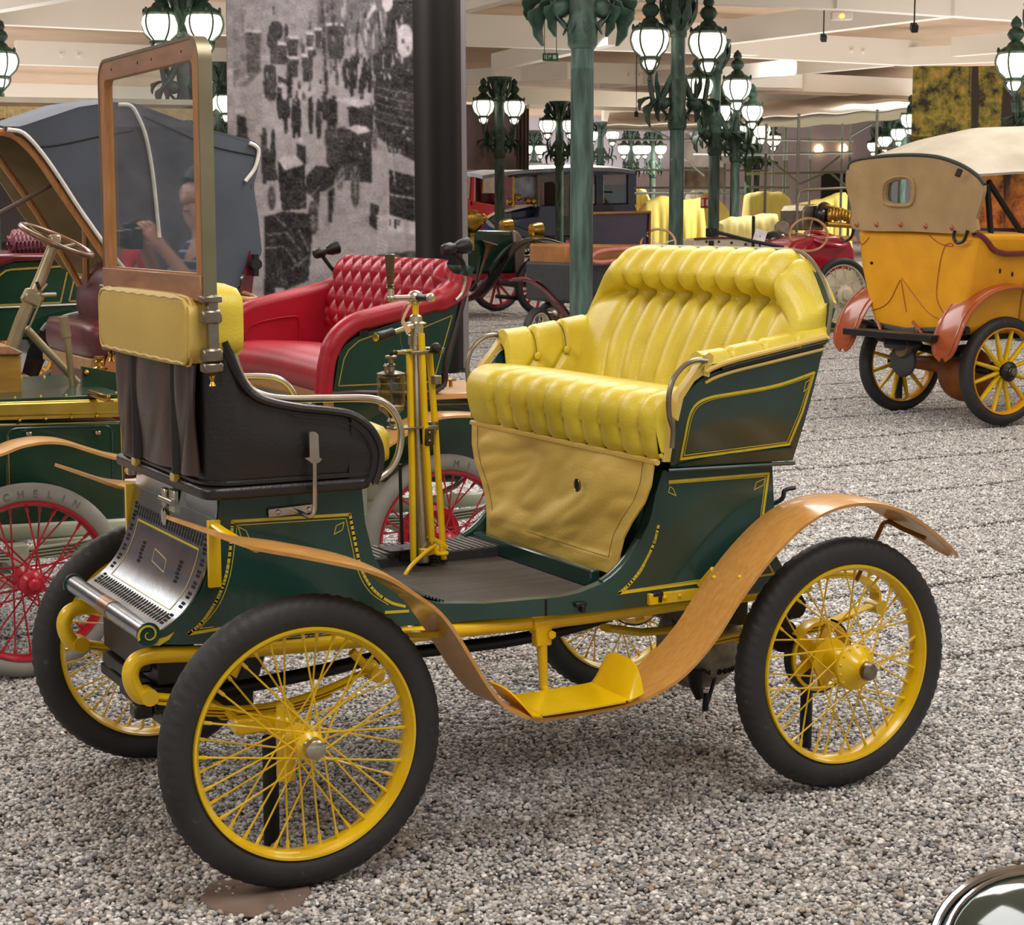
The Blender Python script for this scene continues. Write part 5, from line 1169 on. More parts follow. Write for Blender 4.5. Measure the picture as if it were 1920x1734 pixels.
pp([(719, 400), (754, 412), (754, 436), (724, 430)], .82); pp([(764, 414), (776, 416), (776, 445), (764, 440)], .8)
for a in ((729, 412, 729, 422), (740, 412, 740, 428), (740, 412, 748, 414), (748, 414, 747, 421), (741, 420, 748, 421)): pln(*a, 2.4, .15)      # the letters on the far omnibus
for k in range(11): pln(700, 405+k*7, 722, 412+k*7, 3.4, .80)
pp([(700, 478), (775, 470), (776, 560), (705, 560)], .33); pln(671, 475, 667, 560, 1.5, .5)
pp([(487, 560), (640, 500), (660, 700), (470, 700)], .64)
for k in range(420):             # highlights and small figures that give the print its grain
    x, y = r2.uniform(437, 768), r2.uniform(5, 560); a = A[min(int((y+4)/BS), BH-1), min(int((x-425)/BS), BW-1)]
    if a < .36: pln(x, y, x+r2.uniform(-4, 4), y+r2.uniform(-5, 5), r2.choice((1.5, 2, 2.5)), a+r2.choice((.08, .12, .18, .34)))
    elif y < 200 and x > 500 and a > .5 and k % 2: pe(x, y, 1.5, 2, .3); pp([(x-2.5, y+2), (x+2.5, y+2), (x+3, y+14), (x-3, y+14)], r2.choice((.27, .34, .42)))
for k in range(60): x, y = r2.uniform(600, 770), r2.uniform(5, 150); pln(x, y, x+r2.uniform(-1, 1), y+r2.uniform(5, 22), r2.uniform(1.5, 4), r2.choice((.22, .26, .3, .75)))
rg = np.random.default_rng(11); lowf = rg.normal(0, 1, (BH//6+2, BW//6+2)); lowf = np.kron(lowf, np.ones((6, 6)))[:BH, :BW]; midf = np.kron(rg.normal(0, 1, (BH//2+1, BW//2+1)), np.ones((2, 2)))[:BH, :BW]
bl = lambda a: (a+np.roll(a, 1, 0)+np.roll(a, -1, 0)+np.roll(a, 1, 1)+np.roll(a, -1, 1))/5
A = bl(A)*.75+bl(bl(bl(A)))*.25; A = A+bl(bl(lowf))*.03+midf*np.where(A < .45, .03, .012); A = A*.86-.01
A += RNG.normal(0, .02, A.shape)
edge = XX > 771; fold_tone = .15+.04*np.sin((XX-771)/11.)+.02*np.sin(XX/5.)  # fold shading painted as tone ripples in the dark border
A = np.where(edge, fold_tone, A); A = np.where(XX > 861, .5, A)
colr = np.stack([A*1.0, A*.945, A*.955], -1); colr = np.where(edge[..., None] & (XX < 862)[..., None], np.stack([A*1.0, A*.92, A*.90], -1), colr)
lc = np.where(colr <= .04045, colr/12.92, ((np.clip(colr, 0, 1)+.055)/1.055)**2.4)
pc = onF(870, 698); YBN = pc.y
V = []
for j in range(BH):
    for i in range(BW):
        p = onY(float(XX[j, i]+(YY[j, i]*.012)), float(YY[j, i]), YBN); p.y += .05*math.sin(p.x*7)+.03*math.sin(p.x*17+1)*(1 if float(XX[j, i]) > 760 else .3); V.append(tuple(p))
me = bpy.data.meshes.new('street_banner'); F = [(j*BW+i, j*BW+i+1, (j+1)*BW+i+1, (j+1)*BW+i) for j in range(BH-1) for i in range(BW-1)]
me.from_pydata(V, [], F); at = me.color_attributes.new('Col', 'FLOAT_COLOR', 'POINT'); at.data.foreach_set('color', np.c_[lc.reshape(-1, 3), np.ones(BW*BH)].astype(np.float32).ravel()); me.shade_smooth(); me.materials.append(attrmat('printed_cloth', .85, spec=.1))
bn = tag(link('street_banner', me), 'tall cloth banner printed with an old street photograph of carriages, dark right border', 'banner')
so = bn.modifiers.new('cloth', 'SOLIDIFY'); so.thickness = .012
a = onY(430, 690, YBN); b = onY(872, 696, YBN); G().cyl((a.x, YBN, b.z-.02), (b.x+.03, YBN, b.z-.02), .05, n=12).obj('weight_bar', M['black'], bn)
# autumn forest picture at the right, and a pale brown picture behind the left lamp post
def forest_mat():
    m = bpy.data.materials.new('autumn_forest_print'); m.use_nodes = True; nt = m.node_tree; N = nt.nodes; L = nt.links; b = N['Principled BSDF']; tc = N.new('ShaderNodeTexCoord')
    n1 = N.new('ShaderNodeTexNoise'); n1.inputs['Scale'].default_value = 4.6; n1.inputs['Detail'].default_value = 12; n1.inputs['Roughness'].default_value = .72; L.new(tc.outputs['Object'], n1.inputs[0])
    rp = N.new('ShaderNodeValToRGB'); e = rp.color_ramp.elements; e[0].position = .40; e[0].color = (*lin('221a10'), 1); e[1].position = .80; e[1].color = (*lin('c8983f'), 1)
    for p, c in ((.43, '4a3a14'), (.50, '6b6420'), (.56, '8a7428'), (.62, 'a8803a')): k = e.new(p); k.color = (*lin(c), 1)
    L.new(n1.outputs['Fac'], rp.inputs[0])
    sx = N.new('ShaderNodeSeparateXYZ'); L.new(tc.outputs['Object'], sx.inputs[0])
    rz_ = N.new('ShaderNodeMapRange'); rz_.inputs[1].default_value = 2.6; rz_.inputs[2].default_value = 1.9; L.new(sx.outputs['Z'], rz_.inputs[0])
    mx = N.new('ShaderNodeMixRGB'); mx.blend_type = 'MIX'; L.new(rp.outputs[0], mx.inputs[1]); r3 = N.new('ShaderNodeValToRGB'); r3.color_ramp.elements[0].color = (*lin('5a2410'), 1); r3.color_ramp.elements[1].color = (*lin('e0843a'), 1); r3.color_ramp.elements[0].position = .35; r3.color_ramp.elements[1].position = .65; L.new(n1.outputs['Fac'], r3.inputs[0]); L.new(r3.outputs[0], mx.inputs[2]); L.new(rz_.outputs[0], mx.inputs[0])
    mp = N.new('ShaderNodeMapping'); mp.inputs['Scale'].default_value = (2.2, 2.2, .12); L.new(tc.outputs['Object'], mp.inputs[0]); n2 = N.new('ShaderNodeTexNoise'); n2.inputs['Scale'].default_value = 2.0; n2.inputs['Detail'].default_value = 2; L.new(mp.outputs[0], n2.inputs[0])
    r4 = N.new('ShaderNodeValToRGB'); r4.color_ramp.elements[0].position = .60; r4.color_ramp.elements[1].position = .64; L.new(n2.outputs['Fac'], r4.inputs[0])
    m2 = N.new('ShaderNodeMixRGB'); L.new(r4.outputs[0], m2.inputs[0]); L.new(mx.outputs[0], m2.inputs[1]); m2.inputs[2].default_value = (*lin('2e2218'), 1); L.new(m2.outputs[0], b.inputs[0]); b.inputs['Roughness'].default_value = .8
    return m
def hang(name, x0, x1, y0, y1, d, m, label, wave=.03):
    a, b = atD(x0, y0, d), atD(x1, y0, d); hb_ = (ray(x0, y1)*d).z+CAM.z; rows = []
    for i in range(41):
        f = i/40; p = a.lerp(b, f)+FH*wave*math.sin(f*23); rows.append([Vector((p.x, p.y, hb_+(a.z-hb_)*k/6)) for k in range(7)])
    return tag(G().slab(rows, .02).obj(name, m), label, 'banner')
hang('forest_picture', 1712, 2010, 124, 500, 27, forest_mat(), 'large autumn forest picture hanging behind the yellow tourer')
hang('brown_picture', 845, 968, 196, 318, 46, mat('brown_streaked_print', '8d7a7a', .8, col2='4d3f3c', scale=1.3, detail=9, stretch=(1, 1, .6)), 'mauve brown picture hanging beyond the left lamp post')
hang('brown_picture', 966, 992, 198, 318, 46.2, mat('dark_brown_print', '4e403e', .8, col2='3a2e2d', scale=2), 'narrow dark brown hanging beside the mauve picture')
hang('grey_picture', 1284, 1362, 250, 352, 58, mat('grey_photo_print', '9a9089', .8, col2='5f5650', scale=1.2, detail=8), 'grey photograph hanging far behind the red alarm box')
hang('dark_opening', 1540, 1600, 325, 380, 64.5, mat('dark_doorway', '24211f', .8), 'dark opening in the far wall behind the scaffold', 0)
# ================================================================== the other vehicles
def tr(pts, y): return [onY(px, py, y) for px, py in pts]
def cr(o, k): return lambda l: [(o[0]+x/k, o[1]+y/k) for x, y in l]
def ext(name, pts, y, w_, m, parent, bev=0, smooth=False, ang=35):
    g = G(); g.prism(tr(pts, y), (0, w_, 0)); o = g.obj(name, m, parent, smooth=bool(bev) or smooth, angle=ang)
    if bev: b = o.modifiers.new('soft', 'BEVEL'); b.width = bev; b.segments = 3; b.limit_method = 'ANGLE'; b.angle_limit = R_(50)
    return o
def pipe(name, pts, r, m, parent, n=8, sm=0, closed=False, flat=1):
    g = G(); g.tube(cat(pts, sm, closed) if sm else pts, r, n, closed=closed, flat=flat); return g.obj(name, m, parent)
def dot(name, p, r, m, parent):
    return G().ball(p, r, 8, 6).obj(name, m, parent)
def ringo(name, c, nrm, R, r, m, parent, n=40):
    nrm = Vector(nrm).normalized(); u = nrm.cross(Vector((0, 1, 0))).normalized() if abs(nrm.y) < .95 else Vector((1, 0, 0)); v = nrm.cross(u)
    return pipe(name, [Vector(c)+R*(u*math.cos(2*PI*k/n)+v*math.sin(2*PI*k/n)) for k in range(n)], r, m, parent, 8, closed=True)
def swheel(c, nrm, R, r, m, parent, nsp=4, msp=None):
    """steering wheel with hub and spokes"""
    o = ringo('steering_wheel', c, nrm, R, r, m, parent); nrm = Vector(nrm).normalized(); u = nrm.cross(Vector((0, 1, 0))).normalized(); v = nrm.cross(u); g = G()
    for k in range(nsp):
        a = 2*PI*k/nsp+.4; g.tube([Vector(c)-nrm*.02, Vector(c)+R*.97*(u*math.cos(a)+v*math.sin(a))], r*.45, 6)
    g.ball(Vector(c)-nrm*.02, R*.16, 10, 6); g.obj('wheel_spokes', msp or M['nickel'], o); return o
M['red_l'] = mat('crimson_leather', 'a80e26', .36, col2='930a1f', scale=6, bump=.2, bscale=130)
M['greenB'] = mat('deep_green_coach_paint', '0c3a26', .25, col2='093020', scale=5, coat=.4)
M['red'] = mat('carmine_enamel', 'b5142c', .3, col2='9d1025', scale=9, coat=.3)
M['tyreg'] = mat('grey_rubber', '8d8a82', .7, col2='7a776f', scale=5, bump=.1)
M['pale'] = mat('pale_green_enamel', 'bfc6b2', .4, col2='aab29c', scale=8)
M['maroon'] = mat('maroon_leather', '6b2a2e', .35, col2='4d1d21', scale=8, bump=.15)
M['maroonp'] = mat('maroon_paint', '6a1d26', .22, col2='561620', scale=6, coat=.6)
M['cloth'] = mat('slate_hood_cloth', '4b525c', .75, col2='3f454e', scale=3, bump=.15, bscale=60)
M['lining'] = mat('tan_hood_lining', 'a08a62', .8, col2='8d7852', scale=8, bump=.15)
M['white'] = mat('cream_white_piping', 'e6e2d8', .5)
M['tan'] = mat('tan_canvas', 'a98d62', .85, col2='977c54', scale=4, bump=.3, bscale=30)
M['canvas'] = mat('pale_canvas', 'c8bfac', .85, col2='b5ab96', scale=4, bump=.2, bscale=30)
M['ochre'] = mat('chrome_yellow_paint', 'e2a010', .35, col2='d4930a', scale=5, coat=.2, wear=('b98410', 22, .7))
M['brown'] = mat('chestnut_wing_paint', 'a5512a', .25, col2='93431f', scale=5, coat=.6)
M['blackp'] = mat('black_coach_paint', '1b1a1f', .18, col2='131216', scale=5, coat=.7)
M['navy'] = mat('navy_blue_paint', '1b2450', .25, col2='151b40', scale=5, coat=.5)
M['creamw'] = mat('cream_wheel_paint', 'd8cfb8', .45, col2='c2b89f', scale=8)
M['drape'] = mat('yellow_dust_sheet', 'efe07a', .7, col2='e2d067', scale=3, bump=.15)
M['win'] = mat('dark_window_glass', '3a3533', .06, col2='2c2827', scale=3, spec=.7)
M['steel'] = mat('galvanised_tube', '7d7f72', .5, .4, col2='6a6c60', scale=20)
M['rail'] = mat('olive_brass_line', 'a58c3e', .4, scale=20)
# ------------------------------------------------ car with red seats
YB1, YB2 = 2.375, 3.80; ym = (YB1+YB2)/2
B = thing('vintage_car', 'dark green vintage car with crimson buttoned seat, grey tyres and red wire wheels', 'car', (.7, ym, 0))
hf = onY(85, 1088, YB1); hf = Vector((-.099, YB1, .35)); hr = Vector((1.548, YB1, .35))
wB = make_wheel(B, hf, .352, .283, .042, M['red'], M['tyreg'], 32, hubr=.045, hubw=.07, mcap=M['red'], capr=.022, capy=-.10, sr=.0035, nu=72)
for c in (hr, Vector((hf.x, YB2, .35)), Vector((hr.x, YB2, .35))):
    o = dup(wB, B, c-Vector(B.location))
    if c.y > 3: o.scale = (1, -1, 1)
for rr, lt, c0, a0 in ((.320, 'MICHELIN', wB, 100),):    # moulded lettering on the near front tyre
    pass
def tyre_text(wheel, txt, R, a_start, step, y, size, m):
    for k, ch in enumerate(txt):
        cu = bpy.data.curves.new('tyre_letter', 'FONT'); cu.body = ch; cu.size = size; cu.extrude = .0015; cu.align_x = 'CENTER'; cu.align_y = 'CENTER'
        t = bpy.data.objects.new('tmp', cu); C.objects.link(t); dg = bpy.context.evaluated_depsgraph_get(); me = bpy.data.meshes.new_from_object(t.evaluated_get(dg)); bpy.data.objects.remove(t)
        a = R_(a_start+k*step); me.materials.append(m)
        if len(me.vertices) == 0: continue
        o = link('tyre_letter', me, wheel); o.matrix_local = Matrix.Translation((R*math.sin(a), y, R*math.cos(a))) @ Matrix.Rotation(a, 4, 'Y') @ Matrix.Rotation(PI/2, 4, 'X')
M['tyret'] = mat('moulded_grey_rubber', '6f6c66', .7)
tyre_text(wB, 'MICHELIN', .318, -32, 9.2, -.0425, .036, M['tyret'])
wBr = [o for o in B.children if o.name.startswith('wheel')][1]
tyre_text(wBr, 'MIC', .318, 8, 10, -.0425, .036, M['tyret'])
c9 = cr((0, 560), 4.815)
bon = ext('bonnet', [(-120, 793), (231, 789), (236, 905), (236, 1000), (-120, 1000)], 2.62, 1.0, M['greenB'], B, .012)
ext('brass_band', c9([(-600, 955), (1050, 905), (1105, 905), (1105, 1035), (1050, 1040), (-600, 1085)]), 2.605, 1.03, M['brass_l'], B, .01)
ext('brass_flange', c9([(-600, 1085), (1105, 1035), (1105, 1065), (-600, 1112)]), 2.612, .02, M['brass_l'], B)
zt = onY(100, 752, 2.605).z; g = G(); g.box((.0, 3.1, zt+.006), (.70, .93, .012), t=.2); bt = g.obj('bonnet_top', M['greenB'], B)
for k in range(8):
    x = -.34+.095*k; dot('rivet', (x, 2.603, onY(100, 785, 2.60).z), .007, M['brass'], bon)
    dot('rivet', (x, 2.67, zt+.012), .006, M['brass'], bt); dot('rivet', (x+.03, 3.50, zt+.012), .006, M['brass'], bt)
g = G(); a = onZ(186, 741, zt+.02); g.box(a, (.012, .26, .02), Matrix.Rotation(.0, 3, 'Z'), t=.3); g.box(a+Vector((.0, .0, -.01)), (.03, .27, .004)); g.obj('piano_hinge', M['brass'], bt)
def linY(name, pts, y, w_, m, parent):
    g = G(); P = tr(pts, y)
    for a, b in zip(P, P[1:]):
        t = (b-a).normalized(); s_ = t.cross(Vector((0, -1, 0))).normalized()*w_/2; g.prism([a-s_, b-s_, b+s_, a+s_], (0, -.0015, 0))
    return g.obj(name, m, parent, smooth=False)
linY('gold_lining', c9([(-200, 1150), (1088, 1108), (1108, 1720)]), 2.618, .004, M['rail'], bon)
pp_ = c9([(62, 1720), (65, 1230), (95, 1185), (150, 1170), (940, 1145), (985, 1155), (1010, 1200), (1020, 1720)])
pipe('panel_bead', tr(pp_, 2.619), .005, M['greenB'], bon); linY('gold_lining', c9([(75, 1240), (85, 1720)]), 2.617, .003, M['rail'], bon)
for q in ((248, 1215), (870, 1205)):
    p = tr(c9([q]), 2.61)[0]; g = G(); g.cyl(p, p-Vector((0, .03, 0)), .006, n=8); g.box(p-Vector((0, .025, 0)), (.02, .008, .014), t=.4); g.obj('turn_catch', M['nickel'], bon)
# wooden wings
def wing(name, lo, Y0, Y1, m, parent, th=.010):
    P = reseq(cat(tr(lo, Y0), 4), 40); rows = [[Vector((p.x, Y0+(Y1-Y0)*k/4, p.z+.006*math.sin(PI*k/4))) for k in range(5)] for p in P]; return G().slab(rows, -th).obj(name, m, parent)
M['woodB'] = mat('pale_varnished_wood', 'd3a368', .3, col2='c49055', scale=9, stretch=(.6, 9, 6), coat=.35)
wing('wooden_wing', c9([(-330, 1590), (-100, 1440), (60, 1380), (200, 1325), (400, 1290), (600, 1300), (800, 1360), (1000, 1420), (1150, 1450)]), 2.27, 2.45, M['woodB'], B)
c5 = cr((660, 760), 5.1)
wing('wooden_wing', c5([(200, 520), (245, 470), (300, 415), (430, 330), (520, 268), (650, 190), (800, 125), (960, 98), (1200, 96), (1500, 120)]), 2.27, 2.45, M['woodB'], B)
# rear seat
c6 = cr((420, 420), 3.94)
ext('seat_panel', c6([(808, 1248), (850, 960), (900, 890), (1000, 820), (1300, 715), (1560, 640), (1740, 520), (1785, 460), (1720, 720), (1575, 1225)]), 2.49, .03, M['greenB'], B)
pipe('seat_edge', tr(c6([(1786, 400), (1782, 480), (1720, 730), (1640, 1010), (1575, 1228), (1000, 1240), (790, 1255)]), 2.488), .012, mat('dark_brown_bead', '2e1c18', .35, coat=.4), B, 8, 4)
linY('gold_lining', c6([(845, 1195), (885, 1000), (920, 930), (1000, 860), (1200, 790), (1480, 760), (1685, 675), (1560, 1115), (1540, 1165), (845, 1195)]), 2.488, .005, M['rail'], B)
pa = reseq(cat(tr(c6([(735, 1255), (750, 1080), (785, 930), (850, 820), (960, 735), (1100, 690), (1300, 640), (1500, 590), (1640, 540), (1720, 470), (1745, 380)]), 2.50), 4), 50)
arm_xy = [(p.x, p.z) for p in pa]
G().tube(pa, [.036]*10+[.04]*30+[.05]*10, 12).obj('arm_roll', M['red_l'], B, angle=80)
G().tube([Vector((p.x, 3.70, p.z-.0)) for p in pa], [.03]*10+[.04]*40, 12).obj('arm_roll', M['red_l'], B, angle=80)
for yy in (2.52, 3.66):
    g = G(); g.prism([Vector((x, yy, z)) for x, z in arm_xy]+[Vector((1.575, yy, .95)), Vector((1.13, yy, .95))], (0, .025, 0)); o = g.obj('inner_panel', M['red_l'], B, smooth=False)
yy = 3.655; zz = [(1.22, 1.04), (1.20, 1.10), (1.225, 1.15), (1.30, 1.175), (1.44, 1.19), (1.46, 1.16), (1.46, 1.08), (1.43, 1.04)]
pipe('inner_piping', [Vector((x, yy, z)) for x, z in zz], .004, M['red_l'], B, 6, 4)
g = G(); rows = []                                           # seat cushion with a rolled front edge
for y in np.linspace(2.55, 3.66, 24):
    rows.append([Vector((x, y, z+.012*math.sin((y-2.55)*2.8))) for x, z in [(1.12, .945), (1.105, .97), (1.10, 1.02), (1.115, 1.06), (1.16, 1.085), (1.25, 1.09), (1.45, 1.08), (1.58, 1.06), (1.565, .95)]])
g.grid(rows); n = 9; g.f += [tuple(range(n)), tuple(23*n+j for j in range(n-1, -1, -1))]; g.obj('seat_cushion', M['red_l'], B, angle=70)
rows = []; NU, NV = 150, 70
for i in range(NU+1):
    u = i/NU; y = 2.50+1.24*u; row = []
    for j in range(NV+1):
        v = j/NV; e = abs(u*2-1); ztp = 1.475-.09*max(0, (e-.78)/.22)**2
        z = 1.09+(ztp-1.09)*v; x = 1.615+.09*v+.06*max(0, v-.8)**1.5*4
        if v > .93: z -= (v-.93)*.12
        cu_, cv = u*24, v*6; q = abs(math.sin(PI*(cu_+cv)/2))*abs(math.sin(PI*(cu_-cv)/2)); fd = ss(.12, .25, v)*min(1, (1-e)*12)
        x -= (.03+.03*(q**.45))*fd+.035*(1-fd)+.01*math.sin(PI*v)
        row.append(Vector((x, y, z)))
    rows.append(row)
rows = [[Vector((1.63+.10*(p.z-1.09)/.38, p.y, p.z)) for p in rows[0]]]+rows+[[Vector((1.63+.10*(p.z-1.09)/.38, p.y, p.z)) for p in rows[-1]]]
G().grid(rows).obj('buttoned_back', M['red_l'], B, angle=80)
G().slab([[Vector((1.60+.14*f, y, .95+.49*f)) for f in np.linspace(0, 1, 6)] for y in (2.50, 2.8, 3.1, 3.4, 3.72)], .02).obj('back_panel', M['greenB'], B)
pipe('back_trim', tr(c6([(1775, 385), (1780, 440), (1755, 510), (1712, 560)]), 2.45), .008, M['nickel'], B, 8, 4)
for yy, pts, bc in ((2.50, [(1720, 408), (1760, 370), (1770, 300), (1740, 250), (1700, 215)], [(1610, 195), (1735, 170)]), (3.72, [(838, 372), (790, 320), (745, 260), (715, 220)], [(665, 225), (770, 190)])):
    hb_ = pipe('lamp_holder', tr(c6(pts), yy), .010, M['black'], B, 8, 4); a, b = tr(c6(bc), yy); dv = (b-a).normalized()
    g = G(); g.lathe([(.018, 0), (.024, .01), (.026, .04), (.018, .06), (.03, .085), (.034, .12), (.030, .125), (.02, .10)], a, dv, 16); g.obj('lamp_socket', M['black'], hb_)
g = G(); g.box((1.135, 3.1, .90), (.03, 1.15, .11), t=.1); sbx = g.obj('seat_base', mat('honey_wood', 'c08a3e', .35, col2='a8742c', scale=9, stretch=(8, .8, 5), coat=.3), B)
g = G(); g.box((1.128, 3.1, .86), (.03, 1.15, .006)); g.obj('base_moulding', M['black'], sbx)
ext('body', [(585, 752), (822, 736), (905, 748), (905, 880), (860, 905), (700, 905), (585, 905)], 2.56, 1.1, M['greenB'], B, .02)
g = G(); a, b, c_, d_ = onY(845, 748, 2.50), onY(960, 742, 2.50), 0, 0; g.box(((a.x+b.x)/2-.03, 3.1, a.z+.012), (b.x-a.x+.1, 1.22, .025), t=.3); dk = g.obj('rear_lid', M['woodB'], B)
linY('gold_lining', [(815, 758), (960, 756)], 2.555, .006, M['rail'], B)
p = onZ(845, 722, a.z+.03); g = G(); g.cyl(p-Vector((0, 0, .01)), p+Vector((0, 0, .02)), .008); g.box(p+Vector((0, 0, .022)), (.05, .012, .010), t=.4); g.obj('lid_catch', M['brass'], dk)
p = onY(681, 624, 2.485); g = G(); g.box(p, (.04, .02, .024), t=.2); g.box(p-Vector((-.004, .012, -.004)), (.02, .004, .01)); g.obj('buckle', M['black'], B)
# frame, springs, brake parts in pale green
g = G(); g.tube([(-.5, 2.60, .50), (.6, 2.60, .47), (1.3, 2.6, .47), (2.1, 2.6, .47)], .03, 8, flat=.6); g.tube([(-.5, 3.55, .50), (2.1, 3.55, .47)], .03, 8, flat=.6)
for x0 in (-.10, 1.55):
    for k in range(4): g.tube([(x0-.40+.06*k, 2.52, .475-.012*k), (x0-.2, 2.52, .445-.012*k), (x0, 2.52, .435-.012*k), (x0+.2, 2.52, .445-.012*k), (x0+.4-.06*k, 2.52, .475-.012*k)], .005, 6, flat=4, ref=Vector((0, 0, 1)))
    g.box((x0, 2.52, .42), (.07, .06, .08), t=.2)
g.tube([(-.1, 2.42, .35), (-.1, 2.6, .30), (-.1, 3.55, .30), (-.1, 3.75, .35)], .025, 8); g.tube([(1.55, 2.42, .35), (1.55, 3.75, .35)], .03, 8); g.box((-.28, 2.5, .33), (.3, .03, .05), t=.2); g.box((-.30, 2.5, .43), (.05, .05, .12), t=.2); g.box((.3, 2.6, .42), (.6, .05, .07), t=.2)
g.box((1.15, 2.62, .55), (.5, .06, .09), t=.1); g.box((1.25, 2.60, .42), (.12, .06, .28), t=.1); g.obj('frame', M['pale'], B)
ringo('brake_ring', (hr.x, YB1+.12, .35), (0, 1, 0), .11, .03, M['red'], B)
pipe('brake_lever', tr([(826, 925), (855, 910), (892, 870)], 2.5), .012, M['nickel_d'], B, 10)
# dash box, steering column, lever, scuttle plate
yS = 3.15
ext('dash_box', c9([(-300, 500), (195, 500), (200, 860), (-300, 900)]), yS-.25, .7, mat('golden_oak', 'a8802e', .4, col2='8f6a22', scale=9, stretch=(.8, 6, 5), coat=.2), B, .008)
ext('dash_lid', c9([(-300, 430), (80, 425), (205, 480), (205, 505), (-300, 510)]), yS-.27, .74, M['wood_f'], B, .008)
cA = cr((0, 380), 7.225); M['khaki'] = mat('khaki_bronze', 'a89b7c', .35, .6, col2='8d8164', scale=9)
col = pipe('steering_column', tr([(18, 662), (40, 600), (60, 555)], yS), .026, M['khaki'], B, 6); 
g = G(); P = tr(cA([(440, 1290), (545, 1040), (720, 580), (740, 520)]), yS); g.tube(P, [.026, .024, .021, .021], 14); g.box(P[0], (.075, .06, .06), Matrix.Rotation(.5, 3, 'Y'), t=.3); g.box(P[-1], (.04, .05, .05), t=.3); g.obj('column_tube', M['khaki'], col)
P = tr(cA([(290, 325), (1230, 690), (760, 545)]), yS); ce = (P[0]+P[1])/2; du = (P[1]-P[0]); Rw = du.length/2; du.normalize(); nv = Vector((.05, .955, .20)).normalized(); nv = (nv-du*nv.dot(du)).normalized(); n_ = 44
g = G(); g.tube([ce+Rw*(du*math.cos(2*PI*k/n_)+nv*math.sin(2*PI*k/n_)) for k in range(n_)], .012, 10, closed=True); sw = g.obj('steering_wheel', mat('brown_wheel_rim', '7a5230', .3, col2='5f3d22', coat=.4, scale=12), col)
g = G()
for k in range(4): a = PI/4+PI/2*k; g.tube([ce-Vector((0, 0, .03)), ce+Rw*.97*(du*math.cos(a)+nv*math.sin(a))], .006, 6)
g.obj('wheel_spokes', M['khaki'], sw)
pipe('spark_lever', tr(cA([(495, 1070), (540, 1170)]), yS-.03), .007, M['black'], col); pipe('throttle_lever', tr(cA([(560, 1250), (760, 1245)]), yS-.03), .008, M['khaki'], col); pipe('throttle_lever', tr(cA([(560, 1190), (640, 1100)]), yS-.03), .005, M['khaki'], col); pipe('control_rod', tr(cA([(550, 1330), (380, 1730)]), yS-.03), .004, M['khaki'], col)
pipe('pull_rod', tr(c9([(235, 265), (360, 400), (700, 760)]), yS+.02), .016, M['khaki'], B, 10)
lv = pipe('side_lever', tr(c9([(575, 165), (605, 340), (640, 640), (670, 860)]), yS-.1), .014, M['khaki'], B, 10); pipe('lever_grip', tr(c9([(572, 160), (602, 345)]), yS-.1), .019, M['khaki'], lv, 12)
ext('floor_edge', c9([(205, 840), (720, 785), (740, 800), (740, 830), (205, 870)]), yS-.1, .5, M['wood_f'], B)
sp_ = ext('scuttle_plate', c9([(740, 612), (1120, 680), (1120, 840), (750, 850)]), 3.0, .02, M['greenB'], B); dot('knob', tr(c9([(782, 670)]), 2.99)[0], .012, M['brass'], sp_)
P = tr(c9([(900, 640), (900, 520)]), 3.05); g = G(); hh = (P[1]-P[0]).length; g.lathe([(.032, 0), (.032, .008), (.014, .014), (.012, hh*.5), (.017, hh*.6), (.012, hh*.72), (.022, hh*.85), (.022, hh), (.008, hh*1.03)], P[0], n=14); g.obj('filler_cap', M['brass'], sp_)

# ------------------------------------------------ dark hooded car behind it
yC = 4.75; HC = thing('hooded_car', 'car with slate grey folding hood, white piped edges and wooden bows, behind the red seat', 'car', (1.1, 5.4, 0))
rt_ = [(10, 243), (40, 243), (150, 206), (215, 197), (245, 198), (290, 213), (330, 228), (400, 250), (472, 268), (484, 278)]
bt_ = [(240, 515), (300, 530), (330, 540), (380, 552), (410, 560), (440, 545), (462, 520), (478, 480), (482, 420), (478, 345)]
side = [(10, 243), (40, 243), (150, 206), (215, 197), (245, 198), (330, 228), (400, 250), (470, 268), (484, 280), (480, 310), (470, 350), (478, 400), (486, 470), (470, 515), (440, 545), (400, 560), (330, 540), (240, 515), (200, 462), (150, 392), (110, 330), (80, 290), (55, 262)]
hd_ = ext('hood_side', side, yC, .02, M['cloth'], HC)
g = G(); g.prism([p+Vector((0, 1.25, 0)) for p in tr(side, yC)], (0, .02, 0)); g.obj('hood_side', M['lining'], HC, smooth=False)
Pt = reseq(tr(rt_, yC), 40); G().slab([[p+Vector((0, 1.27*k/6, .04*math.sin(PI*k/6))) for k in range(7)] for p in Pt], .015).obj('hood_roof', M['cloth'], HC)
Pt = reseq(tr([(484, 278), (480, 310), (470, 350), (478, 400), (486, 470), (470, 515)], yC), 16); G().slab([[p, p+Vector((0, 1.27, 0))] for p in Pt], .015).obj('hood_back', M['cloth'], HC)
for nm, pts, r in (('hood_piping', [(14, 243), (45, 250), (80, 288), (115, 338), (150, 392), (200, 462), (242, 515)], .010), ('hood_piping', [(222, 196), (246, 199), (262, 225), (275, 262), (287, 330), (299, 445)], .010), ('hood_piping', [(468, 268), (480, 274), (485, 285), (478, 315), (460, 340)], .010)):
    pipe(nm, tr(pts, yC-.012), r, M['white'], HC, 8, 4)
for nm, pts, yy in (('hood_bow', [(-5, 246), (30, 256), (70, 296), (110, 355), (150, 412), (195, 478), (236, 528)], yC+.03), ('hood_bow', [(-40, 240), (0, 300), (60, 385), (110, 465), (150, 535)], yC+.6), ('hood_bow', [(160, 360), (160, 450), (162, 528)], yC+.6)):
    pipe(nm, tr(pts, yy), .018, M['wood_o'], HC, 8, 4)
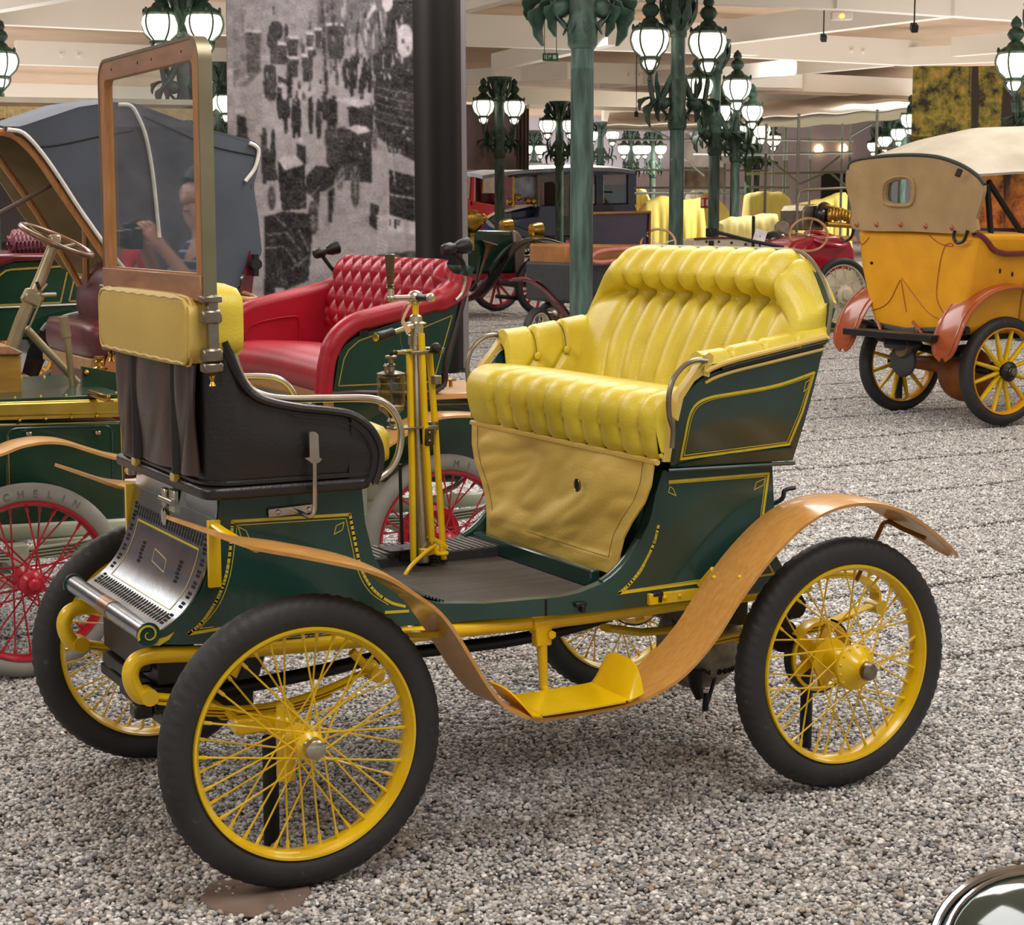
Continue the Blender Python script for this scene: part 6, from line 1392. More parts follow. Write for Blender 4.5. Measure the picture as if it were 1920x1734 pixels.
pipe('hood_strap', tr([(-5, 402), (40, 378), (110, 338)], yC+.1), .012, mat('brown_strap', '5a4434', .6), HC)
for a, b in (((-20, 244), (40, 243)),): pipe('front_bow', [onY(20, 246, yC), onY(20, 246, yC)+Vector((0, .6, .05)), onY(20, 246, yC)+Vector((0, 1.25, 0))], .02, M['wood_o'], HC, 8, 5)
seam = pipe('hood_seam', tr([(60, 276), (110, 272), (190, 255), (250, 245)], yC-.004), .003, M['black'], HC, 6, 4); pipe('hood_seam', tr([(270, 218), (340, 250), (400, 275), (478, 292)], yC-.004), .003, M['black'], HC, 6, 4)
p = onY(475, 495, yC-.03); g = G(); g.cyl(p, p-Vector((0, .05, 0)), .03, n=10); g.tube([p-Vector((0, .03, -.05)), p-Vector((0, .03, .06))], .018, 8); g.obj('hood_joint', M['black'], HC)
dot('eyelet', onY(457, 522, yC-.005), (.018, .008, .018), M['nickel'], HC)
rows = []
for i in range(21):
    a = PI*1.25*i/20-.7; rows.append([Vector((1.02+.14*math.cos(a+PI/2), yC+.05+.62*k/8, 1.16+.17*math.sin(a+PI/2)*1.0)) for k in range(9)])
G().ball((1.08, yC+.52, 1.20), (.15, .56, .22), 28, 20).obj('seat_back', M['maroon'], HC); cushion_box('seat_cushion', (1.0, yC+.45, 1.03), (.42, .95, .19), M['maroon'], parent=HC, e=.16)
g = G(); g.box((1.05, yC+.5, .91), (.5, .95, .07), t=.2); g.obj('seat_frame', mat('pale_seat_wood', 'b28a52', .4), HC)
ext('body', [(205, 690), (230, 705), (420, 700), (470, 640), (470, 900), (205, 900)], yC+.02, 1.15, M['maroonp'], HC)
ext('body_panel', [(400, 590), (446, 560), (452, 620), (452, 660), (400, 700)], yC-.01, .03, M['wood_o'], HC); ext('door_post', [(450, 540), (470, 470), (478, 500), (462, 640), (452, 640)], yC-.015, .04, M['maroonp'], HC)
ext('body_panel', [(188, 712), (205, 660), (232, 665), (232, 740), (188, 740)], yC-.01, .03, M['wood_o'], HC); ext('seat_leg', [(182, 640), (197, 640), (194, 690), (186, 690)], yC, .03, mat('pale_seat_wood', 'b28a52', .4), HC)
P = tr([(300, 519), (474, 558)], yC-.1); ce = (P[0]+P[1])/2; du = (P[1]-P[0]); Rw = du.length/2; du.normalize(); nv = Vector((.03, .95, .12)).normalized(); nv = (nv-du*nv.dot(du)).normalized()
sw = pipe('steering_wheel', [ce+Rw*(du*math.cos(2*PI*k/44)+nv*math.sin(2*PI*k/44)) for k in range(44)], .018, M['wood_o'], HC, 10, closed=True); g = G(); g.tube([ce, ce+Vector((-.10, 0, -.25)), ce+Vector((-.2, 0, -.55))], .018, 8)
for k in range(4): g.tube([ce, ce+Rw*(du*math.cos(PI/2*k)+nv*math.sin(PI/2*k))], .008, 6)
g.obj('column', M['black'], sw)
for x, y in ((.25, yC), (2.2, yC), (.25, yC+1.3), (2.2, yC+1.3)):
    if x < 1 and y == yC:
        wc = onY(205, 735, yC); wC = make_wheel(HC, (1.1, yC, .42), .42, .33, .045, mat('orange_wheel_paint', 'c98a2e', .4), M['rubber'], 12, kind='wood', hubr=.07, sr=.02, mcap=M['brass'], capr=.03); fx_ = 1.1
    else: dup(wC, HC, Vector((fx_ if x < 1 else 1.98, y, .42))-Vector(HC.location))
# ------------------------------------------------ green saloon side with maroon buttoned seat, far left
yD = 6.9; DC = thing('maroon_seat_car', 'dark green car with maroon pleated seat back, gold-lined door panels, at left edge', 'car', (.2, 7.6, 0))
ext('body_side', cA([(-300, 870), (0, 800), (160, 770), (780, 740), (1000, 900), (1200, 1360), (1200, 1800), (-300, 1900)]), yD, 1.4, M['greenB'], DC, .02)
ext('waist_rail', cA([(-300, 700), (160, 690), (780, 690), (790, 780), (200, 800), (60, 850), (-300, 1000)]), yD-.03, 1.4, M['maroonp'], DC, .03)
linY('gold_lining', cA([(-100, 1100), (0, 980), (80, 920), (160, 905), (860, 860)]), yD-.004, .012, M['rail'], DC); linY('gold_lining', cA([(910, 940), (820, 1350), (-200, 1395)]), yD-.004, .010, M['rail'], DC); linY('gold_lining', cA([(1000, 1060), (935, 1335), (1100, 1330)]), yD-.004, .010, M['rail'], DC)
linY('white_lining', cA([(-200, 1425), (1200, 1365)]), yD-.01, .010, M['white'], DC); pipe('wing_edge', tr(cA([(560, 1734), (650, 1630), (840, 1550), (1130, 1480)]), yD-.15), .012, M['steel'], DC, 6, 4)
ext('wing', cA([(300, 2300), (380, 1990), (560, 1734), (650, 1640), (840, 1560), (1130, 1490), (1400, 1470), (1400, 1650), (1000, 1750), (800, 1900), (600, 2150), (500, 2400)]), yD-.15, .3, M['blackp'], DC)
rows = []
P0 = tr(cA([(115, 690), (660, 690), (100, 380), (660, 300)]), yD+.35)
for i in range(61):
    u = i/60; row = []
    for j in range(31):
        v = j/30; a = P0[0].lerp(P0[1], u); b = P0[2].lerp(P0[3], u); e = ss(0, .12, u); top = b.z-(1-e)*.08
        q = abs(math.sin(PI*u*10+PI*.5*round(v*3.0)));  row.append(Vector((a.x, yD+.35-.06*math.sin(PI*v*.9)*e-.022*q**.6*e+.05*(v**3), a.z+(top-a.z)*v)))
    rows.append(row)
G().slab(rows, -.05).obj('pleated_back', mat('plum_leather', '84505a', .45, col2='6d3f49', scale=8), DC, angle=70)
wD = make_wheel(DC, onY(231, 766, yD-.05), .42, .33, .05, M['ochre'], M['rubber'], 12, kind='wood', hubr=.07, sr=.02)
o = dup(wD, DC, wD.location+Vector((1.7, 0, 0))); o = dup(wD, DC, wD.location+Vector((0, 1.4, 0)))
# wooden-bodied car and surrey roof, still farther left
SUR = thing('fringed_canopy_car', 'carriage car with flat cream roof and long tan fringe, above the slate hood', 'car', tuple(atD(120, 867, 15))[:2]+(0.1,))
yF = atD(120, 190, 15).y; P = [onY(-250, 188, yF), onY(372, 197, yF)]
g = G(); g.prism([P[0], P[1], P[1]+Vector((0, 1.5, 0)), P[0]+Vector((0, 1.5, 0))], (0, 0, .045)); g.obj('canopy_roof', M['canvas'], SUR, smooth=False)
def fringe(name, x0, x1, yt, yb, yy):
    g = G(); n = int((x1-x0)/1.6); r = random.Random(2)
    for k in range(n):
        px = x0+(x1-x0)*k/n; a = onY(px, yt+(px-x0)*.012, yy); b = onY(px+r.uniform(-.8, .8), yb+(px-x0)*.012+r.uniform(-1, 1), yy-r.uniform(0, .01)); g.tube([a, b], .006, 4)
    o = g.obj(name, mat('tan_fringe', 'cdb684', .9, col2='ad9867', scale=40), SUR); o['kind'] = 'stuff'
fringe('fringe', -20, 372, 199, 221, yF-.01); fringe('fringe', 40, 175, 210, 238, yF+1.4)
for px in (-40, 372): 
    for dy in (.1, 1.4):
        a = onY(px, 197, yF)+Vector((0, dy, 0)); pipe('canopy_post', [a, Vector((a.x, a.y, .7))], .018, M['brass'], SUR)
g = G(); a, b = onY(-60, 400, yF), onY(372, 400, yF); g.box(((a.x+b.x)/2, yF+.75, .85), (b.x-a.x, 1.3, .5), t=.2); g.obj('body', M['ochre'], SUR)
a = onY(-60, 400, yF); b_ = onY(372, 400, yF); wS = make_wheel(SUR, (a.x+.3, yF-.05, .45+fz(a.x, yF)), .42, .35, .04, M['ochre'], M['rubber'], 12, kind='wood', hubr=.07, sr=.02)
for dx, dy in ((b_.x-a.x-.6, 0), (0, 1.6), (b_.x-a.x-.6, 1.6)): dup(wS, SUR, wS.location+Vector((dx, dy, 0)))

# ------------------------------------------------ yellow tourer at the right
eL, eR = onF(1668, 768), onF(1885, 798); XE = (eL.x+eR.x)/2; yL, yR = eL.y-.06, eR.y+.0; fE = (eL.z+eR.z)/2; RE = .405
E = thing('yellow_tourer', 'yellow open tourer seen from behind, raised canvas hood, yellow wooden wheels', 'car', (XE, (yL+yR)/2, fE))
XR = XE-.42
def onXl(pts, x): return [onX(px, py, x) for px, py in pts]
sec = onXl([(1605, 428), (1612, 500), (1628, 575), (1640, 618), (1650, 624), (1755, 633), (1785, 632), (1800, 620), (1808, 560), (1818, 500), (1828, 437)], XR)
g = G(); g.prism(sec, (.62, 0, 0)); o = g.obj('body', M['ochre'], E, angle=50); bv = o.modifiers.new('soft', 'BEVEL'); bv.width = .05; bv.segments = 4; bv.limit_method = 'ANGLE'; bv.angle_limit = R_(45)
yS_ = sec[-1].y+.03; zl = onY(1890, 474, yS_).z
sec2 = [Vector((p.x+.55, p.y, min(p.z, zl))) for p in sec]; g = G(); g.prism(sec2, (2.2, 0, 0)); g.obj('body_front', M['ochre'], E, angle=50)
pipe('body_rail', tr([(1826, 438), (1838, 441), (1850, 452), (1862, 467), (1878, 474), (1900, 476), (1990, 472)], yS_-.02), .022, M['maroonp'], E, 8, 4)
g = G(); g.box((XR+1.1, (yL+yR)/2, zl+.05), (.25, 1.1, .25), t=.3); g.box((XR+.75, (yL+yR)/2, zl+.02), (.35, 1.0, .1), t=.3); g.obj('seat', mat('dark_plum_leather', '3c1f22', .5), E)
for pts in ([(1630, 445), (1618, 458), (1611, 453), (1609, 462)], [(1742, 440), (1760, 455), (1785, 462), (1785, 456), (1772, 462), (1762, 500), (1757, 560), (1775, 598), (1740, 585), (1690, 520)], [(1690, 525), (1700, 585)], [(1688, 525), (1665, 568), (1633, 583)]):
    pipe('hairline_lining', [p-Vector((.052 if False else .004, 0, 0)) for p in onXl(pts, XR)], .003, M['brown'], E, 5, 4)
for px, py in ((1634, 493), ): dot('hole', onX(px, py, XR-.002), (.006, .02, .012), M['void'], E)
for px, py in ((1875, 508), (1898, 514)): dot('hole', onY(px, py, yS_-.03), (.012, .006, .02), M['void'], E)
# canvas back with a window, roof, studs
out = [(1605, 429), (1600, 395), (1590, 355), (1588, 335), (1592, 315), (1604, 303), (1640, 295), (1700, 291), (1755, 294), (1800, 308), (1832, 328), (1847, 346), (1843, 375), (1832, 410), (1826, 437), (1715, 434)]
inn = [(1664, 350), (1672, 341), (1685, 337), (1702, 337), (1710, 342), (1712, 352), (1711, 370), (1706, 379), (1690, 381), (1672, 379), (1663, 372)]
def holed(name, outer, inner, m, parent, th):
    bm = bmesh.new(); ed = []
    for L_ in (outer, inner):
        vs = [bm.verts.new(p) for p in L_]; ed += [bm.edges.new((vs[i], vs[(i+1) % len(vs)])) for i in range(len(vs))]
    bmesh.ops.triangle_fill(bm, use_beauty=True, edges=ed); bmesh.ops.recalc_face_normals(bm, faces=bm.faces); me = bpy.data.meshes.new(name); bm.to_mesh(me); bm.free(); me.materials.append(m)
    o = link(name, me, parent); s_ = o.modifiers.new('thick', 'SOLIDIFY'); s_.thickness = th; s_.offset = 0; return o
XH = XR-.02
cb_ = holed('canvas_back', reseq([Vector(p) for p in cat(onXl(out, XH), 4, True)], 90), cat(onXl(inn, XH), 3, True), M['tan'], E, .03)
pipe('window_rim', [p-Vector((.02, 0, 0)) for p in cat(onXl([(1660, 350), (1668, 338), (1685, 332), (1704, 332), (1715, 339), (1718, 352), (1717, 372), (1710, 384), (1690, 386), (1670, 384), (1659, 376)], XH), 3, True)], .012, M['tan'], cb_, 6, closed=True)
g = G(); a, b = onXl([(1660, 385), (1714, 334)], XH); g.box((XH+.01, (a.y+b.y)/2, (a.z+b.z)/2), (.008, abs(a.y-b.y), abs(a.z-b.z))); g.obj('window_pane', M['glass'], cb_, smooth=False)
for px, py in ((1606, 421), (1643, 421), (1688, 421), (1735, 424), (1784, 427)): dot('stud', onX(px, py, XH-.02), (.012, .02, .02), M['brown'], cb_)
pipe('canvas_edge', [p-Vector((.005, 0, 0)) for p in onXl([(1592, 318), (1600, 303), (1640, 295), (1700, 291), (1755, 294), (1800, 308), (1832, 328), (1848, 346)], XH)], .016, mat('black_green_binding', '2c322a', .7), cb_, 8, 4)
arc = reseq(cat(onXl([(1592, 318), (1604, 303), (1640, 295), (1700, 291), (1755, 294), (1800, 306), (1836, 326)], XH), 4), 30); rows = []
for f, dz in ((0, 0), (.12, .05), (.35, .15), (.7, .22), (1.2, .245), (1.9, .20), (2.8, .14)):
    rows.append([Vector((p.x+f, p.y+(.0), p.z+dz*(.35+.65*math.sin(PI*(k+1)/31))-(.06*min(1, f*2) if k > 27 else 0))) for k, p in enumerate(arc)])
G().slab(rows, .02).obj('hood_roof', M['canvas'], E, angle=70)
for a, b in (((1851, 345), (1858, 442)), ((1853, 340), (1925, 452)), ((1800, 318), (1795, 330))): pipe('hood_iron', tr([a, b], yS_+.02), .022, M['black'], E)
for pts in ([(1802, 432), (1800, 445), (1806, 455), (1818, 452), (1824, 440), (1826, 432)], [(1612, 430), (1607, 445), (1596, 452), (1588, 446)]): pipe('strap_loop', [p-Vector((.06, 0, 0)) for p in onXl(pts, XR)], .012, M['black'], E, 8, 4)
wE = make_wheel(E, (XE, yR, fE+RE), RE, .318, .055, M['ochre'], M['rubber'], 12, kind='wood', hubr=.075, hubw=.09, sr=.022, taper=.8, mhub=M['black'], mcap=M['nickel_d'], capr=.03, capy=-.13, mspoke=M['yellow'])
for q in ((XE, yL), (XE+2.7, yR), (XE+2.7, yL)):
    o = dup(wE, E, Vector((q[0], q[1], fE+RE+(.04 if q[0] > XE else 0)))-Vector(E.location))
    if q[1] == yL: o.scale = (1, -1, 1)
for yy, s_ in ((yR, 1), (yL, 1)):
    rows = []
    for k in range(49):
        a = R_(178-k*3); r = .56+.02*math.sin(k*.15); tip = max(0, 1-(1-min(1, (k+.15)/6))**2)**.5
        rows.append([Vector((XE+r*math.cos(a)*(1.04-.005*min(k, 8)), yy+(-.14+.28*j/8)*tip, fE+RE+.10+r*math.sin(a)-.03*((j-4)/4)**2)) for j in range(9)])
    wg = G().slab(rows, .012).obj('wing', M['brown'], E, angle=60)
    pipe('wing_bead', [r[1]+Vector((-.013, 0, .006)) for r in rows[1:]]+[], .006, M['brown'], wg); pipe('wing_bead', [r[7]+Vector((-.013, 0, .006)) for r in rows[1:]], .006, M['brown'], wg)
g = G(); g.box((XE-.2, (yL+yR)/2, fE+.66), (.9, 1.0, .05), t=.2); g.tube([(XE-.40, yL+.05, fE+.72), (XE-.45, (yL+yR)/2, fE+.68), (XE-.40, yR-.05, fE+.72)], .03, 8); g.tube([(XE-.35, yR+.12, fE+.60), (XE-.5, yR+.35, fE+.64), (XE-.45, yR+.45, fE+.72)], .02, 8); g.tube([(XE-.38, yL-.1, fE+.72), (XE-.4, yL+.25, fE+.66)], .03, 8); g.tube([(XE, yL, fE+RE), (XE, yR, fE+RE)], .04, 10); g.tube([(XE-.45, yL-.25, fE+.62), (XE-.2, yL-.9, fE+.50)], .03, 8); g.obj('rear_frame', M['black'], E)
g = G(); g.ball((XE+.05, (yL+yR)/2-.12, fE+RE-.05), (.20, .22, .22), 16, 12); g.tube([(XE, yL-.1, fE+RE), (XE, (yL+yR)/2, fE+RE)], [.05, .07], 12); g.obj('differential', mat('orange_axle_paint', '9a5518', .45, col2='7d430f', scale=10), E)
g = G(); g.ball((XE-.42, (yL+yR)/2+.05, fE+.46), (.05, .14, .13), 14, 10); g.lathe([(.14, 0), (.15, .03), (.11, .09), (.09, .10)], (XE-.40, (yL+yR)/2+.08, fE+.55), n=18); g.obj('tyre_carrier', mat('charcoal_wire', '3b3d40', .6), E)
g = G(); g.lathe([(.07, 0), (.075, .03), (.05, .10), (.03, .14)], onX(1690, 652, XE-.48), (1, 0, -.2), 14); g.obj('rear_lamp', mat('dull_brass_lamp', '8a7a5c', .4, .7), E)
for a, b in (((1656, 601), (1664, 622)), ((1723, 602), (1752, 640))): pipe('stay', [p-Vector((.06, 0, 0)) for p in onXl([a, b], XR)], .012, M['brown'], E)
for px in (1754, 1766): 
    p = onX(px, 645, XE-.52); G().lathe([(.028, -.05), (.02, 0), (.008, .04)], p, n=8).obj('tassel', M['yellow'], E)
tag(G().cyl(tuple(onF(1684, 768)), tuple(onF(1684, 768)+Vector((0, 0, .355))), .03, n=12).obj('axle_stand', M['black']), 'black post propping the rear axle of the yellow tourer', 'stand')
# ------------------------------------------------ red racer with a white disc-spoked wheel, between the yellow seat and the tourer
fq_ = onF(1577, 621); yFp = fq_.y; zF = fq_.z; fc_ = onY(1577, 552, yFp)
F = thing('red_racer', 'red and white racer with wooden steering wheel and white wire wheel, left of yellow tourer', 'car', (fc_.x-.5, yFp+.6, zF))
RF = fc_.z-zF
wF_ = make_wheel(F, fc_, RF, RF*.80, .05, M['creamw'], M['rubber'], 40, hubr=.12, hubw=.10, sr=.004, mcap=M['creamw'], capr=.07, capy=-.14)
G().lathe([(.001, -.02), (RF*.66, -.012), (RF*.70, 0), (.001, .01)], ax=(0, 1, 0), n=32).obj('wheel_disc', M['creamw'], wF_)
for q in (Vector((0, 1.25, 0)), Vector((-2.2, 0, 0)), Vector((-2.2, 1.25, 0))): dup(wF_, F, wF_.location+q)
ext('cockpit', [(1478, 470), (1492, 452), (1520, 444), (1570, 441), (1596, 452), (1606, 476), (1600, 510), (1560, 520), (1490, 505)], yFp+.25, .7, M['red'], F, .05)
ext('white_body', [(1300, 470), (1440, 462), (1480, 468), (1500, 505), (1605, 510), (1605, 585), (1440, 585), (1300, 560)], yFp+.3, .6, M['creamw'], F, .06)
ringo('cockpit_rim', onY(1548, 448, yFp+.35), (.1, -.35, 1), .26, .03, M['red'], F)
sw = swheel(onY(1516, 440, yFp+.3), (-.50, -.70, .5), .235, .017, mat('pale_wheel_wood', 'c9986a', .35, coat=.3), F, 4); pipe('steering_column', [onY(1515, 440, yFp+.3), onY(1548, 478, yFp+.5)], .02, M['brass'], F)
pipe('windscreen_frame', tr([(1493, 460), (1495, 375), (1499, 360), (1510, 356), (1588, 352)], yFp+.9), .018, M['olive'], F, 8)
ext('radiator', [(1505, 395), (1512, 385), (1535, 382), (1545, 395), (1545, 432), (1505, 432)], yFp+1.4, .5, M['nickel_d'], F, .02)
g = G(); g.ball(onY(1545, 402, yFp+1.35), (.14, .1, .17), 14, 10); g.obj('engine_cowl', M['blackp'], F)
g = G(); r = random.Random(4)
for k in range(9): p = onY(1556+k*6, 402+r.uniform(-4, 4), yFp+1.2); g.lathe([(.03, -.10), (.045, -.06), (.04, .02), (.02, .06)], p, n=10)
g.tube(tr([(1550, 385), (1575, 392), (1602, 400)], yFp+1.2), .02, 8); g.tube(tr([(1550, 420), (1605, 424)], yFp+1.2), .035, 8); g.obj('brass_engine', M['brass'], F)
ext('engine_tray', [(1490, 438), (1606, 443), (1606, 452), (1490, 447)], yFp+1.1, .5, M['wood'], F)
g = G(); p = onY(1466, 428, yFp+1.0); g.lathe([(.02, -.09), (.08, -.06), (.10, 0), (.10, .06), (.095, .065)], p, (-.6, -.8, 0), 18); g.obj('headlamp', M['nickel_d'], F)
ext('tonneau_edge', [(1302, 449), (1370, 446), (1440, 455), (1478, 470), (1478, 482), (1302, 468)], yFp+.25, .55, M['creamw'], F, .02); pipe('edge_trim', tr([(1302, 448), (1370, 446), (1440, 455), (1480, 470)], yFp+.24), .014, M['maroonp'], F, 8, 4)
for px, py in ((1325, 453), (1348, 453), (1372, 455), (1398, 458)): dot('stud', onY(px, py, yFp+.24), .016, M['black'], F)
g = G(); p = onY(1455, 452, yFp+.9); g.ball(p, (.22, .12, .14), 14, 10); g.obj('front_wing', M['blackp'], F)
pipe('frame_tube', [onY(1440, 616, yFp-.1), onY(1595, 618, yFp-.1)], .02, M['nickel_d'], F)
# ------------------------------------------------ wooden boat-bodied cyclecar behind the bare column
dJ = 19; yJ = atD(1150, 480, dJ).y; p = atD(1130, 600, dJ); J = thing('wooden_cyclecar', 'small wooden boat-bodied car with flat windscreen, behind the bare lamp post', 'car', (p.x, p.y+.5, fz(p.x, p.y)))
ext('wooden_body', [(1060, 458), (1214, 458), (1222, 468), (1222, 500), (1060, 500)], yJ+.25, .8, mat('red_brown_plywood', 'a8703a', .4, col2='935e2c', scale=8), J, .03)
ext('dark_body', [(1070, 492), (1190, 490), (1185, 545), (1165, 565), (1070, 570)], yJ+.1, 1.0, mat('charcoal_body_paint', '34363a', .4), J, .04)
cj = tr([(1108, 486), (1125, 472), (1170, 467), (1230, 466), (1232, 482), (1170, 487), (1125, 492)], yJ); pipe('cockpit_rim', cj, .025, mat('pink_red_rim', 'c8746a', .4), J, 8, 4, closed=True)
pipe('windscreen_frame', tr([(1090, 401), (1219, 398), (1217, 470)], yJ+.4), .018, mat('copper_brown_frame', '8a5a34', .4, .3), J, 8)
g = G(); g.prism(tr([(1092, 403), (1217, 400), (1215, 458), (1092, 458)], yJ+.42), (0, .01, 0)); g.obj('windscreen_glass', mat('smoked_glass', '3a2c3a', .08, col2='2c2230', scale=2), J, smooth=False)
sw = swheel(onY(1234, 458, yJ+.3), (-.50, -.70, .5), .19, .014, mat('pale_wheel_wood', 'c9986a', .35, coat=.3), J, 3, M['white'])
ext('rear_wing', [(1110, 610), (1118, 570), (1135, 548), (1165, 535), (1200, 540), (1200, 620)], yJ-.1, .2, M['maroonp'], J, .03)
wj = onY(1009, 575, yJ-.2); zj = fz(wj.x, wj.y)
rj = (onY(1009, 523, yJ-.2)-wj).length; wJ = make_wheel(J, (wj.x, wj.y, zj+rj), rj, rj*.78, .045, M['creamw'], M['rubber'], 24, hubr=.05, sr=.004, mcap=M['nickel'], capr=.025)
wJ.rotation_euler.z = .55
o = dup(wJ, J, wJ.location+Vector((.66, .95, 0))); o = dup(wJ, J, wJ.location+Vector((1.6, 0, 0))); o = dup(wJ, J, wJ.location+Vector((1.6, 1.1, 0)))
P = reseq(cat(tr([(968, 526), (990, 523), (1010, 532), (1035, 552), (1062, 585), (1068, 600)], yJ-.3), 4), 24)
G().slab([[q+Vector((0, .17*k/5, .02*math.sin(PI*k/5))) for k in range(6)] for q in P], -.015).obj('front_wing', M['maroonp'], J)
G().slab([[q+Vector((.03, .01+.15*k/5, .03*math.sin(PI*k/5)+.012)) for k in range(6)] for q in P[8:]], -.004).obj('wing_black_sheet', M['blackp'], J)  # thin black-painted sheet laid over part of the maroon wing
g = G(); g.ball(onY(1045, 590, yJ), (.09, .08, .07), 10, 8); g.tube(tr([(1022, 598), (1068, 604)], yJ-.1), .02, 8); g.tube(tr([(1022, 586), (1068, 590)], yJ), .02, 8); g.tube(tr([(1030, 600), (1030, 624)], yJ-.1), .025, 8); g.obj('front_axle', M['nickel_d'], J)
# ------------------------------------------------ dark green torpedo with red wheels
pg = onF(1017, 593); yG = pg.y; xG = pg.x; RG = .42*1.0; Gc = thing('green_torpedo', 'dark green veteran car with black sweeping wings and red spoked wheels, right of the banner', 'car', (xG-1, yG+.7, pg.z))
RG = (onY(1017, 477, yG).z-pg.z)/2
wG = make_wheel(Gc, (xG, yG, pg.z+RG), RG, RG*.80, .06, M['red'], M['rubber'], 12, kind='wood', hubr=.09, hubw=.10, sr=.026, mcap=M['brass'], capr=.04)
for q in (Vector((0, 1.4, .015)), Vector((-2.9, 0, -.01)), Vector((-2.9, 1.4, 0))): dup(wG, Gc, wG.location+q)
ext('bonnet', [(800, 440), (878, 430), (964, 432), (974, 462), (964, 512), (870, 516), (800, 518)], yG+.25, .75, M['greenB'], Gc, .06)
ext('radiator', [(962, 431), (972, 434), (986, 452), (984, 510), (968, 514)], yG+.22, .82, mat('worn_radiator_shell', '9a8f80', .4, .5), Gc, .03)
P = reseq(cat(tr([(840, 566), (880, 562), (905, 552), (930, 525), (950, 490), (972, 463), (1000, 450), (1030, 449), (1062, 458)], yG-.16), 4), 40)
G().slab([[q+Vector((0, .36*k/5, .03*math.sin(PI*k/5))) for k in range(6)] for q in P], -.02).obj('front_wing', M['blackp'], Gc)
ext('running_board', [(780, 562), (880, 558), (880, 567), (780, 572)], yG-.1, .35, M['blackp'], Gc); ext('chassis', [(780, 515), (985, 512), (985, 522), (780, 530)], yG+.2, .8, M['red'], Gc)
g = G(); g.tube(tr([(930, 555), (975, 560), (1010, 545)], yG+.1), .03, 8); g.tube([(xG, yG, pg.z+RG), (xG, yG+1.4, pg.z+RG)], .05, 8); g.obj('front_axle', M['black'], Gc)
for px, py, rr in ((950, 423, .10), (1006, 432, .115)):
    c = onY(px, py, yG+.3 if px > 980 else yG+1.0); g = G(); g.lathe([(.02, -.12), (rr*.8, -.09), (rr, 0), (rr*1.05, .06), (rr*.9, .07)], c, (.95, .1, 0), 18); g.tube([c-Vector((0, 0, rr)), c-Vector((0, 0, .30))], .02, 6); g.obj('headlamp', M['brass'], Gc)
c = onY(885, 412, yG+.0); g = G(); g.lathe([(.03, -.24), (.04, -.18), (.12, -.12), (.16, -.04), (.15, .06), (.08, .09), (.09, .12), (.03, .14)], c, n=18); g.ball(c+Vector((.16, 0, .02)), .07, 10, 8); g.tube([c+Vector((0, 0, -.2)), c+Vector((0, 0, -.42))], .03, 8); g.obj('side_lamp', M['brass'], Gc)
c = onY(908, 472, yG+.2); g = G(); g.lathe([(.02, 0), (.03, .10), (.05, .2), (.12, .27)], c+Vector((0, 0, -.13)), (.25, -.2, 1), 14); g.tube([c+Vector((0, 0, -.12)), c+Vector((-.1, 0, -.42))], .02, 6); g.obj('horn', mat('bulb_horn_brown', '6e4f34', .5), Gc)
pipe('brake_rod', tr([(900, 480), (893, 530), (880, 545)], yG-.05), .02, M['black'], Gc)
# ------------------------------------------------ blue limousine and red car far behind
ph = onF(1038, 481); yH = ph.y; H = thing('blue_limousine', 'navy blue limousine with long grey roof and orange blinds, behind the bare lamp post', 'car', (ph.x+1, yH+.8, ph.z))
RH = (onY(1038, 448, yH).z-ph.z)/2+.05
wH = make_wheel(H, (ph.x, yH, ph.z+RH), RH, RH*.72, .08, M['creamw'], M['rubber'], 12, kind='wood', hubr=.12, sr=.03)
for q in (Vector((3.4, 0, .03)), Vector((0, 1.6, .02)), Vector((3.4, 1.6, .05))): dup(wH, H, wH.location+q)
g = G(); P = reseq(cat(tr([(905, 329), (950, 322), (1000, 317), (1080, 314), (1150, 315), (1192, 320)], yH-.1), 4), 30); g.slab([[q+Vector((0, 2.0*k/6, .10*math.sin(PI*k/6))) for k in range(7)] for q in P], -.10); g.obj('roof', mat('grey_roof_cloth', '9aa0a8', .5, col2='7f858d', scale=2), H)
lo = ext('lower_body', [(960, 412), (1010, 405), (1012, 384), (1190, 380), (1195, 395), (1188, 440), (1130, 445), (960, 445)], yH, 1.7, M['navy'], H, .05)
ext('bonnet', [(948, 398), (1000, 386), (1012, 386), (1012, 440), (948, 440)], yH+.4, .9, M['navy'], H, .08)
for a in ([(1008, 325), (1016, 325), (1016, 388), (1008, 388)], [(1068, 325), (1076, 325), (1076, 384), (1068, 384)], [(1118, 325), (1131, 325), (1131, 384), (1118, 384)], [(1178, 322), (1193, 322), (1193, 384), (1178, 384)]):
    ext('door_pillar', a, yH, .1, M['navy'], H); ext('door_pillar', a, yH+1.6, .1, M['navy'], H)
ext('window_rail', [(1008, 322), (1193, 320), (1193, 327), (1008, 330)], yH, 1.7, M['navy'], H)
for a in ([(1018, 340), (1040, 338), (1040, 384), (1010, 386)], ): ext('front_door_panel', [(1008, 328), (1068, 328), (1066, 405), (1050, 405), (1048, 350), (1036, 340), (1016, 343), (1012, 386), (1008, 386)], yH-.01, .06, mat('grey_door_trim', '77706c', .7), H)
for x0, x1 in ((1076, 1118), (1131, 1178)):
    ext('side_window', [(x0, 328), (x1, 327), (x1, 383), (x0, 383)], yH+.05, .02, M['glass'], H); ext('orange_blind', [(x0+2, 328), (x1-2, 328), (x1-2, 346), (x0+2, 346)], yH+.1, .02, mat('orange_blind_cloth', 'a35a2c', .7), H)
    ext('side_window', [(x0, 328), (x1, 327), (x1, 383), (x0, 383)], yH+1.65, .02, M['glass'], H)
ext('bulkhead', [(1070, 328), (1074, 328), (1074, 384), (1070, 384)], yH+.1, 1.5, mat('dark_plum_trim', '3a2422', .7), H); ext('rear_panel', [(1184, 328), (1190, 328), (1190, 384), (1184, 384)], yH+.1, 1.5, M['navy'], H)
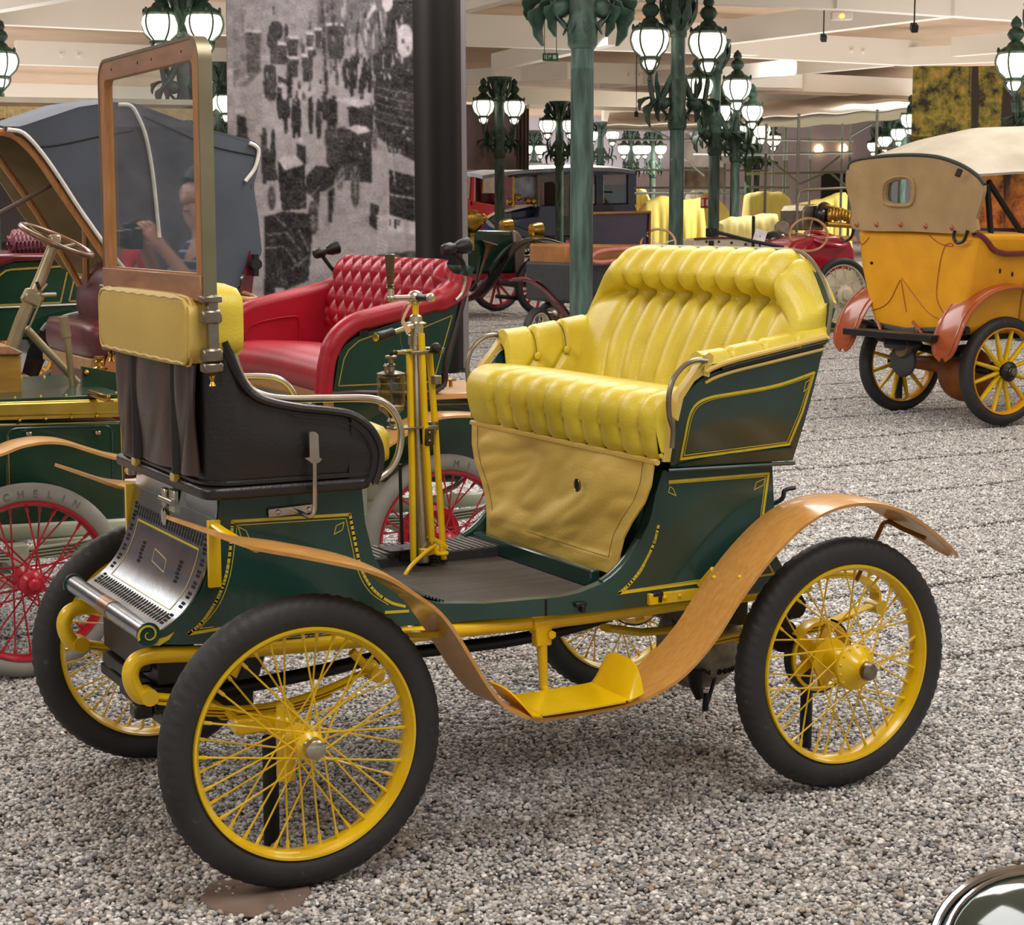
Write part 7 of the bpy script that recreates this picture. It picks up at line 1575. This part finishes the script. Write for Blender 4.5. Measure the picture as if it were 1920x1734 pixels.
pipe('windscreen_frame', tr([(963, 388), (963, 332), (1006, 330), (1006, 388)], yH+.1), .04, M['brass'], H); ext('windscreen_glass', [(964, 330), (1006, 329), (1006, 378), (964, 378)], yH+.12, .02, mat('silvery_windscreen', '9aa0b4', .15, col2='5f6578', scale=3, spec=.8), H)
for px, py in ((955, 378), (972, 370), (990, 376), (1000, 377)): dot('brass_lamp', onY(px, py, yH), .10, M['brass'], H)
dot('door_crest', onY(1049, 404, yH-.02), (.07, .02, .07), mat('pale_crest', 'b08a7a', .5), H)
ext('running_board', [(960, 446), (1190, 442), (1190, 448), (960, 452)], yH-.2, .4, M['blackp'], H); ext('front_wing', [(915, 410), (940, 396), (962, 397), (962, 420), (1030, 445), (1066, 446), (1060, 455), (1000, 455), (930, 425)], yH-.25, .4, M['blackp'], H, .05)
dI = 58; yI = atD(930, 400, dI).y; p = atD(925, 445, dI); I = thing('red_limousine', 'dark red limousine with pale roof edge, left of the blue limousine', 'car', (p.x, p.y+.8, fz(p.x, p.y)))
g = G(); P = reseq(cat(tr([(850, 326), (880, 318), (940, 311), (1000, 308), (1062, 312)], yI-.1), 4), 24); g.slab([[q+Vector((0, 2.0*k/6, .10*math.sin(PI*k/6))) for k in range(7)] for q in P], -.12); g.obj('roof', mat('grey_roof_cloth', '9aa0a8', .5, col2='7f858d', scale=2), I)
ext('lower_body', [(850, 372), (872, 370), (895, 378), (930, 384), (945, 386), (945, 440), (850, 445)], yI, 1.6, M['red'], I, .05)
ext('cabin', [(930, 320), (1060, 316), (1060, 440), (945, 440), (945, 384), (930, 380)], yI+.1, 1.5, M['maroonp'], I, .05)
for a in ([(862, 325), (868, 325), (868, 380), (862, 380)], [(886, 322), (890, 322), (888, 385), (882, 385)]): ext('door_pillar', a, yI, .12, M['red'], I); ext('door_pillar', a, yI+1.5, .12, M['red'], I)
pipe('windscreen_frame', tr([(904, 360), (908, 322), (930, 320)], yI), .03, M['brass'], I); ext('windscreen_glass', [(906, 325), (932, 323), (932, 362), (904, 362)], yI+.02, .02, mat('pale_windscreen', 'b6aba6', .15, col2='8f8682', scale=3), I)
wI = make_wheel(I, tuple(onY(905, 432, yI-.1)), .45, .36, .08, M['red'], M['rubber'], 12, kind='wood', hubr=.1, sr=.03); wI.location.z = .45; 
for q in (Vector((3.0, 0, 0)), Vector((0, 1.6, 0)), Vector((3.0, 1.6, 0))): dup(wI, I, wI.location+q)
# ------------------------------------------------ cars under yellow dust sheets
def draped(px0, px1, top, bot, d, label, seed, m=None, depth=1.6):
    """a sheet thrown over a car: a height field that hangs in folds down to the floor"""
    a, b = atD(px0, bot, d), atD(px1, bot, d); ax = (b-a); L_ = Vector((ax.x, ax.y, 0)).length; ax = Vector((ax.x, ax.y, 0)).normalized(); dp = Vector((-ax.y, ax.x, 0)); zf = fz((a.x+b.x)/2, (a.y+b.y)/2); k = FOC/d
    o = thing('dust_sheeted_car', label, 'car', tuple(((a+b)/2)[:2])+(zf,), group='cars under yellow dust sheets'); r = random.Random(seed)
    tx = [t for t, _ in top]; tz = [hz(v, d)-zf for _, v in top]; rows = []; ph = r.uniform(0, 6)
    NX, ND = 70, 34
    for i in range(NX+1):
        u = i/NX; zt = float(np.interp(px0+(px1-px0)*u, tx, tz)); row = []
        for j in range(ND+1):
            v = j/ND*2-1; f = 1-abs(v)**5; e = min(1, min(u, 1-u)*14)**.5
            z = zt*(.0+1.0*max(0, f)**.6)*(.25+.75*e); hang = 1-z/max(zt, .1)
            wob = .10*hang*math.sin(u*26+ph+v*2)+.05*hang*math.sin(u*61+ph)
            q = Vector((a.x, a.y, zf))+ax*(L_*u)+dp*(depth*(v+1)/2+wob*(1 if v < 0 else -1))
            row.append(Vector((q.x, q.y, zf+z+.03*noise.noise(Vector((u*6, v*3, seed)))*f)))
        rows.append(row)
    G().slab(rows, .01).obj('dust_sheet', m or M['drape'], o, angle=80); return o
draped(1192, 1330, [(1192, 410), (1215, 380), (1240, 368), (1265, 370), (1290, 376), (1320, 372), (1330, 390)], 470, 33, 'yellow dust sheet over a car, directly right of the blue limousine', 1)
draped(1188, 1226, [(1188, 362), (1200, 352), (1212, 356), (1226, 385)], 440, 57, 'small yellow sheeted shape just behind the blue limousine tail', 2)
draped(1300, 1400, [(1300, 385), (1330, 362), (1345, 366), (1370, 395), (1400, 410)], 470, 37, 'yellow dust sheet over a car behind the red alarm box', 3)
draped(1352, 1470, [(1352, 425), (1375, 410), (1440, 403), (1475, 398), (1485, 420)], 475, 30, 'pale yellow dust sheet low behind the white information card', 4, mat('pale_yellow_sheet', 'f0e69a', .7, col2='e5d985', scale=3))
draped(1401, 1492, [(1401, 385), (1408, 364), (1430, 359), (1470, 360), (1485, 372), (1492, 400)], 445, 40.5, 'yellow dust sheet over a tall car under the scaffold', 5)
draped(1495, 1600, [(1495, 385), (1520, 378), (1545, 375), (1580, 362), (1590, 360), (1600, 380)], 430, 46, 'yellow dust sheet over a car behind the brass engine', 6)
draped(1288, 1350, [(1288, 366), (1305, 357), (1330, 357), (1350, 372)], 430, 52, 'whitish dust sheet over a car beyond the alarm box column', 7, mat('white_dust_sheet', 'f1efd8', .7, col2='e5e2c6', scale=3))
# rope barrier, information card
p = onF(1340, 560); g = G(); q = atD(1334, 436, 20); zfl = fz(q.x, q.y); g.lathe([(.15, 0), (.15, .03), (.03, .05), (.03, 1.2)], (q.x, q.y, zfl), n=14); g.box((q.x, q.y, q.z), (.10, .10, .10), t=.2); bp_ = tag(g.obj('barrier_post', M['black']), 'black belt barrier post above the top of the yellow seat', 'barrier'); q2_ = atD(1405, 451, 20)
g = G(); g.tube([q+Vector((0, 0, .02)), q2_+Vector((0, 0, .0)), atD(1470, 464, 20)], .02, 6, flat=.3); g.obj('belt', M['black'], bp_)
q = atD(1425, 442, 21); g = G(); g.box(q, (.14, .01, .15), Matrix.Rotation(-YAW, 3, 'Z') @ Matrix.Rotation(-.5, 3, 'X') @ Matrix.Rotation(.3, 3, 'Y')); cdn = tag(g.obj('information_card', mat('white_card', 'e9e3e4', .6)), 'white slanted information card behind the yellow seat', 'sign'); g = G(); g.cyl((q.x, q.y, fz(q.x, q.y)), q, .012); g.obj('card_stand', M['black'], cdn)
q = atD(1413, 405, 22); tag(pipe('slim_pole', [q, Vector((q.x, q.y, fz(q.x, q.y)))], .02, M['black'], None), 'slim black pole standing behind the information card', 'pole')
# ------------------------------------------------ scaffold with a white tarpaulin
SC = thing('scaffold', 'grey tube scaffold carrying a long white tarpaulin under the roof', 'scaffold', tuple(atD(1500, 867, 39))[:2]+(.43,))
for px, d, top in ((1437, 40, 232), (1450, 45, 230), (1471, 45, 240), (1476, 45, 240), (1498, 36, 213), (1520, 44, 240), (1580, 44, 232), (1595, 42, 232), (1645, 36, 205), (1262, 47, 235), (1360, 47, 235)):
    a = atD(px, top, d); pipe('scaffold_pole', [a, Vector((a.x, a.y, fz(a.x, a.y)))], .03, M['steel'], SC)
for x0, y0, x1, y1, d in ((1400, 290, 1600, 286, 42), (1400, 326, 1600, 322, 42), (1437, 262, 1600, 264, 44), (1140, 262, 1360, 262, 47), (1190, 318, 1440, 320, 47), (1190, 352, 1480, 352, 48), (1190, 362, 1400, 362, 47), (1645, 278, 1700, 279, 36), (1300, 290, 1440, 292, 44), (1400, 350, 1480, 352, 43)):
    pipe('scaffold_rail', [atD(x0, y0, d), atD(x1, y1, d)], .028, M['steel'], SC)
for x0, y0, x1, y1, d in ((1595, 255, 1635, 232, 42), (1540, 320, 1575, 292, 42), (1440, 296, 1500, 345, 43), (1500, 345, 1545, 325, 43), (1215, 240, 1262, 262, 47), (1280, 295, 1320, 330, 46), (1555, 322, 1585, 348, 42)):
    pipe('scaffold_brace', [atD(x0, y0, d), atD(x1, y1, d)], .025, M['steel'], SC)
M['tarp'] = mat('white_tarpaulin', 'f6f3ea', .6, col2='e8e4d8', scale=1.2, detail=6); M['boards'] = mat('olive_brown_boards', '7c7048', .8, col2='665a38', scale=4, stretch=(.5, 4, 1))
def tarp(near, far_, d0, d1, name, m, th=.03):
    n = 24; A0 = reseq([atD(x, y, d0) for x, y in near], n); A1 = reseq([atD(x, y, d1) for x, y in far_], n); rows = []
    for i in range(n): rows.append([A0[i].lerp(A1[i], k/5)+Vector((0, 0, .02*math.sin(i*.9+k))) for k in range(6)])
    return G().slab(rows, th).obj(name, m, SC, angle=80)
tarp([(1430, 222), (1500, 217), (1600, 211), (1700, 204)], [(1418, 196), (1500, 188), (1600, 180), (1712, 180)], 36, 42, 'tarpaulin', M['tarp'])
tarp([(1432, 224), (1500, 219), (1600, 213), (1700, 206)], [(1420, 240), (1500, 238), (1600, 231), (1700, 222)], 36.05, 46, 'board_deck', M['boards'])
tarp([(1138, 236), (1250, 234), (1330, 233), (1425, 230)], [(1143, 212), (1250, 214), (1330, 216), (1425, 217)], 46, 50, 'tarpaulin', M['tarp'])
tarp([(1138, 238), (1250, 237), (1330, 236), (1425, 232)], [(1138, 246), (1250, 246), (1330, 244), (1425, 240)], 46.1, 52, 'board_deck', M['boards'])
ll = bpy.data.lights.new('tarp_fill', 'SPOT'); ll.energy = 600; ll.spot_size = R_(90); ll.spot_blend = .8; ll.shadow_soft_size = .3; lo = bpy.data.objects.new('tarp_fill', ll); C.objects.link(lo); lo.location = atD(1480, 122, 33); lo.rotation_euler = (atD(1540, 200, 40)-lo.location).to_track_quat('-Z', 'Y').to_euler()  # unseen spot added to make the tarpaulin brighter
for k, (px, py) in enumerate(((1535, 279), (1581, 278))):
    b = atD(px, py, 65); g = G(); g.ball(b, .16, 10, 8); o = tag(g.obj('flood_lamp', mat('warm_lamp_glow', 'ffcf8a', .4, emit=6)), 'small warm lamp glowing on the far wall, %s of two' % ('left' if k == 0 else 'right'), 'light'); g = G(); g.cyl(b, b+FH*.6, .05); g.obj('lamp_arm', M['black'], o)
# ------------------------------------------------ dark green wing in the lower right corner
P0 = atD(1975, 1800, 3.0); nrm = (Vector((-.28, -.62, .73))).normalized(); u = nrm.cross(Vector((0, 0, 1))).normalized(); v = nrm.cross(u)
K = thing('corner_wing_car', 'glossy dark green wing with polished rim, cut off in the lower right corner', 'car', (P0.x, P0.y, 0)); rows = []; n = 48
for k, (f, h) in enumerate(((0.001, .075), (.3, .07), (.55, .055), (.75, .034), (.88, .012), (.95, -.006), (.97, -.03), (.93, -.06))):
    rows.append([P0+(u*math.cos(2*PI*i/n)*.205+v*math.sin(2*PI*i/n)*.17)*f+nrm*h for i in range(n)])
g = G(); g.grid(rows, wrap=True); g.obj('wing_panel', mat('dark_sage_gloss', '24352f', .1, col2='1d2c27', scale=3, coat=1), K, angle=80)
for f, h, r in ((.99, -.004, .009), (.90, .012, .005)):
    pipe('polished_rim', [P0+(u*math.cos(2*PI*i/n)*.205+v*math.sin(2*PI*i/n)*.17)*f+nrm*h for i in range(n)], r, mat('polished_steel', 'b9bec4', .12, 1), K, 8, closed=True)
pipe('wing_stay', [P0-nrm*.05, Vector((P0.x, P0.y, -.01))], .03, M['black'], K)
# ------------------------------------------------ visitors standing beyond the left edge, mirrored in the windscreen
def skin(name, chains, m, parent, sub=2, root=0):
    """one continuous surface grown round joined limb chains; a chain is [(x, y, z, r)...], equal points weld"""
    vs, es, rs = [], [], []; ix = {}
    def vid(p):
        k = tuple(round(c, 4) for c in p[:3])
        if k not in ix: ix[k] = len(vs); vs.append(k); rs.append(p[3])
        return ix[k]
    for ch in chains:
        q = [vid(p) for p in ch]; es += [(a, b) for a, b in zip(q, q[1:]) if a != b]
    me = bpy.data.meshes.new(name); me.from_pydata(vs, es, []); o = link(name, me, parent); sk = o.modifiers.new('skin', 'SKIN'); sk.use_smooth_shade = True
    for i, r in enumerate(rs): d = me.skin_vertices[0].data[i]; d.radius = (r if isinstance(r, tuple) else (r, r)); d.use_root = (i == root)
    s = o.modifiers.new('round', 'SUBSURF'); s.levels = sub; s.render_levels = sub; me.materials.append(m); return o
def person(loc, face, h, label, shirt, legs, hairc, pose, skinm):
    """built 1.80 m tall facing +X, scaled to h"""
    t = thing('person', label, 'person', loc, face, world=False); t.scale = (h/1.80,)*3
    hip = {s: (0, s*.10, .92, .085) for s in (1, -1)}; knee = {s: (.02, s*.11, .50, .056) for s in (1, -1)}; ank = {s: (-.01, s*.12, .09, .042) for s in (1, -1)}
    pel = (0, 0, .97, .125); wst = (.005, 0, 1.10, .125); che = (.01, 0, 1.30, .145); nb = (-.01, 0, 1.46, .075); nt = (.005, 0, 1.53, .056)
    sh = {s: (-.005, s*.165, 1.425, .062) for s in (1, -1)}
    el, wr = pose['elbow'], pose['wrist']
    chains = [[pel, wst, che, nb, nt, (.02, 0, 1.60, .078), (.015, 0, 1.68, .092), (.01, 0, 1.755, .07)], [(.02, 0, 1.60, .078), (.085, 0, 1.585, .035)], [(.015, 0, 1.68, .092), (.10, 0, 1.665, .028), (.122, 0, 1.642, .014)]]
    for s in (1, -1):
        chains += [[pel, hip[s], knee[s], ank[s], (.10, s*.13, .035, .036), (.18, s*.135, .03, .025)], [che, sh[s], (*el[s], .040), (*wr[s], .027)], [(.015, 0, 1.68, .092), (.0, s*.092, 1.665, .018)]]
        e, w_ = Vector(el[s]), Vector(wr[s]); d = (w_-e).normalized(); sd = Vector((0, -s, 0)); sd = (sd-d*d.dot(sd)).normalized(); up = d.cross(sd)*s
        pm = w_+d*.05; chains.append([(*w_, .027), (*pm, .030)])
        for k in range(4):
            b = pm+d*.035+up*(.03-.02*k); L_ = (.032, .036, .034, .026)[k]; c1 = b+d*L_*.9+sd*.008; c2 = c1+d*L_*.5+sd*L_*.6; c3 = c2-d*.004+sd*L_*.5
            chains.append([(*pm, .030), (*b, .0105), (*c1, .009), (*c2, .008), (*c3, .007)])
        b = w_+d*.03+up*.030+sd*.008; chains.append([(*pm, .030), (*b, .013), (*(b+d*.03+up*.012+sd*.012), .010), (*(b+d*.052+sd*.022), .008)])
    skin('body', chains, skinm, t)
    sc = [[(0, 0, .93, .142), (0, 0, .99, .142), wst[:3]+(.145,), che[:3]+(.162,), nb[:3]+(.085,)]]
    for s in (1, -1):
        m_ = Vector(sh[s][:3]).lerp(Vector(el[s]), .72); sc.append([che[:3]+(.162,), sh[s][:3]+(.080,), (*m_, .066)])
    skin('shirt', sc, shirt, t)
    skin('trousers', [[(0, 0, 1.0, .135), (0, 0, .94, .138)]]+[[(0, 0, .94, .138), hip[s][:3]+(.10,), knee[s][:3]+(.075,), (-.01, s*.12, .13, .062)] for s in (1, -1)], legs, t)
    for s in (1, -1): G().ball((.07, s*.128, .04), (.14, .05, .045), 12, 8).obj('shoe', M['black'], t)
    g = G(); rows = []
    for i in range(13):
        rows.append([(lambda a: Vector((-.004+.112*math.sin(a)*math.cos(b), .098*math.sin(a)*math.sin(b), 1.695+.118*math.cos(a))))(PI*i/12*(.34+.30*(1-math.cos(b))/2)) for b in np.linspace(0, 2*PI, 25)])
    g.slab(rows, .012); g.obj('hair', hairc, t)
    for s in (1, -1):
        G().ball((.092, s*.034, 1.688), (.010, .013, .009), 8, 6).obj('eye', M['white'], t); G().ball((.1005, s*.034, 1.688), .005, 6, 5).obj('iris', M['void'], t)
    g = G(); g.ball((.099, 0, 1.612), (.008, .026, .006), 8, 5); g.obj('lips', mat('lip', 'a8625a', .5), t)
    return t
def striped():
    m = mat('striped_polo', '35425e', .8, scale=20); N = m.node_tree.nodes; L = m.node_tree.links; tc = N.new('ShaderNodeTexCoord'); sx = N.new('ShaderNodeSeparateXYZ'); L.new(tc.outputs['Object'], sx.inputs[0])
    a = N.new('ShaderNodeMath'); a.operation = 'MULTIPLY'; a.inputs[1].default_value = 150; L.new(sx.outputs['Z'], a.inputs[0]); b = N.new('ShaderNodeMath'); b.operation = 'SINE'; L.new(a.outputs[0], b.inputs[0])
    r = N.new('ShaderNodeValToRGB'); r.color_ramp.elements[0].position = .6; r.color_ramp.elements[0].color = (*lin('2a3654'), 1); r.color_ramp.elements[1].position = .75; r.color_ramp.elements[1].color = (*lin('8a97ad'), 1); L.new(b.outputs[0], r.inputs[0]); L.new(r.outputs[0], N['Principled BSDF'].inputs['Base Color']); return m
M['skin'] = mat('light_skin', 'd2a088', .5, col2='c4907a', scale=6); M['jeans'] = mat('dark_trousers', '2c3038', .8); hair = mat('dark_brown_hair', '2f241e', .6, scale=30)
pose = {'elbow': {1: (.10, .22, 1.20), -1: (.10, -.22, 1.20)}, 'wrist': {1: (.26, .09, 1.46), -1: (.26, -.09, 1.46)}}
x1, y1 = -1.44, 3.95
p1_ = person((x1, y1, 0), -.12, 1.86, 'person in a blue striped polo holding a black camera at chest height', striped(), M['jeans'], hair, pose, M['skin'])
ca, sa = math.cos(p1_.rotation_euler.z), math.sin(p1_.rotation_euler.z); k_ = 1.86/1.8; q = Vector((.36, 0, 1.49))*k_; cp_ = Vector((x1+q.x*ca, y1+q.x*sa, q.z)); Rz = Matrix.Rotation(p1_.rotation_euler.z, 3, 'Z')
g = G(); g.box(cp_, (.06, .14, .09), Rz, t=.2); g.box(cp_+Vector((0, 0, .055)), (.05, .05, .03), Rz, t=.3); cmr = tag(g.obj('camera_body', M['black']), 'black photo camera held by the person in the striped polo', 'camera')
fd = Rz @ Vector((1, 0, 0)); g = G(); g.lathe([(.034, .02), (.038, .04), (.04, .12), (.036, .13), (.02, .125)], cp_, fd, 18); g.obj('lens', M['black'], cmr)
pose2 = {'elbow': {1: (.0, .24, 1.14), -1: (.0, -.24, 1.14)}, 'wrist': {1: (.08, .25, .92), -1: (.08, -.25, .92)}}
person((-3.93, 13.33, fz(-3.93, 13.33)-.01), .9, 1.5, 'young person in a red shirt standing farther off, arms hanging down', mat('red_shirt', 'c8262e', .8), M['jeans'], hair, pose2, M['skin'])

a_, b_ = Vector((-8.6, 14.6, 0)), Vector((-3.6, 16.8, 0)); rows = []
for i in range(41):
    p = a_.lerp(b_, i/40); rows.append([Vector((p.x+.06*math.sin(i*.9), p.y, fz(p.x, p.y)+.25+3.9*k/6)) for k in range(7)])
tag(G().slab(rows, .02).obj('side_banner', mat('dark_street_print', '8c828a', .85, col2='1f1b1d', scale=1.6, detail=9)), 'dark printed banner beyond the left edge, mirrored in the windscreen', 'banner')
for o in bpy.data.objects:
    if '_w' in o: del o['_w']
